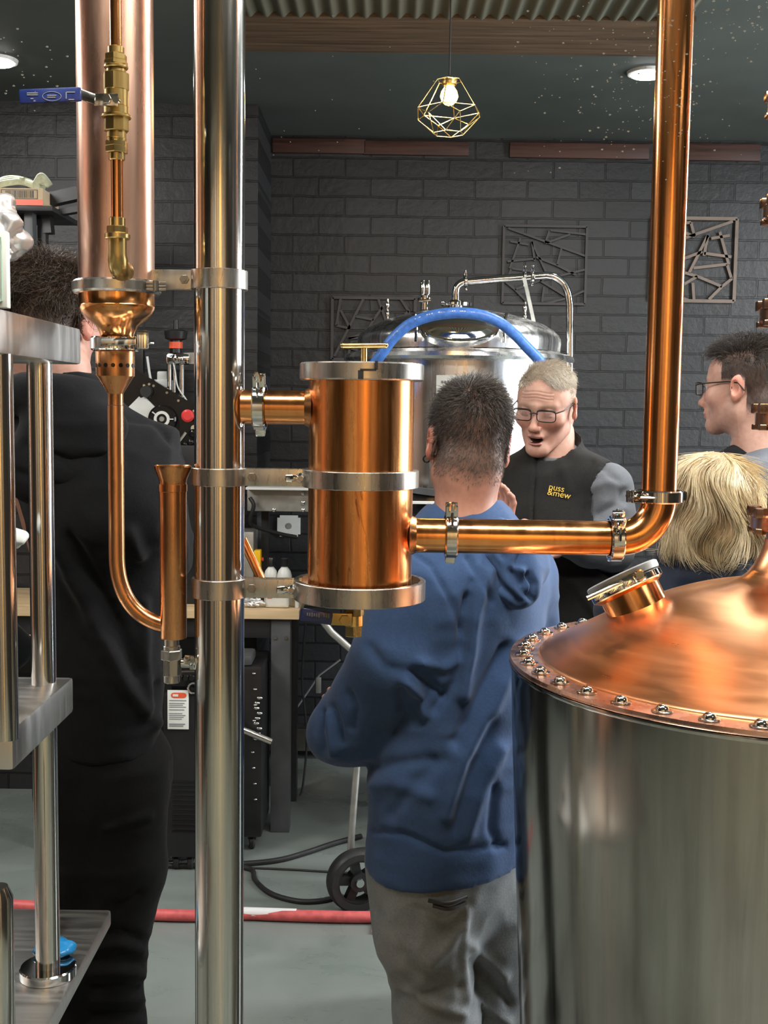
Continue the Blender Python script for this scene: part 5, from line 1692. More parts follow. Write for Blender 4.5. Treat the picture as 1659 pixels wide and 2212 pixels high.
# ================================================================== people
def project(V):
    d = np.asarray(V, float) - np.array(CAMP)
    q = d @ np.array(cam_rot)          # rows: local coords = R^T d
    return 829.5 + F * q[:, 0] / -q[:, 2], 1106.0 - F * q[:, 1] / -q[:, 2]
def folds(V, Q, strokes, noise=(0.004, 0.002), seed=1, fr=(9, 9, 13), relax_it=0):
    """push cloth in and out along drawn creases (pixel polylines on the near side) plus soft random ones"""
    N_ = normals_of(V, Q)
    n1 = vnoise(V * np.array(fr), seed)
    n2 = 1 - 2 * np.abs(vnoise(V * np.array(fr) * 1.9 + 7, seed + 3))
    d = noise[0] * n1 + noise[1] * n2
    if strokes:
        x, y = project(V)
        view = V - np.array(CAMP); view /= np.linalg.norm(view, axis=1)[:, None]
        front = np.clip(-(N_ * view).sum(1) * 2.5, 0, 1)
        pp = np.stack([x, y, np.zeros(len(x))], 1)
        for poly, wdt, amp in strokes:
            q = [np.array((a, b, 0.0)) for a, b in poly]
            L_ = np.linalg.norm(q[-1] - q[0])
            dist = seg_dist(pp, q)
            fade = np.clip(1.3 - dist * 0 , 0, 1)
            d = d + amp * 1.35 * np.exp(-(dist / wdt) ** 2) * front
    return V + N_ * d[:, None]
def mesh_sdf(S_, it=2):
    V, Q = S_.mesh()
    return relax(V, Q, it), Q

# ------------------------------------------------------------------ head
def make_head(O, yaw, pitch=0, roll=0, s=1.0, sx=1.0, mouth=0.0, lids=False, skin=(0.62, 0.36, 0.27), lip=(0.50, 0.20, 0.17), scalp=None, scalp_col=(0.03, 0.022, 0.018), brow=None, stubble=0.0, h=0.0025, jaw=1.0, ear_out=1.0, neck=0.055, neck_len=0.20, hot=1.0):
    Rm = Matrix.Rotation(math.radians(yaw), 3, 'Z') @ Matrix.Rotation(math.radians(pitch), 3, 'X') @ Matrix.Rotation(math.radians(roll), 3, 'Y')
    S_ = SDF((-0.105, -0.14, -neck_len - 0.03), (0.105, 0.13, 0.135), h)
    S_.ell((0, 0.016, 0.034), (0.075, 0.094, 0.083), 0)
    S_.ell((0, -0.028, 0.024), (0.066, 0.062, 0.068), 0.03)
    S_.ell((0, -0.030, -0.040), (0.060 * jaw, 0.057, 0.074), 0.03)
    for g in (-1, 1):
        S_.cap((0.046 * g * jaw, -0.002, -0.066 - mouth * .5), (0.016 * g, -0.072, -0.098 - mouth), 0.020, 0.018, 0.03)
        S_.ell((0.046 * g, -0.058, -0.028), (0.022, 0.022, 0.020), 0.025)
        S_.cap((0, -0.086, 0.015), (0.042 * g, -0.069, 0.018), 0.010, 0.010, 0.014)
    S_.ell((0, -0.081, -0.101 - mouth), (0.022, 0.016, 0.017), 0.02)
    for g in (-1, 1):
        S_.ell((0.032 * g, -0.096, 0.000), (0.019, 0.014, 0.012), 0.012, sub=True)
        S_.ell((0.032 * g, -0.076, 0.000), 0.0125, 0.003)
        S_.ell((0.032 * g, -0.0765, 0.0025 if lids else 0.006), (0.0142, 0.0135, 0.0105 if lids else 0.0075), 0.003)
        S_.ell((0.032 * g, -0.0765, -0.009), (0.0140, 0.0125, 0.005), 0.004)
    S_.cap((0, -0.087, 0.005), (0, -0.110, -0.038), 0.0075, 0.0105, 0.012)
    S_.ell((0, -0.113, -0.041), (0.012, 0.011, 0.010), 0.008)
    for g in (-1, 1):
        S_.ell((0.0135 * g, -0.100, -0.045), (0.008, 0.011, 0.008), 0.006)
    S_.ell((0, -0.088, -0.066), (0.027, 0.016, 0.013), 0.015)
    lz = -0.067
    S_.ell((0, -0.0985, lz), (0.023, 0.0075, 0.0045), 0.004)
    S_.ell((0, -0.0965, lz - 0.009 - mouth), (0.021, 0.008, 0.0058), 0.004)
    if mouth > 0:
        S_.ell((0, -0.100, lz - 0.005 - mouth * 0.5), (0.019, 0.026, 0.003 + mouth * 0.52), 0.004, sub=True)
    else:
        S_.ell((0, -0.108, lz - 0.0045), (0.022, 0.010, 0.0012), 0.002, sub=True)
    for g in (-1, 1):   # fold from nose to mouth
        S_.cap((0.021 * g, -0.100, -0.046), (0.034 * g, -0.086, -0.080), 0.004, 0.005, 0.008, sub=True)
        a = math.radians(24) * g
        Re = [[math.cos(a), -math.sin(a), 0], [math.sin(a), math.cos(a), 0], [0, 0, 1]]
        S_.ell((0.079 * g * ear_out, 0.016, -0.004), (0.0065, 0.019, 0.030), 0.005, R=Re)
        S_.ell((0.079 * g * ear_out, 0.008, -0.028), (0.0065, 0.010, 0.014), 0.005, R=Re)
        S_.ell((0.0865 * g * ear_out, 0.010, -0.006), (0.007, 0.010, 0.018), 0.004, R=Re, sub=True)
    S_.cap((0, 0.022, -0.06), (0, 0.046, -neck_len), neck * 0.96, neck, 0.03)
    S_.ell((0, 0.07, -0.05), (0.055, 0.035, 0.05), 0.04)
    V, Q = S_.mesh()
    V = relax(V, Q, 1, 0.4)
    x, y, z = V.T
    C = np.tile(np.array(skin), (len(V), 1))
    def blend(mask, col):
        m_ = np.clip(mask, 0, 1)[:, None]
        C[:] = C * (1 - m_) + np.array(col) * m_
    red = (skin[0] * 1.02, skin[1] * 0.72, skin[2] * 0.68)
    blend(np.exp(-((np.abs(x) - 0.045) ** 2 + (z + 0.03) ** 2) / 0.0006) * (y < -0.02) * 0.55 * hot, red)
    blend(np.exp(-((x) ** 2 + (z + 0.042) ** 2 + (y + 0.113) ** 2) / 0.0004) * 0.5 * hot, red)
    blend((np.abs(x) > 0.0765 * ear_out) * (np.abs(y - 0.015) < 0.03) * (z > -0.06) * (z < 0.04) * 0.75, (skin[0] * 1.0, skin[1] * 0.58, skin[2] * 0.50))
    blend(0.25 + 0.25 * vnoise(V * 60, 4), (skin[0] * 0.92, skin[1] * 0.82, skin[2] * 0.8))
    if stubble:
        blend(stubble * (z < -0.045) * (y < 0.01) * np.clip((-0.045 - z) / 0.02, 0, 1) * (z > -0.13), (skin[0] * 0.55, skin[1] * 0.55, skin[2] * 0.58))
    lipm = np.exp(-((z - lz + 0.002) / 0.0055) ** 4) + np.exp(-((z - lz + 0.010 + mouth) / 0.0065) ** 4)
    blend(lipm * (np.abs(x) < 0.024) * (y < -0.094) * 0.85, lip)
    if mouth > 0:
        ins = (((x / 0.0195) ** 2 + ((z - lz + 0.005 + mouth * 0.5) / (0.0045 + mouth * 0.52)) ** 2) < 1.0) & (y > -0.0985) & (y < -0.06)
        blend(ins * 0.95, (0.05, 0.012, 0.010))
    # eyes: white, iris, lash line
    for g in (-1, 1):
        e = (np.sqrt((x - 0.032 * g) ** 2 + (y + 0.076) ** 2 + z ** 2) < 0.0138) & (y < -0.08)
        if not lids:
            op = e & (z < 0.0035) & (z > -0.0055)
            blend(op * 0.9, (0.72, 0.70, 0.68))
            blend((op & (np.abs(x - 0.032 * g) < 0.0055)) * 1.0, (0.05, 0.06, 0.07))
        lash = e & (np.abs(z - (-0.0065 if lids else 0.0042)) < 0.0018)
        blend(lash * 0.8, (0.05, 0.035, 0.03))
        if brow is not None:
            bz = 0.021 - 0.0012 * ((np.abs(x) - 0.030) / 0.01) ** 2
            blend(np.exp(-((z - bz) / 0.0042) ** 2) * (np.abs(x - 0.031 * g) < 0.021) * (y < -0.05) * 0.75, brow)
    if scalp is not None:
        blend(scalp(x, y, z), scalp_col)
    loc = V.copy()
    Rn = np.array(Rm)
    W = (V * np.array((s * sx, s, s))) @ Rn.T + np.array(O)
    return dict(V=W, Q=Q, C=C, L=loc, R=Rn, O=np.array(O), s=s, sx=sx)
def to_world(hd_, pts):
    return (np.asarray(pts, float) * np.array((hd_['s'] * hd_['sx'], hd_['s'], hd_['s']))) @ hd_['R'].T + hd_['O']

def hair_on(hd_, n, mask, flow, length, rad, colour, nseg=4, seed=0, lift=0.5, gravity=0.0, jitter=0.25, curl=0.0):
    """short strands rooted on the scalp; mask/flow/length/colour take local coordinates"""
    rg = np.random.default_rng(seed)
    Lc, Q = hd_['L'], hd_['Q']
    fc_ = Lc[Q].mean(1)
    pm = mask(*fc_.T)
    N_l = normals_of(Lc, Q)
    ok = np.nonzero(pm > 0.02)[0]
    pick = rg.choice(ok, n, p=pm[ok] / pm[ok].sum())
    u, v = rg.random((2, n, 1))
    q = Q[pick]
    r_ = (Lc[q[:, 0]] * (1 - u) + Lc[q[:, 1]] * u) * (1 - v) + (Lc[q[:, 3]] * (1 - u) + Lc[q[:, 2]] * u) * v
    nn = N_l[q].mean(1); nn /= np.linalg.norm(nn, axis=1)[:, None]
    fl = flow(*r_.T)
    fl = fl - nn * (fl * nn).sum(1)[:, None]
    fl /= np.maximum(1e-6, np.linalg.norm(fl, axis=1))[:, None]
    ln = length(*r_.T) * rg.uniform(0.7, 1.15, n)
    jit = rg.normal(0, jitter, (n, 3))
    cvec = rg.normal(0, 1, (n, 3))
    def dirs(t, Pp, D):
        d = nn * (lift * (1 - 0.75 * t)) + fl * (0.35 + t) + jit + np.array((0, 0, -1.0)) * gravity * t + cvec * curl * math.sin(t * 5.0)
        return d / np.linalg.norm(d, axis=1)[:, None]
    cols = colour(r_, rg)
    V, Q2, C = strands(r_ - nn * 0.001, dirs, ln, rad, nseg, cols)
    return to_world(hd_, V), Q2, C

def hand(wrist, fwd, back, thumb_side, curl=0.5, s=1.0, spread=0.10, skin=(0.62, 0.36, 0.27), thumb=0.5):
    """a right/left hand: wrist point, finger direction, back-of-hand normal; thumb_side +1 puts the thumb on fwd x back"""
    f_ = np.array(fwd, float); f_ /= np.linalg.norm(f_)
    b_ = np.array(back, float); b_ -= f_ * (b_ @ f_); b_ /= np.linalg.norm(b_)
    t_ = np.cross(f_, b_) * thumb_side
    w_ = np.array(wrist, float)
    S_ = SDF(w_ - 0.14 * s - 0.02, w_ + 0.20 * s + 0.02, 0.0028)
    pt = lambda a, b, c: w_ + (f_ * a + b_ * b + t_ * c) * s
    S_.cap(pt(-0.03, 0, 0), pt(0.01, 0, 0), 0.025 * s, 0.026 * s, 0.01, sq=(b_, 0.75))
    for c in (-0.028, -0.010, 0.010, 0.026):
        S_.cap(pt(0.01, 0, c * 0.6), pt(0.088 - abs(c) * 0.2, 0, c), 0.015 * s, 0.0115 * s, 0.012)
    lens = (0.060, 0.074, 0.082, 0.074)
    for c, L_ in zip((-0.030, -0.010, 0.010, 0.029), lens):
        p = pt(0.088, 0, c); a = 0.25 * curl
        d = f_ + t_ * spread * c * 20
        d /= np.linalg.norm(d)
        for k, fr_ in enumerate((0.46, 0.30, 0.24)):
            dd = d * math.cos(a) - b_ * math.sin(a)
            e = p + dd * L_ * fr_ * s
            S_.cap(p, e, (0.0095 - 0.0008 * k) * s, (0.0088 - 0.001 * k) * s, 0.004)
            p = e; a += curl * (1.0 if k == 0 else 0.8)
    p = pt(0.022, -0.004, 0.022)
    for k, (fo, th, bk, L_) in enumerate(((0.45, 0.85, -0.25, 0.045), (0.8, 0.55, -0.3, 0.033), (0.95, 0.25 * (1 - thumb), -0.35, 0.026))):
        d = f_ * fo + t_ * th + b_ * bk; d /= np.linalg.norm(d)
        e = p + d * L_ * s
        S_.cap(p, e, (0.0135 - 0.0018 * k) * s, (0.0118 - 0.0018 * k) * s, 0.006)
        p = e
    V, Q = S_.mesh(); V = relax(V, Q, 1, 0.4)
    C = np.tile(np.array(skin) * np.array((1, 0.92, 0.92)), (len(V), 1))
    return V, Q, C

def limb_body(root, head, chains, squash, hands, skin):
    """one body mesh: head and neck, torso, arms, legs, hands"""
    allp = np.array([p for ch_, _ in chains for p in ch_])
    S_ = SDF(allp.min(0) - 0.2, allp.max(0) + 0.2, 0.009)
    for i, (pts, rs) in enumerate(chains):
        S_.chain([np.array(p) for p in pts], [r * 0.80 if i != 1 else r for r in rs], 0.02, squash if i == 0 else None)
    V, Q = mesh_sdf(S_, 2)
    C = np.tile(np.array(skin), (len(V), 1))
    parts = [(head['V'], head['Q'], head['C']), (V, Q, C)] + hands
    V, Q, C = join_np(parts)
    return np_obj('body', V, Q, 'skin', root, C)
def garment(name, mat, root, lo, hi, build, h=0.006, strokes=None, noise=(0.004, 0.002), seed=1, fr=(9, 9, 13), it=2, post=None):
    S_ = SDF(lo, hi, h)
    build(S_)
    V, Q = mesh_sdf(S_, it)
    V = folds(V, Q, strokes, noise, seed, fr)
    if post: V = post(V, Q)
    V = relax(V, Q, 1, 0.3)
    return np_obj(name, V, Q, mat, root)
def shoes(root, ankles, fwd, mat='black_rubber'):
    f_ = np.array((fwd[0], fwd[1], 0.0)); f_ /= np.linalg.norm(f_)
    for a in ankles:
        a = np.array((a[0], a[1], 0.0))
        S_ = SDF(a - (0.24, 0.24, 0.01), a + (0.24, 0.24, 0.16), 0.006)
        S_.cap(a - f_ * 0.05 + (0, 0, 0.045), a + f_ * 0.15 + (0, 0, 0.030), 0.046, 0.044, 0.01, sq=((0, 0, 1), 0.95))
        S_.cap(a - f_ * 0.02 + (0, 0, 0.05), a + (0, 0, 0.11), 0.045, 0.042, 0.02)
        S_.plane_cut((0, 0, 0.002), (0, 0, -1))
        V, Q = mesh_sdf(S_, 1)
        V[:, 2] = np.maximum(V[:, 2], 0.001)
        np_obj('shoe', V, Q, mat, root)
def glasses(root, hd_, fw=0.047, fh=0.030, y=-0.108, rim=0.0013, mat='black_plastic', name='glasses', top=0.0017):
    mb = MB(); ln_ = MB()
    for g in (-1, 1):
        c = np.array((0.034 * g, y, -0.004))
        sq_ = []
        for k in range(36):
            a = 2 * math.pi * k / 36
            u = math.copysign(abs(math.cos(a)) ** 0.45, math.cos(a)) * fw / 2
            v = math.copysign(abs(math.sin(a)) ** 0.5, math.sin(a)) * fh / 2
            sq_.append(c + np.array((u, 0.010 * max(0, u * g * 40) ** 2 * 0.4, v)))
        W = to_world(hd_, np.array(sq_ + sq_[:1]))
        mb.tube([Vector(p) for p in W], rim, 6, cap=False)
        mb.tube([Vector(p) for p in to_world(hd_, np.array([q for q in sq_ if q[2] > c[2] + fh * 0.3]))], top, 6)
        n0 = len(ln_.v)
        ln_.add([Vector(p) for p in W[:-1]], [tuple(range(36))])
        tmpl = [c + np.array((g * fw / 2, 0.004, fh * 0.30)), np.array((0.074 * g, y + 0.03, 0.008)), np.array((0.080 * g, -0.01, 0.010)), np.array((0.082 * g, 0.018, 0.006)), np.array((0.080 * g, 0.034, -0.014))]
        mb.tube([Vector(p) for p in to_world(hd_, tmpl)], 0.0018, 8)
    br_ = to_world(hd_, [(-0.011, y, 0.001), (0, y - 0.003, 0.004), (0.011, y, 0.001)])
    mb.tube([Vector(p) for p in br_], 0.0018, 8)
    o = mb.build(name, mat, root)
    ln_.build('lens', 'spectacle_lens', o, 0)
    return o

# ------------------------------------------------------------------ man in the blue hooded top
YB_ = 2.14
hp = P(1012, 955, YB_)
skin1 = (0.64, 0.325, 0.235)
man = thing('person', 'man seen from behind in a blue hooded top and grey jeans with cropped greying hair', 'person', (hp.x, YB_, 0))
def scalp1(x, y, z):
    back = np.clip((z + 0.092 - 0.30 * np.abs(x)) / 0.035, 0, 1) * (y > 0.02)
    side = np.clip((z - 0.012) / 0.02, 0, 1) * (y <= 0.02) * (y > -0.045 - (z > 0.06) * 0.05)
    return np.clip(back + side, 0, 1) * ((np.abs(x) < 0.0775) | (z > 0.03))
hd1 = make_head(hp, -174, 3, -5, 0.965, 0.94, skin=skin1, scalp=lambda x, y, z: scalp1(x, y, z) * 0.8, scalp_col=(0.055, 0.042, 0.036), neck=0.064)
lft = np.array((-0.72, -0.69, 0.0)); fw = np.array((-0.69, 0.72, 0.0))
nk = np.array(P(1003, 1120, YB_ - 0.01))
def J(px, py, Y): return np.array(P(px, py, Y))
shL, shR = J(905, 1262, YB_ - 0.10), J(1125, 1248, YB_ + 0.10)
elL, wrL = J(758, 1570, YB_ - 0.05), J(850, 1590, YB_ + 0.24)
elR, wrR = J(1150, 1580, YB_ + 0.22), J(800, 1600, YB_ + 0.20)
wst, hip = J(985, 1640, YB_), J(975, 1820, YB_)
hipL, hipR = J(905, 1850, YB_ - 0.04), J(1045, 1850, YB_ + 0.04)
knL, knR = J(942, 2190, YB_ - 0.05), J(1062, 2190, YB_ + 0.04)
anL, anR = knL + np.array((0.02, 0.0, 0)), knR + np.array((0.02, 0.03, 0))
anL[2] = anR[2] = 0.09
hR = hand(J(872, 1636, YB_ + 0.05), (-1, -0.1, -0.03), (0.1, -0.3, -1), 1, 0.55, 0.95, skin=skin1)
hR2 = hand(J(815, 1560, YB_ + 0.08), (-0.92, -0.1, 0.40), (0.2, -0.9, 0.3), 1, 0.8, 0.80, skin=skin1)
limb_body(man, hd1, [([nk + (0, 0, -0.13), wst, hip], [0.16, 0.15, 0.15]), ([nk + (0, 0, 0.06), nk + (0, 0, -0.06)], [0.055, 0.06]), ([shL, elL, wrL], [0.05, 0.042, 0.03]), ([shR, elR, wrR], [0.05, 0.042, 0.03]),
    ([hipL, knL, anL], [0.08, 0.055, 0.04]), ([hipR, knR, anR], [0.08, 0.055, 0.04])], (fw, 0.7), [hR, hR2], skin1)
def hoodie1(S_):
    S_.chain([nk + (0, 0, -0.15) - fw * 0.01, J(1000, 1480, YB_), wst, hip + (0, 0, -0.08)], [0.175, 0.178, 0.18, 0.188], 0.03, (fw, 0.70))
    S_.chain([shL + (0.005, 0, -0.015), J(1005, 1190, YB_ - 0.01), shR + (0, 0, -0.01)], [0.072, 0.085, 0.07], 0.05)
    S_.cap(nk + (0.01, -0.02, -0.03), nk + (0.01, -0.02, -0.10), 0.072, 0.11, 0.04)
    S_.chain([shL, J(855, 1420, YB_ - 0.12), elL], [0.080, 0.077, 0.066], 0.016)
    S_.chain([elL, J(785, 1580, YB_ + 0.06), wrL], [0.066, 0.060, 0.05], 0.02)
    S_.ell(J(716, 1588, YB_ - 0.02), (0.042, 0.05, 0.048), 0.03)
    S_.chain([shR, elR, wrR], [0.072, 0.07, 0.05], 0.02)
    S_.plane_cut(hip + (0, 0, -0.018), (0.0, 0.10, -1))
    hx_ = nk + (0.0, 0.0, 0.035)
    S_.cap(hx_ + (0, 0, -0.12), hx_ + (0, 0, 0.1), 0.060, 0.062, 0.006, sub=True)
st1 = [([(1010, 1290), (1000, 1400), (985, 1470), (935, 1535)], 9, -0.010),
       ([(1052, 1235), (1022, 1330), (1012, 1420), (1000, 1500)], 15, 0.012), ([(1022, 1260), (1000, 1340), (992, 1400)], 11, -0.007),
       ([(1120, 1400), (1060, 1530), (1000, 1640), (965, 1760)], 17, 0.009), ([(1090, 1400), (1030, 1520), (985, 1600)], 13, -0.009),
       ([(1080, 1620), (1035, 1720), (1010, 1800)], 16, 0.007), ([(1060, 1560), (1005, 1690), (985, 1790)], 14, -0.006),
       ([(875, 1470), (905, 1500), (920, 1540)], 10, 0.010), ([(895, 1450), (930, 1480), (955, 1500)], 10, -0.009), ([(868, 1490), (872, 1540), (850, 1575)], 9, -0.009), ([(905, 1430), (960, 1440), (985, 1430)], 10, 0.007),
       ([(700, 1540), (690, 1580), (700, 1620)], 8, -0.008), ([(720, 1530), (735, 1565), (740, 1600)], 8, -0.007), ([(712, 1540), (715, 1580), (722, 1625)], 8, 0.007), ([(755, 1500), (770, 1530), (762, 1570)], 9, -0.007),
       ([(800, 1400), (830, 1440), (880, 1450)], 12, -0.005), ([(795, 1700), (850, 1690), (930, 1720)], 16, 0.006), ([(790, 1660), (860, 1650), (930, 1640)], 14, -0.006),
       ([(955, 1640), (900, 1690), (850, 1760)], 14, -0.005), ([(800, 1790), (870, 1800), (960, 1840), (1090, 1826)], 6, -0.006), ([(1070, 1700), (1060, 1790), (1075, 1825)], 10, -0.006),
       ([(882, 1185), (930, 1220), (975, 1300), (1000, 1370)], 6, -0.004), ([(1010, 1205), (1040, 1260), (1060, 1300)], 6, -0.005)]
hood1 = garment('hoodie', 'hoodie_blue', man, J(620, 1960, YB_) + (0, -0.36, -0.02), J(1290, 1050, YB_ + 0.40) + (0, 0, 0.02), hoodie1, 0.0055, st1, (0.003, 0.0022), 3)
def hoodbag(S_):
    c = J(1095, 1225, YB_ - 0.10)
    S_.ell(c, (0.058, 0.050, 0.060), 0)
    S_.ell(J(1118, 1268, YB_ - 0.125), (0.040, 0.032, 0.040), 0.03)
    S_.ell(J(1140, 1215, YB_ - 0.06), (0.040, 0.045, 0.050), 0.03)
    ring_ = [nk + np.array((0.070 * math.cos(a), 0.066 * math.sin(a), -0.012 + 0.018 * math.sin(a + 0.8))) for a in np.linspace(-2.95, 0.95, 12)]
    S_.chain(ring_, [0.019] * 12, 0.02)
    S_.cap(nk + (0.05, -0.06, -0.02), c + (0, 0, 0.02), 0.03, 0.04, 0.03)
    S_.cap(nk + (0.0, 0, -0.08), nk + (0, 0, 0.09), 0.056, 0.058, 0.006, sub=True)
hb1 = [([(1050, 1215), (1080, 1265), (1120, 1300)], 7, -0.008), ([(1085, 1200), (1110, 1250), (1140, 1290)], 7, -0.008), ([(1125, 1195), (1110, 1230), (1130, 1260)], 7, -0.009), ([(1140, 1240), (1155, 1262), (1150, 1295)], 6, -0.010), ([(1070, 1195), (1100, 1225), (1130, 1235)], 8, 0.006), ([(1040, 1105), (1090, 1112), (1120, 1135)], 5, -0.004)]
garment('hood', 'hoodie_blue', hood1, J(925, 1350, YB_ - 0.24), J(1215, 1040, YB_ + 0.16) + (0, 0, 0.03), hoodbag, 0.0045, hb1, (0.002, 0.0015), 8, it=1)
def jeans1(S_):
    S_.cap(hip + (0, 0, 0.03), hip + (0, 0, -0.05), 0.165, 0.168, 0, (fw, 0.74))
    S_.chain([hipL, J(918, 2010, YB_ - 0.06), knL, anL], [0.100, 0.088, 0.074, 0.068], 0.03)
    S_.chain([hipR, J(1058, 2010, YB_ + 0.03), knR, anR], [0.100, 0.088, 0.076, 0.072], 0.018)
    S_.plane_cut((0, 0, 0.02), (0, 0, -1))
sj = [([(850, 2155), (910, 2150), (990, 2130)], 12, -0.006), ([(880, 2140), (940, 2170), (1000, 2190)], 9, 0.007), ([(1006, 1960), (1000, 2060), (1008, 2160)], 9, 0.005), ([(900, 1960), (960, 1985), (1010, 1950)], 7, -0.005), ([(930, 2080), (970, 2040), (995, 2000)], 13, 0.006), ([(1020, 2080), (1060, 2120), (1100, 2170)], 10, -0.008), ([(1015, 2040), (1050, 2070), (1090, 2110)], 10, 0.007), ([(870, 2060), (900, 2100), (960, 2110)], 14, -0.005), ([(1030, 2160), (1070, 2190), (1100, 2210)], 8, 0.006)]
jn = garment('jeans', 'jeans_grey', man, J(770, 1700, YB_ - 0.3) * (1, 1, 0), J(1240, 1700, YB_ + 0.3), jeans1, 0.007, sj, (0.004, 0.003), 12, (10, 10, 10))
mb = MB()
for i_, (a_, b_) in enumerate((((925, 1945), (1008, 1938)), ((935, 1956), (1006, 1950)))):
    mb.tube(catmull([P(a_[0], a_[1], YB_ - 0.168), P((a_[0] + b_[0]) / 2, (a_[1] + b_[1]) / 2 + 10, YB_ - 0.172), P(b_[0], b_[1], YB_ - 0.150)], 6), 0.004, 8)
mb.build('pocket_edge', 'leather_dark', jn)
shoes(man, (anL, anR), fw)
# hair: longer and dark on top, cropped grey at the sides and nape
def grey_col(V, rg):
    z, x = V[:, 2], V[:, 0]
    g = np.clip(0.06 + 0.62 * np.clip((0.005 - z + 0.35 * np.abs(x)) / 0.07, 0, 1) + rg.normal(0, 0.16, len(V)), 0, 1)
    g = np.where(rg.random(len(V)) < 0.10, np.maximum(g, 0.75), g)
    return (1 - g)[:, None] * np.array((0.020, 0.015, 0.013)) + g[:, None] * np.array((0.24, 0.20, 0.17))
def flow1(x, y, z):      # crown swirl: away from the crown
    c = np.stack([x - 0.012, (y - 0.075) * 1.0, z - 0.075], 1)
    sw_ = np.stack([-(z - 0.075), np.zeros_like(x), (x - 0.012)], 1)
    f_ = c + 0.5 * sw_
    f_[:, 2] -= 0.02
    return f_
V1 = hair_on(hd1, 9500, scalp1, flow1, lambda x, y, z: 0.007 + 0.017 * np.clip((z + 0.02) / 0.10, 0, 1), 0.00055, grey_col, 4, 1, 0.55, 0.1, 0.28)
V2 = hair_on(hd1, 2600, lambda x, y, z: scalp1(x, y, z) * np.clip((z - 0.035) / 0.05, 0, 1), flow1, lambda x, y, z: 0.026 + 0.008 * np.sin(90 * x + 70 * y), 0.0006, grey_col, 5, 2, 0.8, 0.0, 0.22, 0.3)
V, Q, C = join_np([V1, V2])
np_obj('hair', V, Q, 'hair', man, C)
er = to_world(hd1, [(0.083 * 1, 0.004, -0.040)])[0]
er2 = to_world(hd1, [(-0.083, 0.004, -0.040)])[0]
e_ = er if project(np.array([er]))[0][0] < project(np.array([er2]))[0][0] else er2
mb = MB(); mb.tube([Vector(e_) + Vector((0.006 * math.cos(a), -0.002, 0.006 * math.sin(a))) for a in np.linspace(0, 2 * math.pi, 20)], 0.0014, 8, cap=False)
mb.build('earring', 'black_gloss', man)

# ------------------------------------------------------------------ tall man in black at the left
YK = 2.30
hp = P(112, 690, YK)
skin2 = (0.66, 0.38, 0.30)
man2 = thing('person', 'tall brown haired man seen from behind dressed in black beyond the steel rack', 'person', (hp.x, YK, 0))
def scalp2(x, y, z):
    return np.clip(((z + 0.052) / 0.03) * (y > 0.02) + np.clip((z - 0.0) / 0.02, 0, 1) * (y <= 0.02) * (y > -0.03 - (z > 0.05) * 0.06), 0, 1) * ((np.abs(x) < 0.0775) | (z > 0.03))
hd2 = make_head(hp, 168, 2, 0, 1.03, 1.0, skin=skin2, scalp=lambda x, y, z: scalp2(x, y, z) * 0.9, scalp_col=(0.05, 0.032, 0.022), neck=0.062)
nk = J(132, 865, YK - 0.05)
fw2 = np.array((0.20, 0.98, 0.0)); r2_ = np.array((0.98, -0.20, 0.0))
shR2, shL2 = J(345, 1010, YK - 0.03), nk + np.array((-0.21, 0.05, -0.10))
elR2, wrR2 = J(348, 1190, YK + 0.12), J(260, 1180, YK + 0.36)
elL2, wrL2 = shL2 + np.array((-0.06, 0, -0.30)), shL2 + np.array((0.02, 0.2, -0.44))
wst, hip = J(225, 1420, YK), J(225, 1600, YK)
hpL, hpR = J(170, 1660, YK), J(270, 1660, YK)
kL, kR = J(160, 2080, YK - 0.02), J(245, 2070, YK - 0.02)
aL, aR = kL + np.array((0.0, 0.02, 0)), kR + np.array((0.0, 0.02, 0)); aL[2] = aR[2] = 0.09
limb_body(man2, hd2, [([nk + (0, 0, -0.15), wst, hip], [0.13, 0.115, 0.11]), ([nk + (0, 0, 0.06), nk + (0, 0, -0.08)], [0.058, 0.062]), ([shR2, elR2, wrR2], [0.05, 0.042, 0.03]), ([shL2, elL2, wrL2], [0.05, 0.042, 0.03]),
    ([hpL, kL, aL], [0.08, 0.055, 0.04]), ([hpR, kR, aR], [0.08, 0.055, 0.04])], (fw2, 0.68), [hand(wrR2, (-0.6, 0.8, 0), (0.2, 0, 1), 1, 0.6, skin=skin2), hand(wrL2, (0.5, 0.8, 0), (0, 0, 1), -1, 0.6, skin=skin2)], skin2)
def hoodie2(S_):
    S_.chain([nk + (0.09, 0, -0.20), J(225, 1250, YK), wst, hip + (0, 0, -0.06)], [0.165, 0.128, 0.115, 0.115], 0.04, (fw2, 0.92))
    S_.chain([shL2, nk + (0.03, 0, -0.08), shR2 + (0.0, 0, -0.005)], [0.075, 0.085, 0.072], 0.06)
    S_.cap(nk + (0.02, -0.02, -0.01), nk + (0.02, -0.02, -0.10), 0.080, 0.12, 0.04)
    S_.chain([shR2, elR2, wrR2], [0.076, 0.066, 0.05], 0.025)
    S_.chain([shL2, elL2, wrL2], [0.076, 0.07, 0.05], 0.025)
    S_.plane_cut(hip + (0, 0, -0.02), (0, 0, -1))
    S_.cap(nk + (0, 0, -0.08), nk + (0, 0, 0.12), 0.066, 0.068, 0.006, sub=True)
s2 = [([(240, 900), (330, 910), (410, 1000)], 8, -0.006), ([(130, 1180), (200, 1330), (270, 1480), (330, 1560)], 18, 0.014), ([(150, 1160), (230, 1300), (300, 1450)], 14, -0.010), ([(280, 1150), (300, 1200)], 14, 0.010), ([(310, 1300), (310, 1420), (325, 1520)], 12, 0.008), ([(340, 1480), (320, 1560)], 10, -0.008), ([(190, 920), (230, 960), (250, 1010)], 12, 0.008)]
hb2 = garment('hoodie', 'hoodie_black', man2, J(-380, 1680, YK) + (0, -0.30, 0), J(470, 800, YK + 0.50), hoodie2, 0.007, s2, (0.004, 0.003), 5)
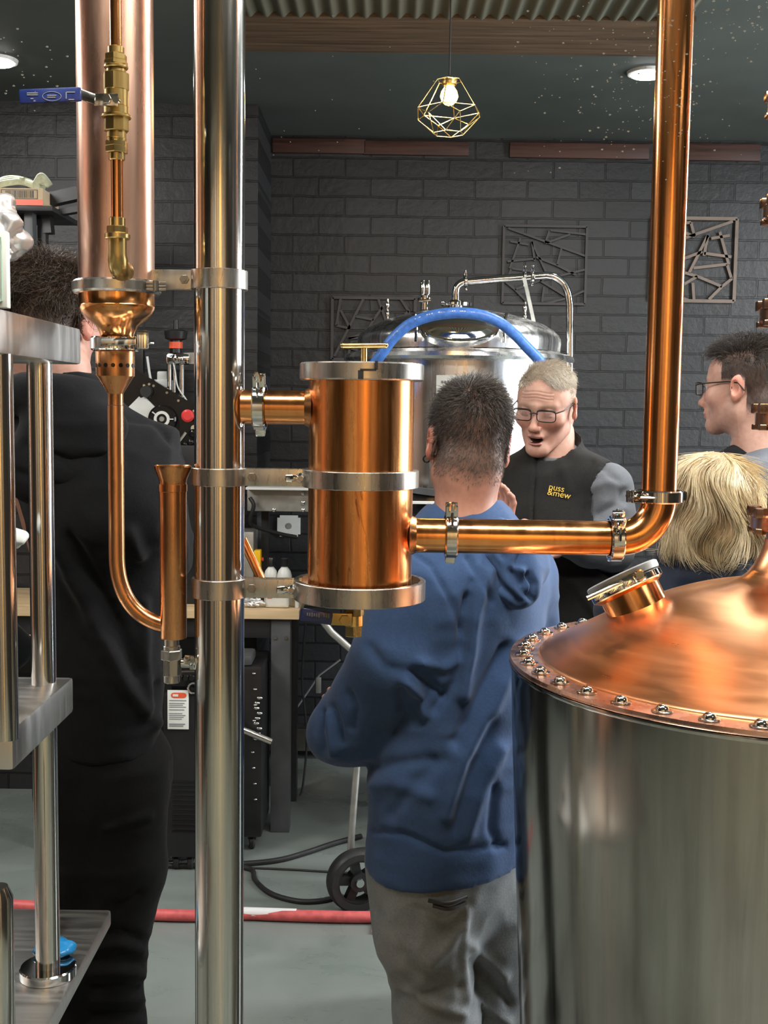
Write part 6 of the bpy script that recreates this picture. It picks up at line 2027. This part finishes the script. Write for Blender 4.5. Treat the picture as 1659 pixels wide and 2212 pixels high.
def hoodbag2(S_):
    ring_ = [nk + np.array((0.084 * math.cos(a), 0.080 * math.sin(a) - 0.005, -0.018 - 0.02 * math.sin(a))) for a in np.linspace(-3.5, 0.4, 14)]
    S_.chain([p + np.array((-0.01, 0, 0.012)) for p in ring_], [0.032] * 14, 0.02)
    S_.ell(nk + (0.02, -0.11, -0.12), (0.11, 0.04, 0.08), 0.05)
    S_.ell(nk + (0.06, -0.09, -0.05), (0.09, 0.05, 0.05), 0.05)
garment('hood', 'hoodie_black', hb2, nk + (-0.3, -0.28, -0.32), nk + (0.32, 0.16, 0.08), hoodbag2, 0.006, [([(60, 960), (150, 1000), (240, 990)], 9, -0.008), ([(40, 1020), (140, 1060), (220, 1040)], 9, -0.006)], (0.003, 0.002), 6, it=1)
def pants2(S_):
    S_.cap(hip + (0, 0, 0.03), hip + (0, 0, -0.10), 0.105, 0.115, 0, (fw2, 0.9))
    S_.chain([hpL, J(180, 1860, YK), kL, aL], [0.092, 0.086, 0.068, 0.06], 0.03)
    S_.chain([hpR, J(262, 1860, YK), kR, aR], [0.094, 0.088, 0.064, 0.06], 0.03)
    S_.plane_cut((0, 0, 0.02), (0, 0, -1))
sp = [([(200, 2020 + 28 * k), (260, 2010 + 30 * k), (310, 2030 + 26 * k)], 7, 0.007 if k % 2 else -0.007) for k in range(8)] + [([(230, 1790), (320, 1760)], 8, 0.006), ([(250, 1960), (300, 1930)], 8, -0.006)]
garment('trousers', 'trousers_black', man2, J(60, 1540, YK - 0.3) * (1, 1, 0) + (-0.15, 0, 0), J(420, 1440, YK + 0.3), pants2, 0.008, sp, (0.004, 0.003), 15)
shoes(man2, (aL, aR), fw2)
def brown_col(V, rg):
    g = np.clip(rg.normal(0.35, 0.28, len(V)), 0, 1.2)[:, None]
    return (1 - g) * np.array((0.030, 0.017, 0.010)) + g * np.array((0.13, 0.085, 0.055))
def flow2(x, y, z):
    return np.stack([x * 1.0 + 0.03 * np.sin(60 * z + 40 * y), (y - 0.02) + 0.03 * np.sin(70 * x), -0.03 + 0.05 * np.sin(50 * x + 60 * z)], 1)
V1 = hair_on(hd2, 6000, scalp2, flow2, lambda x, y, z: 0.008 + 0.022 * np.clip((z + 0.03) / 0.09, 0, 1), 0.0005, brown_col, 4, 5, 0.6, 0.2, 0.3)
V2 = hair_on(hd2, 3800, lambda x, y, z: scalp2(x, y, z) * np.clip((z + 0.01) / 0.05, 0, 1), flow2, lambda x, y, z: 0.045 + 0 * x, 0.0007, brown_col, 7, 6, 0.8, 0.1, 0.35, 0.9)
V, Q, C = join_np([V1, V2]); np_obj('hair', V, Q, 'hair', man2, C)

# ------------------------------------------------------------------ man in the black vest, talking
YV = 3.12
hp = P(1180, 874, YV)
skin3 = (0.72, 0.43, 0.34)
man3 = thing('person', 'fair haired man with glasses talking, in black embroidered vest over a grey shirt', 'person', (hp.x, YV, 0))
def scalp3(x, y, z):
    line = 0.066 + 0.012 * np.cos(x * 60)
    top_ = (z > line - 0.35 * np.clip(y + 0.03, -0.1, 0.1)) * (y > -0.085)
    side = np.clip((z - 0.0) / 0.012, 0, 1) * (y > -0.022) * (np.abs(x) > 0.05)
    back = np.clip((z + 0.06) / 0.03, 0, 1) * (y > 0.035)
    return np.clip(top_ + side + back, 0, 1) * ((np.abs(x) < 0.0775) | (z > 0.03))
hd3 = make_head(hp, -27, 15, 4, 0.93, 1.04, mouth=0.013, lids=True, skin=skin3, lip=(0.60, 0.25, 0.22), scalp=lambda x, y, z: scalp3(x, y, z) * 0.7, scalp_col=(0.55, 0.47, 0.38), brow=(0.50, 0.36, 0.27), h=0.0021, jaw=1.0, hot=1.2, neck=0.060)
# furrows on the brow
Vl = hd3['L']; N3 = normals_of(hd3['V'], hd3['Q'])
fur = np.zeros(len(Vl))
for zf_ in (0.040, 0.048, 0.057):
    fur += np.exp(-((Vl[:, 2] - zf_ - 0.003 * np.cos(Vl[:, 0] * 70)) / 0.0018) ** 2)
fur *= (Vl[:, 1] < -0.05) * (np.abs(Vl[:, 0]) < 0.045)
hd3['V'] = hd3['V'] - N3 * (fur * 0.0011)[:, None]
nk = J(1195, 985, YV + 0.03)
fw3 = np.array((-0.42, -0.90, 0.0)); r3_ = np.array((0.90, -0.42, 0.0))
shA, shB = J(1300, 1045, YV - 0.06), J(1085, 1040, YV + 0.08)
elA, wrA = J(1318, 1185, YV - 0.10), J(1225, 1170, YV - 0.22)
elB, wrB = J(1050, 1225, YV + 0.0), J(1070, 1170, YV - 0.16)
wst, hip = J(1190, 1280, YV), J(1195, 1450, YV)
hA, hB_ = hip + r3_ * 0.09 + (0, 0, -0.04), hip - r3_ * 0.09 + (0, 0, -0.04)
kA, kB = hA * (1, 1, 0) + (0, -0.02, 0.50), hB_ * (1, 1, 0) + (0, -0.02, 0.50)
aA, aB = hA * (1, 1, 0) + (0, 0.02, 0.09), hB_ * (1, 1, 0) + (0, 0.02, 0.09)
hnd = hand(J(1072, 1174, YV - 0.18), (0.20, -0.10, 1.0), (0.75, 0.5, -0.2), 1, 0.45, 1.0, 0.16, skin3)
hnd2 = hand(wrA, (-0.9, -0.3, 0.35), (0, -0.4, 1), -1, 0.6, 1.0, skin=skin3)
limb_body(man3, hd3, [([nk + (0, 0, -0.15), wst, hip], [0.17, 0.16, 0.15]), ([nk + (0, 0, 0.06), nk + (0, 0, -0.08)], [0.056, 0.062]), ([shA, elA, wrA], [0.05, 0.042, 0.03]), ([shB, elB, wrB], [0.05, 0.042, 0.03]),
    ([hA, kA, aA], [0.08, 0.055, 0.04]), ([hB_, kB, aB], [0.08, 0.055, 0.04])], (fw3, 0.72), [hnd, hnd2], skin3)
def vest3(S_):
    S_.chain([nk + (0.0, 0, -0.17), J(1192, 1180, YV), wst, hip + (0, 0, 0.04)], [0.195, 0.19, 0.185, 0.185], 0.03, (fw3, 0.72))
    S_.chain([shB + r3_ * 0.03, nk + (0, 0, -0.05), shA - r3_ * 0.006], [0.060, 0.075, 0.064], 0.05)
    S_.cap(nk + (0.004, 0.0, 0.03), nk + (0, 0, -0.06), 0.074, 0.082, 0.02, ((-0.0, -1, 0.0), 0.98))
    S_.plane_cut(hip + (0, 0, -0.05), (0, 0, -1))
    S_.cap(shA + r3_ * 0.036 + (0, 0, -0.02), elA + r3_ * 0.02, 0.078, 0.078, 0.004, sub=True)
    S_.cap(shB - r3_ * 0.036 + (0, 0, -0.02), elB - r3_ * 0.02, 0.078, 0.078, 0.004, sub=True)
    S_.cap(nk + (0.0, -0.012, -0.01), nk + (0, -0.030, 0.16), 0.062, 0.078, 0.006, sub=True)
    S_.plane_cut(nk + (0.0, -0.0, 0.080), fw3 * 0.75 + (0.0, 0, 0.66))
sv = [([(1160, 985), (1152, 1060), (1150, 1140)], 3.5, -0.006), ([(1155, 985), (1146, 1060), (1144, 1140)], 3, 0.003), ([(1240, 935), (1262, 965), (1310, 985)], 5, -0.004), ([(1280, 1000), (1262, 1060), (1255, 1120)], 7, -0.004), ([(1210, 1000), (1230, 1060)], 12, 0.004), ([(1110, 1010), (1100, 1080)], 9, 0.004), ([(1180, 1230), (1240, 1260), (1290, 1330)], 10, 0.006)]
vs_ = garment('vest', 'vest_black', man3, J(1030, 1560, YV - 0.32), J(1400, 880, YV + 0.32), vest3, 0.006, sv, (0.002, 0.001), 9)
def shirt3(S_):
    S_.chain([shA - r3_ * 0.03, shA + r3_ * 0.012 + (0.0, 0, -0.012), (shA + elA) / 2 + (0.008, 0, 0), elA, (elA + wrA) / 2, wrA], [0.052, 0.066, 0.066, 0.060, 0.055, 0.040], 0.02)
    S_.chain([shB, elB, wrB], [0.064, 0.058, 0.040], 0.02)
ss = [([(1290, 1110), (1330, 1090), (1350, 1060)], 8, -0.006), ([(1280, 1150), (1320, 1120), (1345, 1100)], 8, 0.006), ([(1270, 1060), (1310, 1040), (1340, 1050)], 9, 0.004), ([(1300, 1010), (1335, 1040), (1345, 1080)], 8, -0.004)]
sh3 = garment('shirt', 'shirt_grey', man3, J(1000, 1330, YV - 0.36), J(1430, 960, YV + 0.30), shirt3, 0.006, ss, (0.002, 0.002), 14)
def collar3(S_):
    ring_ = [nk + np.array((0.061 * math.cos(a), 0.060 * math.sin(a), 0.014 - 0.028 * math.sin(-a - 0.2) * 0.9)) for a in np.linspace(-2.6, 3.0, 20)]
    S_.chain(ring_, [0.0085] * 20, 0.004)
garment('shirt_collar', 'shirt_grey', sh3, nk + (-0.12, -0.14, -0.08), nk + (0.12, 0.12, 0.09), collar3, 0.004, None, (0.001, 0.0005), 2, it=1)
def pants3(S_):
    S_.cap(hip + (0, 0, 0.06), hip + (0, 0, -0.06), 0.165, 0.165, 0, (fw3, 0.74))
    S_.chain([hA, kA, aA], [0.10, 0.08, 0.07], 0.03); S_.chain([hB_, kB, aB], [0.10, 0.08, 0.07], 0.03)
    S_.plane_cut((0, 0, 0.02), (0, 0, -1))
garment('trousers', 'trousers_black', man3, hip * (1, 1, 0) + (-0.32, -0.28, 0.0), hip + (0.32, 0.28, 0.14), pants3, 0.009, None, (0.004, 0.003), 3)
shoes(man3, (aA, aB), fw3)
glasses(man3, hd3, 0.052, 0.033, -0.106, rim=0.0014, top=0.0026)
tt = MB(); tp = to_world(hd3, [(0.015 * math.sin(a), -0.0905 - 0.004 * math.cos(a), -0.0715) for a in np.linspace(-1.2, 1.2, 9)])
tt.tube([Vector(p) for p in tp], 0.0028, 8); tt.build('teeth', 'tooth', man3)
def fair_col(V, rg):
    g = np.clip(rg.normal(0.5, 0.25, len(V)) + 0.25 * (V[:, 2] < 0.04), 0, 1)[:, None]
    return (1 - g) * np.array((0.50, 0.42, 0.32)) + g * np.array((0.82, 0.78, 0.70))
def flow3(x, y, z):     # combed to the side and forward on top, down at the sides
    t_ = np.clip((z - 0.06) / 0.03, 0, 1)[:, None]
    return t_ * np.stack([0.6 + 0 * x, -0.5 + 0 * x, 0.15 + 0 * x], 1) + (1 - t_) * np.stack([0 * x, 0.35 + 0 * x, -0.9 + 0 * x], 1)
V1 = hair_on(hd3, 6500, scalp3, flow3, lambda x, y, z: 0.006 + 0.013 * np.clip((z - 0.04) / 0.04, 0, 1), 0.00045, fair_col, 4, 11, 0.25, 0.0, 0.12)
V2 = hair_on(hd3, 1800, lambda x, y, z: scalp3(x, y, z) * np.clip((z - 0.06) / 0.02, 0, 1), flow3, lambda x, y, z: 0.026 + 0.006 * np.sin(80 * x), 0.0006, fair_col, 6, 12, 0.45, 0.0, 0.14, 0.15)
V, Q, C = join_np([V1, V2]); np_obj('hair', V, Q, 'hair', man3, C)
# embroidered name on the chest
lc = P(1207, 1062, YV - 0.3)
def on_vest(px, py):
    """first hit of the pixel ray on the vest"""
    dgx = bpy.context.evaluated_depsgraph_get()
    d = (P(px, py, YV) - CAMP).normalized()
    inv = vs_.matrix_world.inverted()
    ok, loc, nrm, _ = vs_.ray_cast(inv @ CAMP, (inv.to_3x3() @ d).normalized())
    return (vs_.matrix_world @ loc, nrm) if ok else (P(px, py, YV - 0.16), Vector((0, -1, 0)))
bpy.context.view_layer.update()
l0, n0 = on_vest(1207, 1062)
n0 = (n0 + on_vest(1190, 1060)[1] + on_vest(1225, 1064)[1]).normalized()
xa = Vector((0, 0, 1)).cross(n0).normalized(); ya = n0.cross(xa)
Rl = Matrix((xa, ya, n0)).transposed() @ Matrix.Rotation(math.radians(-9), 3, 'Z')
l1, l2 = on_vest(1203, 1055)[0], on_vest(1208, 1068)[0]
t1 = text_mesh('puss', 'logo', 0.024, 'print_gold', vs_, l1 + n0 * 0.003, Rl, 0.0008)
t2 = text_mesh('&mew', 'logo', 0.024, 'print_gold', vs_, l2 + n0 * 0.003, Rl, 0.0008)

# ------------------------------------------------------------------ young man in profile at the right
YR = 2.97
hp = P(1608, 834, YR)
skin4 = (0.70, 0.44, 0.36)
man4 = thing('person', 'dark haired man in profile with glasses and slate jacket beyond the still column', 'person', (hp.x, YR, 0))
def scalp4(x, y, z):
    top_ = (z > 0.070 - 0.5 * np.clip(y + 0.05, -0.1, 0.12)) * (y > -0.085)
    side = np.clip((z - 0.008) / 0.012, 0, 1) * (y > -0.030) * (np.abs(x) > 0.04)
    back = np.clip((z + 0.075) / 0.03, 0, 1) * (y > 0.032)
    return np.clip(top_ + side + back, 0, 1) * ((np.abs(x) < 0.0775) | (z > 0.03))
hd4 = make_head(hp, -130, 2, 0, 1.0, 1.0, skin=skin4, lip=(0.55, 0.27, 0.24), scalp=lambda x, y, z: scalp4(x, y, z) * 0.9, scalp_col=(0.035, 0.025, 0.02), brow=(0.05, 0.035, 0.03), stubble=0.25, h=0.0023, jaw=1.04, neck=0.062)
nk = J(1628, 975, YR + 0.02)
fw4 = np.array((-0.97, 0.24, 0.0)); r4_ = np.array((0.24, 0.97, 0.0))
shN, shF = nk + np.array((-0.02, -0.19, -0.10)), nk + np.array((0.06, 0.19, -0.10))
elN, wrN = shN + np.array((0.02, -0.03, -0.29)), shN + np.array((-0.03, 0.0, -0.53))
elF, wrF = shF + np.array((0.02, 0.03, -0.29)), shF + np.array((-0.03, -0.0, -0.53))
wst, hip = nk + np.array((0.03, 0, -0.42)), nk + np.array((0.03, 0, -0.58))
hN, hF = hip - r4_ * 0.09, hip + r4_ * 0.09
kN, kF = hN * (1, 1, 0) + (0, 0, 0.50), hF * (1, 1, 0) + (0, 0, 0.50)
aN, aF = hN * (1, 1, 0) + (0.02, 0, 0.09), hF * (1, 1, 0) + (0.02, 0, 0.09)
limb_body(man4, hd4, [([nk + (0.02, 0, -0.15), wst, hip], [0.17, 0.16, 0.15]), ([nk + (0, 0, 0.06), nk + (0, 0, -0.08)], [0.058, 0.062]), ([shN, elN, wrN], [0.05, 0.042, 0.03]), ([shF, elF, wrF], [0.05, 0.042, 0.03]),
    ([hN, kN, aN], [0.08, 0.055, 0.04]), ([hF, kF, aF], [0.08, 0.055, 0.04])], (fw4, 0.72), [hand(wrN, (-0.2, 0.05, -1), (0, -1, 0), 1, 0.6, skin=skin4), hand(wrF, (-0.2, -0.05, -1), (0, 1, 0), -1, 0.6, skin=skin4)], skin4)
def jacket4(S_):
    S_.chain([nk + (0.03, 0, -0.18), wst, hip + (0, 0, -0.03)], [0.195, 0.19, 0.185], 0.03, (fw4, 0.74))
    S_.chain([shN, nk + (0.03, 0, -0.06), shF], [0.080, 0.09, 0.08], 0.05)
    S_.chain([shN, elN, wrN], [0.082, 0.074, 0.05], 0.025); S_.chain([shF, elF, wrF], [0.082, 0.074, 0.05], 0.025)
    S_.plane_cut(hip + (0, 0, -0.09), (0, 0, -1))
    S_.cap(nk + (0, 0, -0.06), nk + (0, 0, 0.12), 0.068, 0.07, 0.006, sub=True)
jk4 = garment('jacket', 'jacket_slate', man4, nk + (-0.32, -0.40, -0.78), nk + (0.36, 0.40, 0.08), jacket4, 0.008, [([(1585, 1000), (1600, 1060), (1640, 1110)], 9, -0.006), ([(1570, 985), (1625, 1000), (1655, 1020)], 8, 0.005)], (0.004, 0.003), 4)
def hood4(S_):
    ring_ = [nk + np.array((0.078 * math.cos(a) + 0.004, 0.078 * math.sin(a), -0.012 + 0.022 * math.cos(a))) for a in np.linspace(-2.9, 2.9, 22)]
    S_.chain(ring_, [0.026] * 22, 0.02)
    S_.ell(nk + (0.09, -0.03, -0.04), (0.07, 0.09, 0.05), 0.04)
    S_.cap(nk + (-0.06, -0.05, -0.02), nk + (-0.10, -0.06, -0.09), 0.03, 0.02, 0.03)
garment('hood', 'hoodie_black', jk4, nk + (-0.2, -0.2, -0.15), nk + (0.2, 0.2, 0.09), hood4, 0.006, None, (0.004, 0.003), 7, it=1)
def pants4(S_):
    S_.cap(hip + (0, 0, 0.03), hip + (0, 0, -0.06), 0.165, 0.165, 0, (fw4, 0.74))
    S_.chain([hN, kN, aN], [0.10, 0.08, 0.07], 0.03); S_.chain([hF, kF, aF], [0.10, 0.08, 0.07], 0.03)
    S_.plane_cut((0, 0, 0.02), (0, 0, -1))
garment('trousers', 'trousers_black', man4, hip * (1, 1, 0) + (-0.30, -0.30, 0.0), hip + (0.30, 0.30, 0.10), pants4, 0.010, None, (0.004, 0.003), 3)
shoes(man4, (aN, aF), fw4)
glasses(man4, hd4, 0.048, 0.032, -0.108, mat='black_plastic')
def dark_col(V, rg):
    g = np.clip(rg.normal(0.25, 0.2, len(V)), 0, 1)[:, None]
    return (1 - g) * np.array((0.014, 0.010, 0.009)) + g * np.array((0.10, 0.075, 0.06))
def flow4(x, y, z):
    t_ = np.clip((z - 0.05) / 0.03, 0, 1)[:, None]
    return t_ * np.stack([0.3 + 0 * x, -0.3 + 8 * (y + 0.02), 0.35 + 0 * x], 1) + (1 - t_) * np.stack([0 * x, 0.5 + 0 * x, -0.85 + 0 * x], 1)
V1 = hair_on(hd4, 5500, scalp4, flow4, lambda x, y, z: 0.007 + 0.02 * np.clip((z - 0.02) / 0.06, 0, 1), 0.00048, dark_col, 4, 21, 0.4, 0.0, 0.18)
V2 = hair_on(hd4, 2400, lambda x, y, z: scalp4(x, y, z) * np.clip((z - 0.055) / 0.03, 0, 1), flow4, lambda x, y, z: 0.042 + 0 * x, 0.0006, dark_col, 6, 22, 0.9, 0.0, 0.2, 0.5)
V, Q, C = join_np([V1, V2]); np_obj('hair', V, Q, 'hair', man4, C)

# ------------------------------------------------------------------ blond woman seen from behind
YW_ = 2.56
hp = P(1536, 1085, YW_)
skin5 = (0.70, 0.45, 0.36)
wom = thing('person', 'woman with wavy blond hair seen from behind in a navy padded jacket', 'person', (hp.x, YW_, 0))
def scalp5(x, y, z):
    return np.clip((z + 0.05) / 0.02, 0, 1) * ((y > -0.01) | (z > 0.045)) * ((np.abs(x) < 0.0775) | (z > 0.03))
hd5 = make_head(hp, 176, 0, 0, 0.96, 1.0, skin=skin5, scalp=scalp5, scalp_col=(0.45, 0.33, 0.19), neck=0.05)
nk = J(1532, 1230, YW_ + 0.02)
fw5 = np.array((0.05, 1.0, 0.0))
s1, s2_ = nk + np.array((-0.17, 0, -0.10)), nk + np.array((0.17, 0, -0.10))
e1_, w1_ = s1 + np.array((-0.03, 0.02, -0.27)), s1 + np.array((0.02, 0.07, -0.47))
e2_, w2_ = s2_ + np.array((0.03, 0.02, -0.27)), s2_ + np.array((-0.02, 0.07, -0.47))
wst, hip = nk + np.array((0, 0, -0.36)), nk + np.array((0, 0, -0.52))
h1_, h2_ = hip + (-0.085, 0, 0), hip + (0.085, 0, 0)
k1_, k2_ = h1_ * (1, 1, 0) + (0, 0, 0.46), h2_ * (1, 1, 0) + (0, 0, 0.46)
a1_, a2_ = h1_ * (1, 1, 0) + (0, 0, 0.08), h2_ * (1, 1, 0) + (0, 0, 0.08)
limb_body(wom, hd5, [([nk + (0, 0, -0.14), wst, hip], [0.15, 0.14, 0.15]), ([nk + (0, 0, 0.06), nk + (0, 0, -0.08)], [0.048, 0.052]), ([s1, e1_, w1_], [0.045, 0.038, 0.027]), ([s2_, e2_, w2_], [0.045, 0.038, 0.027]),
    ([h1_, k1_, a1_], [0.08, 0.052, 0.037]), ([h2_, k2_, a2_], [0.08, 0.052, 0.037])], (fw5, 0.7), [hand(w1_, (0.1, 0.2, -1), (-1, 0, 0), -1, 0.6, 0.9, skin=skin5), hand(w2_, (-0.1, 0.2, -1), (1, 0, 0), 1, 0.6, 0.9, skin=skin5)], skin5)
def jacket5(S_):
    S_.chain([nk + (0, 0, -0.16), wst, hip + (0, 0, -0.03)], [0.185, 0.18, 0.185], 0.03, (fw5, 0.76))
    S_.chain([s1, nk + (0, 0, -0.05), s2_], [0.075, 0.09, 0.075], 0.05)
    S_.chain([s1, e1_, w1_], [0.074, 0.068, 0.05], 0.025); S_.chain([s2_, e2_, w2_], [0.074, 0.068, 0.05], 0.025)
    for zo, ro in ((0.025, 0.098), (-0.012, 0.108)):
        ring_ = [nk + np.array((ro * math.cos(a), ro * 0.85 * math.sin(a), zo)) for a in np.linspace(0, 2 * math.pi, 20)]
        S_.chain(ring_, [0.024] * 20, 0.008)
    S_.plane_cut(hip + (0, 0, -0.10), (0, 0, -1))
def quilt(V, Q):
    N_ = normals_of(V, Q)
    return V + N_ * (0.006 * np.abs(np.sin((V[:, 2] - nk[2]) * math.pi / 0.06)) * (V[:, 2] < nk[2] - 0.05))[:, None]
garment('jacket', 'jacket_navy', wom, nk + (-0.34, -0.30, -0.70), nk + (0.34, 0.34, 0.08), jacket5, 0.008, None, (0.003, 0.003), 16, post=quilt)
def pants5(S_):
    S_.cap(hip + (0, 0, 0.03), hip + (0, 0, -0.06), 0.16, 0.165, 0, (fw5, 0.74))
    S_.chain([h1_, k1_, a1_], [0.095, 0.07, 0.06], 0.03); S_.chain([h2_, k2_, a2_], [0.095, 0.07, 0.06], 0.03)
    S_.plane_cut((0, 0, 0.02), (0, 0, -1))
garment('trousers', 'trousers_black', wom, hip * (1, 1, 0) + (-0.30, -0.28, 0.0), hip + (0.30, 0.28, 0.10), pants5, 0.010, None, (0.003, 0.003), 3)
shoes(wom, (a1_, a2_), fw5)
# hair volume under the locks
def hairvol(S_):
    c = np.array(hp)
    S_.ell(c + (0, -0.012, 0.022), (0.090, 0.100, 0.088), 0)
    S_.ell(c + (0.004, -0.028, -0.050), (0.096, 0.080, 0.072), 0.03)
    S_.ell(c + (0.040, -0.020, -0.085), (0.050, 0.055, 0.045), 0.03)
    S_.ell(c + (-0.038, -0.020, -0.082), (0.050, 0.055, 0.045), 0.03)
    S_.ell(c + (0, 0.11, -0.03), (0.058, 0.07, 0.09), 0.02, sub=True)
S5 = SDF(np.array(hp) - 0.2, np.array(hp) + 0.2, 0.005); hairvol(S5)
Vh, Qh = mesh_sdf(S5, 2)
rg = np.random.default_rng(31)
Nh = normals_of(Vh, Qh)
c5 = np.array(hp)
def lockphase(Pt):
    th_ = np.arctan2(Pt[:, 0] - c5[0] - 0.012, -(Pt[:, 1] - c5[1]))
    return th_ * 9 + 1.1 * np.sin((Pt[:, 2] - c5[2]) * 42 + th_ * 3) + 0.8 * vnoise(Pt * 22, 9)
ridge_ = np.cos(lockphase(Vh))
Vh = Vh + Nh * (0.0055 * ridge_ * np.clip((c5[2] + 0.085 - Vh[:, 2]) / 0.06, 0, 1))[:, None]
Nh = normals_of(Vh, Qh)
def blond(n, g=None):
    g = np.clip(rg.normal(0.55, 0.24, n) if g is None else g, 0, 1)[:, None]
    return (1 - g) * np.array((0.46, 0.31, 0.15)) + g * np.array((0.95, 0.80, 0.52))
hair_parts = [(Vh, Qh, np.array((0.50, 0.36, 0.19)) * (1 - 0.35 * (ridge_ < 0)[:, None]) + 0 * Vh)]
n = 9000
ok = np.nonzero((Vh[:, 1] < c5[1] + 0.07))[0]
pk_ = ok[rg.integers(0, len(ok), n)]
roots = Vh[pk_] + rg.normal(0, 0.002, (n, 3)); nn = Nh[pk_]
ang_ = np.floor((np.arctan2(roots[:, 0] - c5[0], -(roots[:, 1] - c5[1])) + 0.06 * vnoise(roots * 30, 3)) * 6.0)
lockph = (ang_ * 2.399) % 6.283
fly = rg.random(n) < 0.02
def dirs5(t, Pp, D):
    rel = Pp - (c5 + np.array((0.012, -0.02, 0.06)))
    down = np.stack([rel[:, 0] * 4.5, rel[:, 1] * 4.0, -0.55 - 3.0 * np.clip(0.08 - rel[:, 2], 0, 1)], 1)
    down -= nn * (down * nn).sum(1)[:, None]
    down /= np.maximum(1e-6, np.linalg.norm(down, axis=1))[:, None]
    side = np.cross(down, nn)
    th_ = np.arctan2(Pp[:, 0] - c5[0] - 0.012, -(Pp[:, 1] - c5[1]))
    wave = -np.cos((Pp[:, 2] - c5[2]) * 42 + th_ * 3) * 0.55
    d = down + side * wave[:, None] + nn * (0.0 + 0.22 * np.cos((Pp[:, 2] - c5[2]) * 48 + lockph))[:, None] * 0.7 + nn * fly[:, None] * 0.35 + np.array((0, 0, -0.25)) * t
    tuck = np.clip((-0.10 - (Pp[:, 2] - c5[2])) / 0.03, 0, 1)[:, None]
    return d - nn * tuck * 0.9
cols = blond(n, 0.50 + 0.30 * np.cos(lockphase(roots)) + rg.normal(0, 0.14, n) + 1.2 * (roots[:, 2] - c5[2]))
hair_parts.append(strands(roots, dirs5, rg.uniform(0.05, 0.11, n), 0.0008, 9, cols))
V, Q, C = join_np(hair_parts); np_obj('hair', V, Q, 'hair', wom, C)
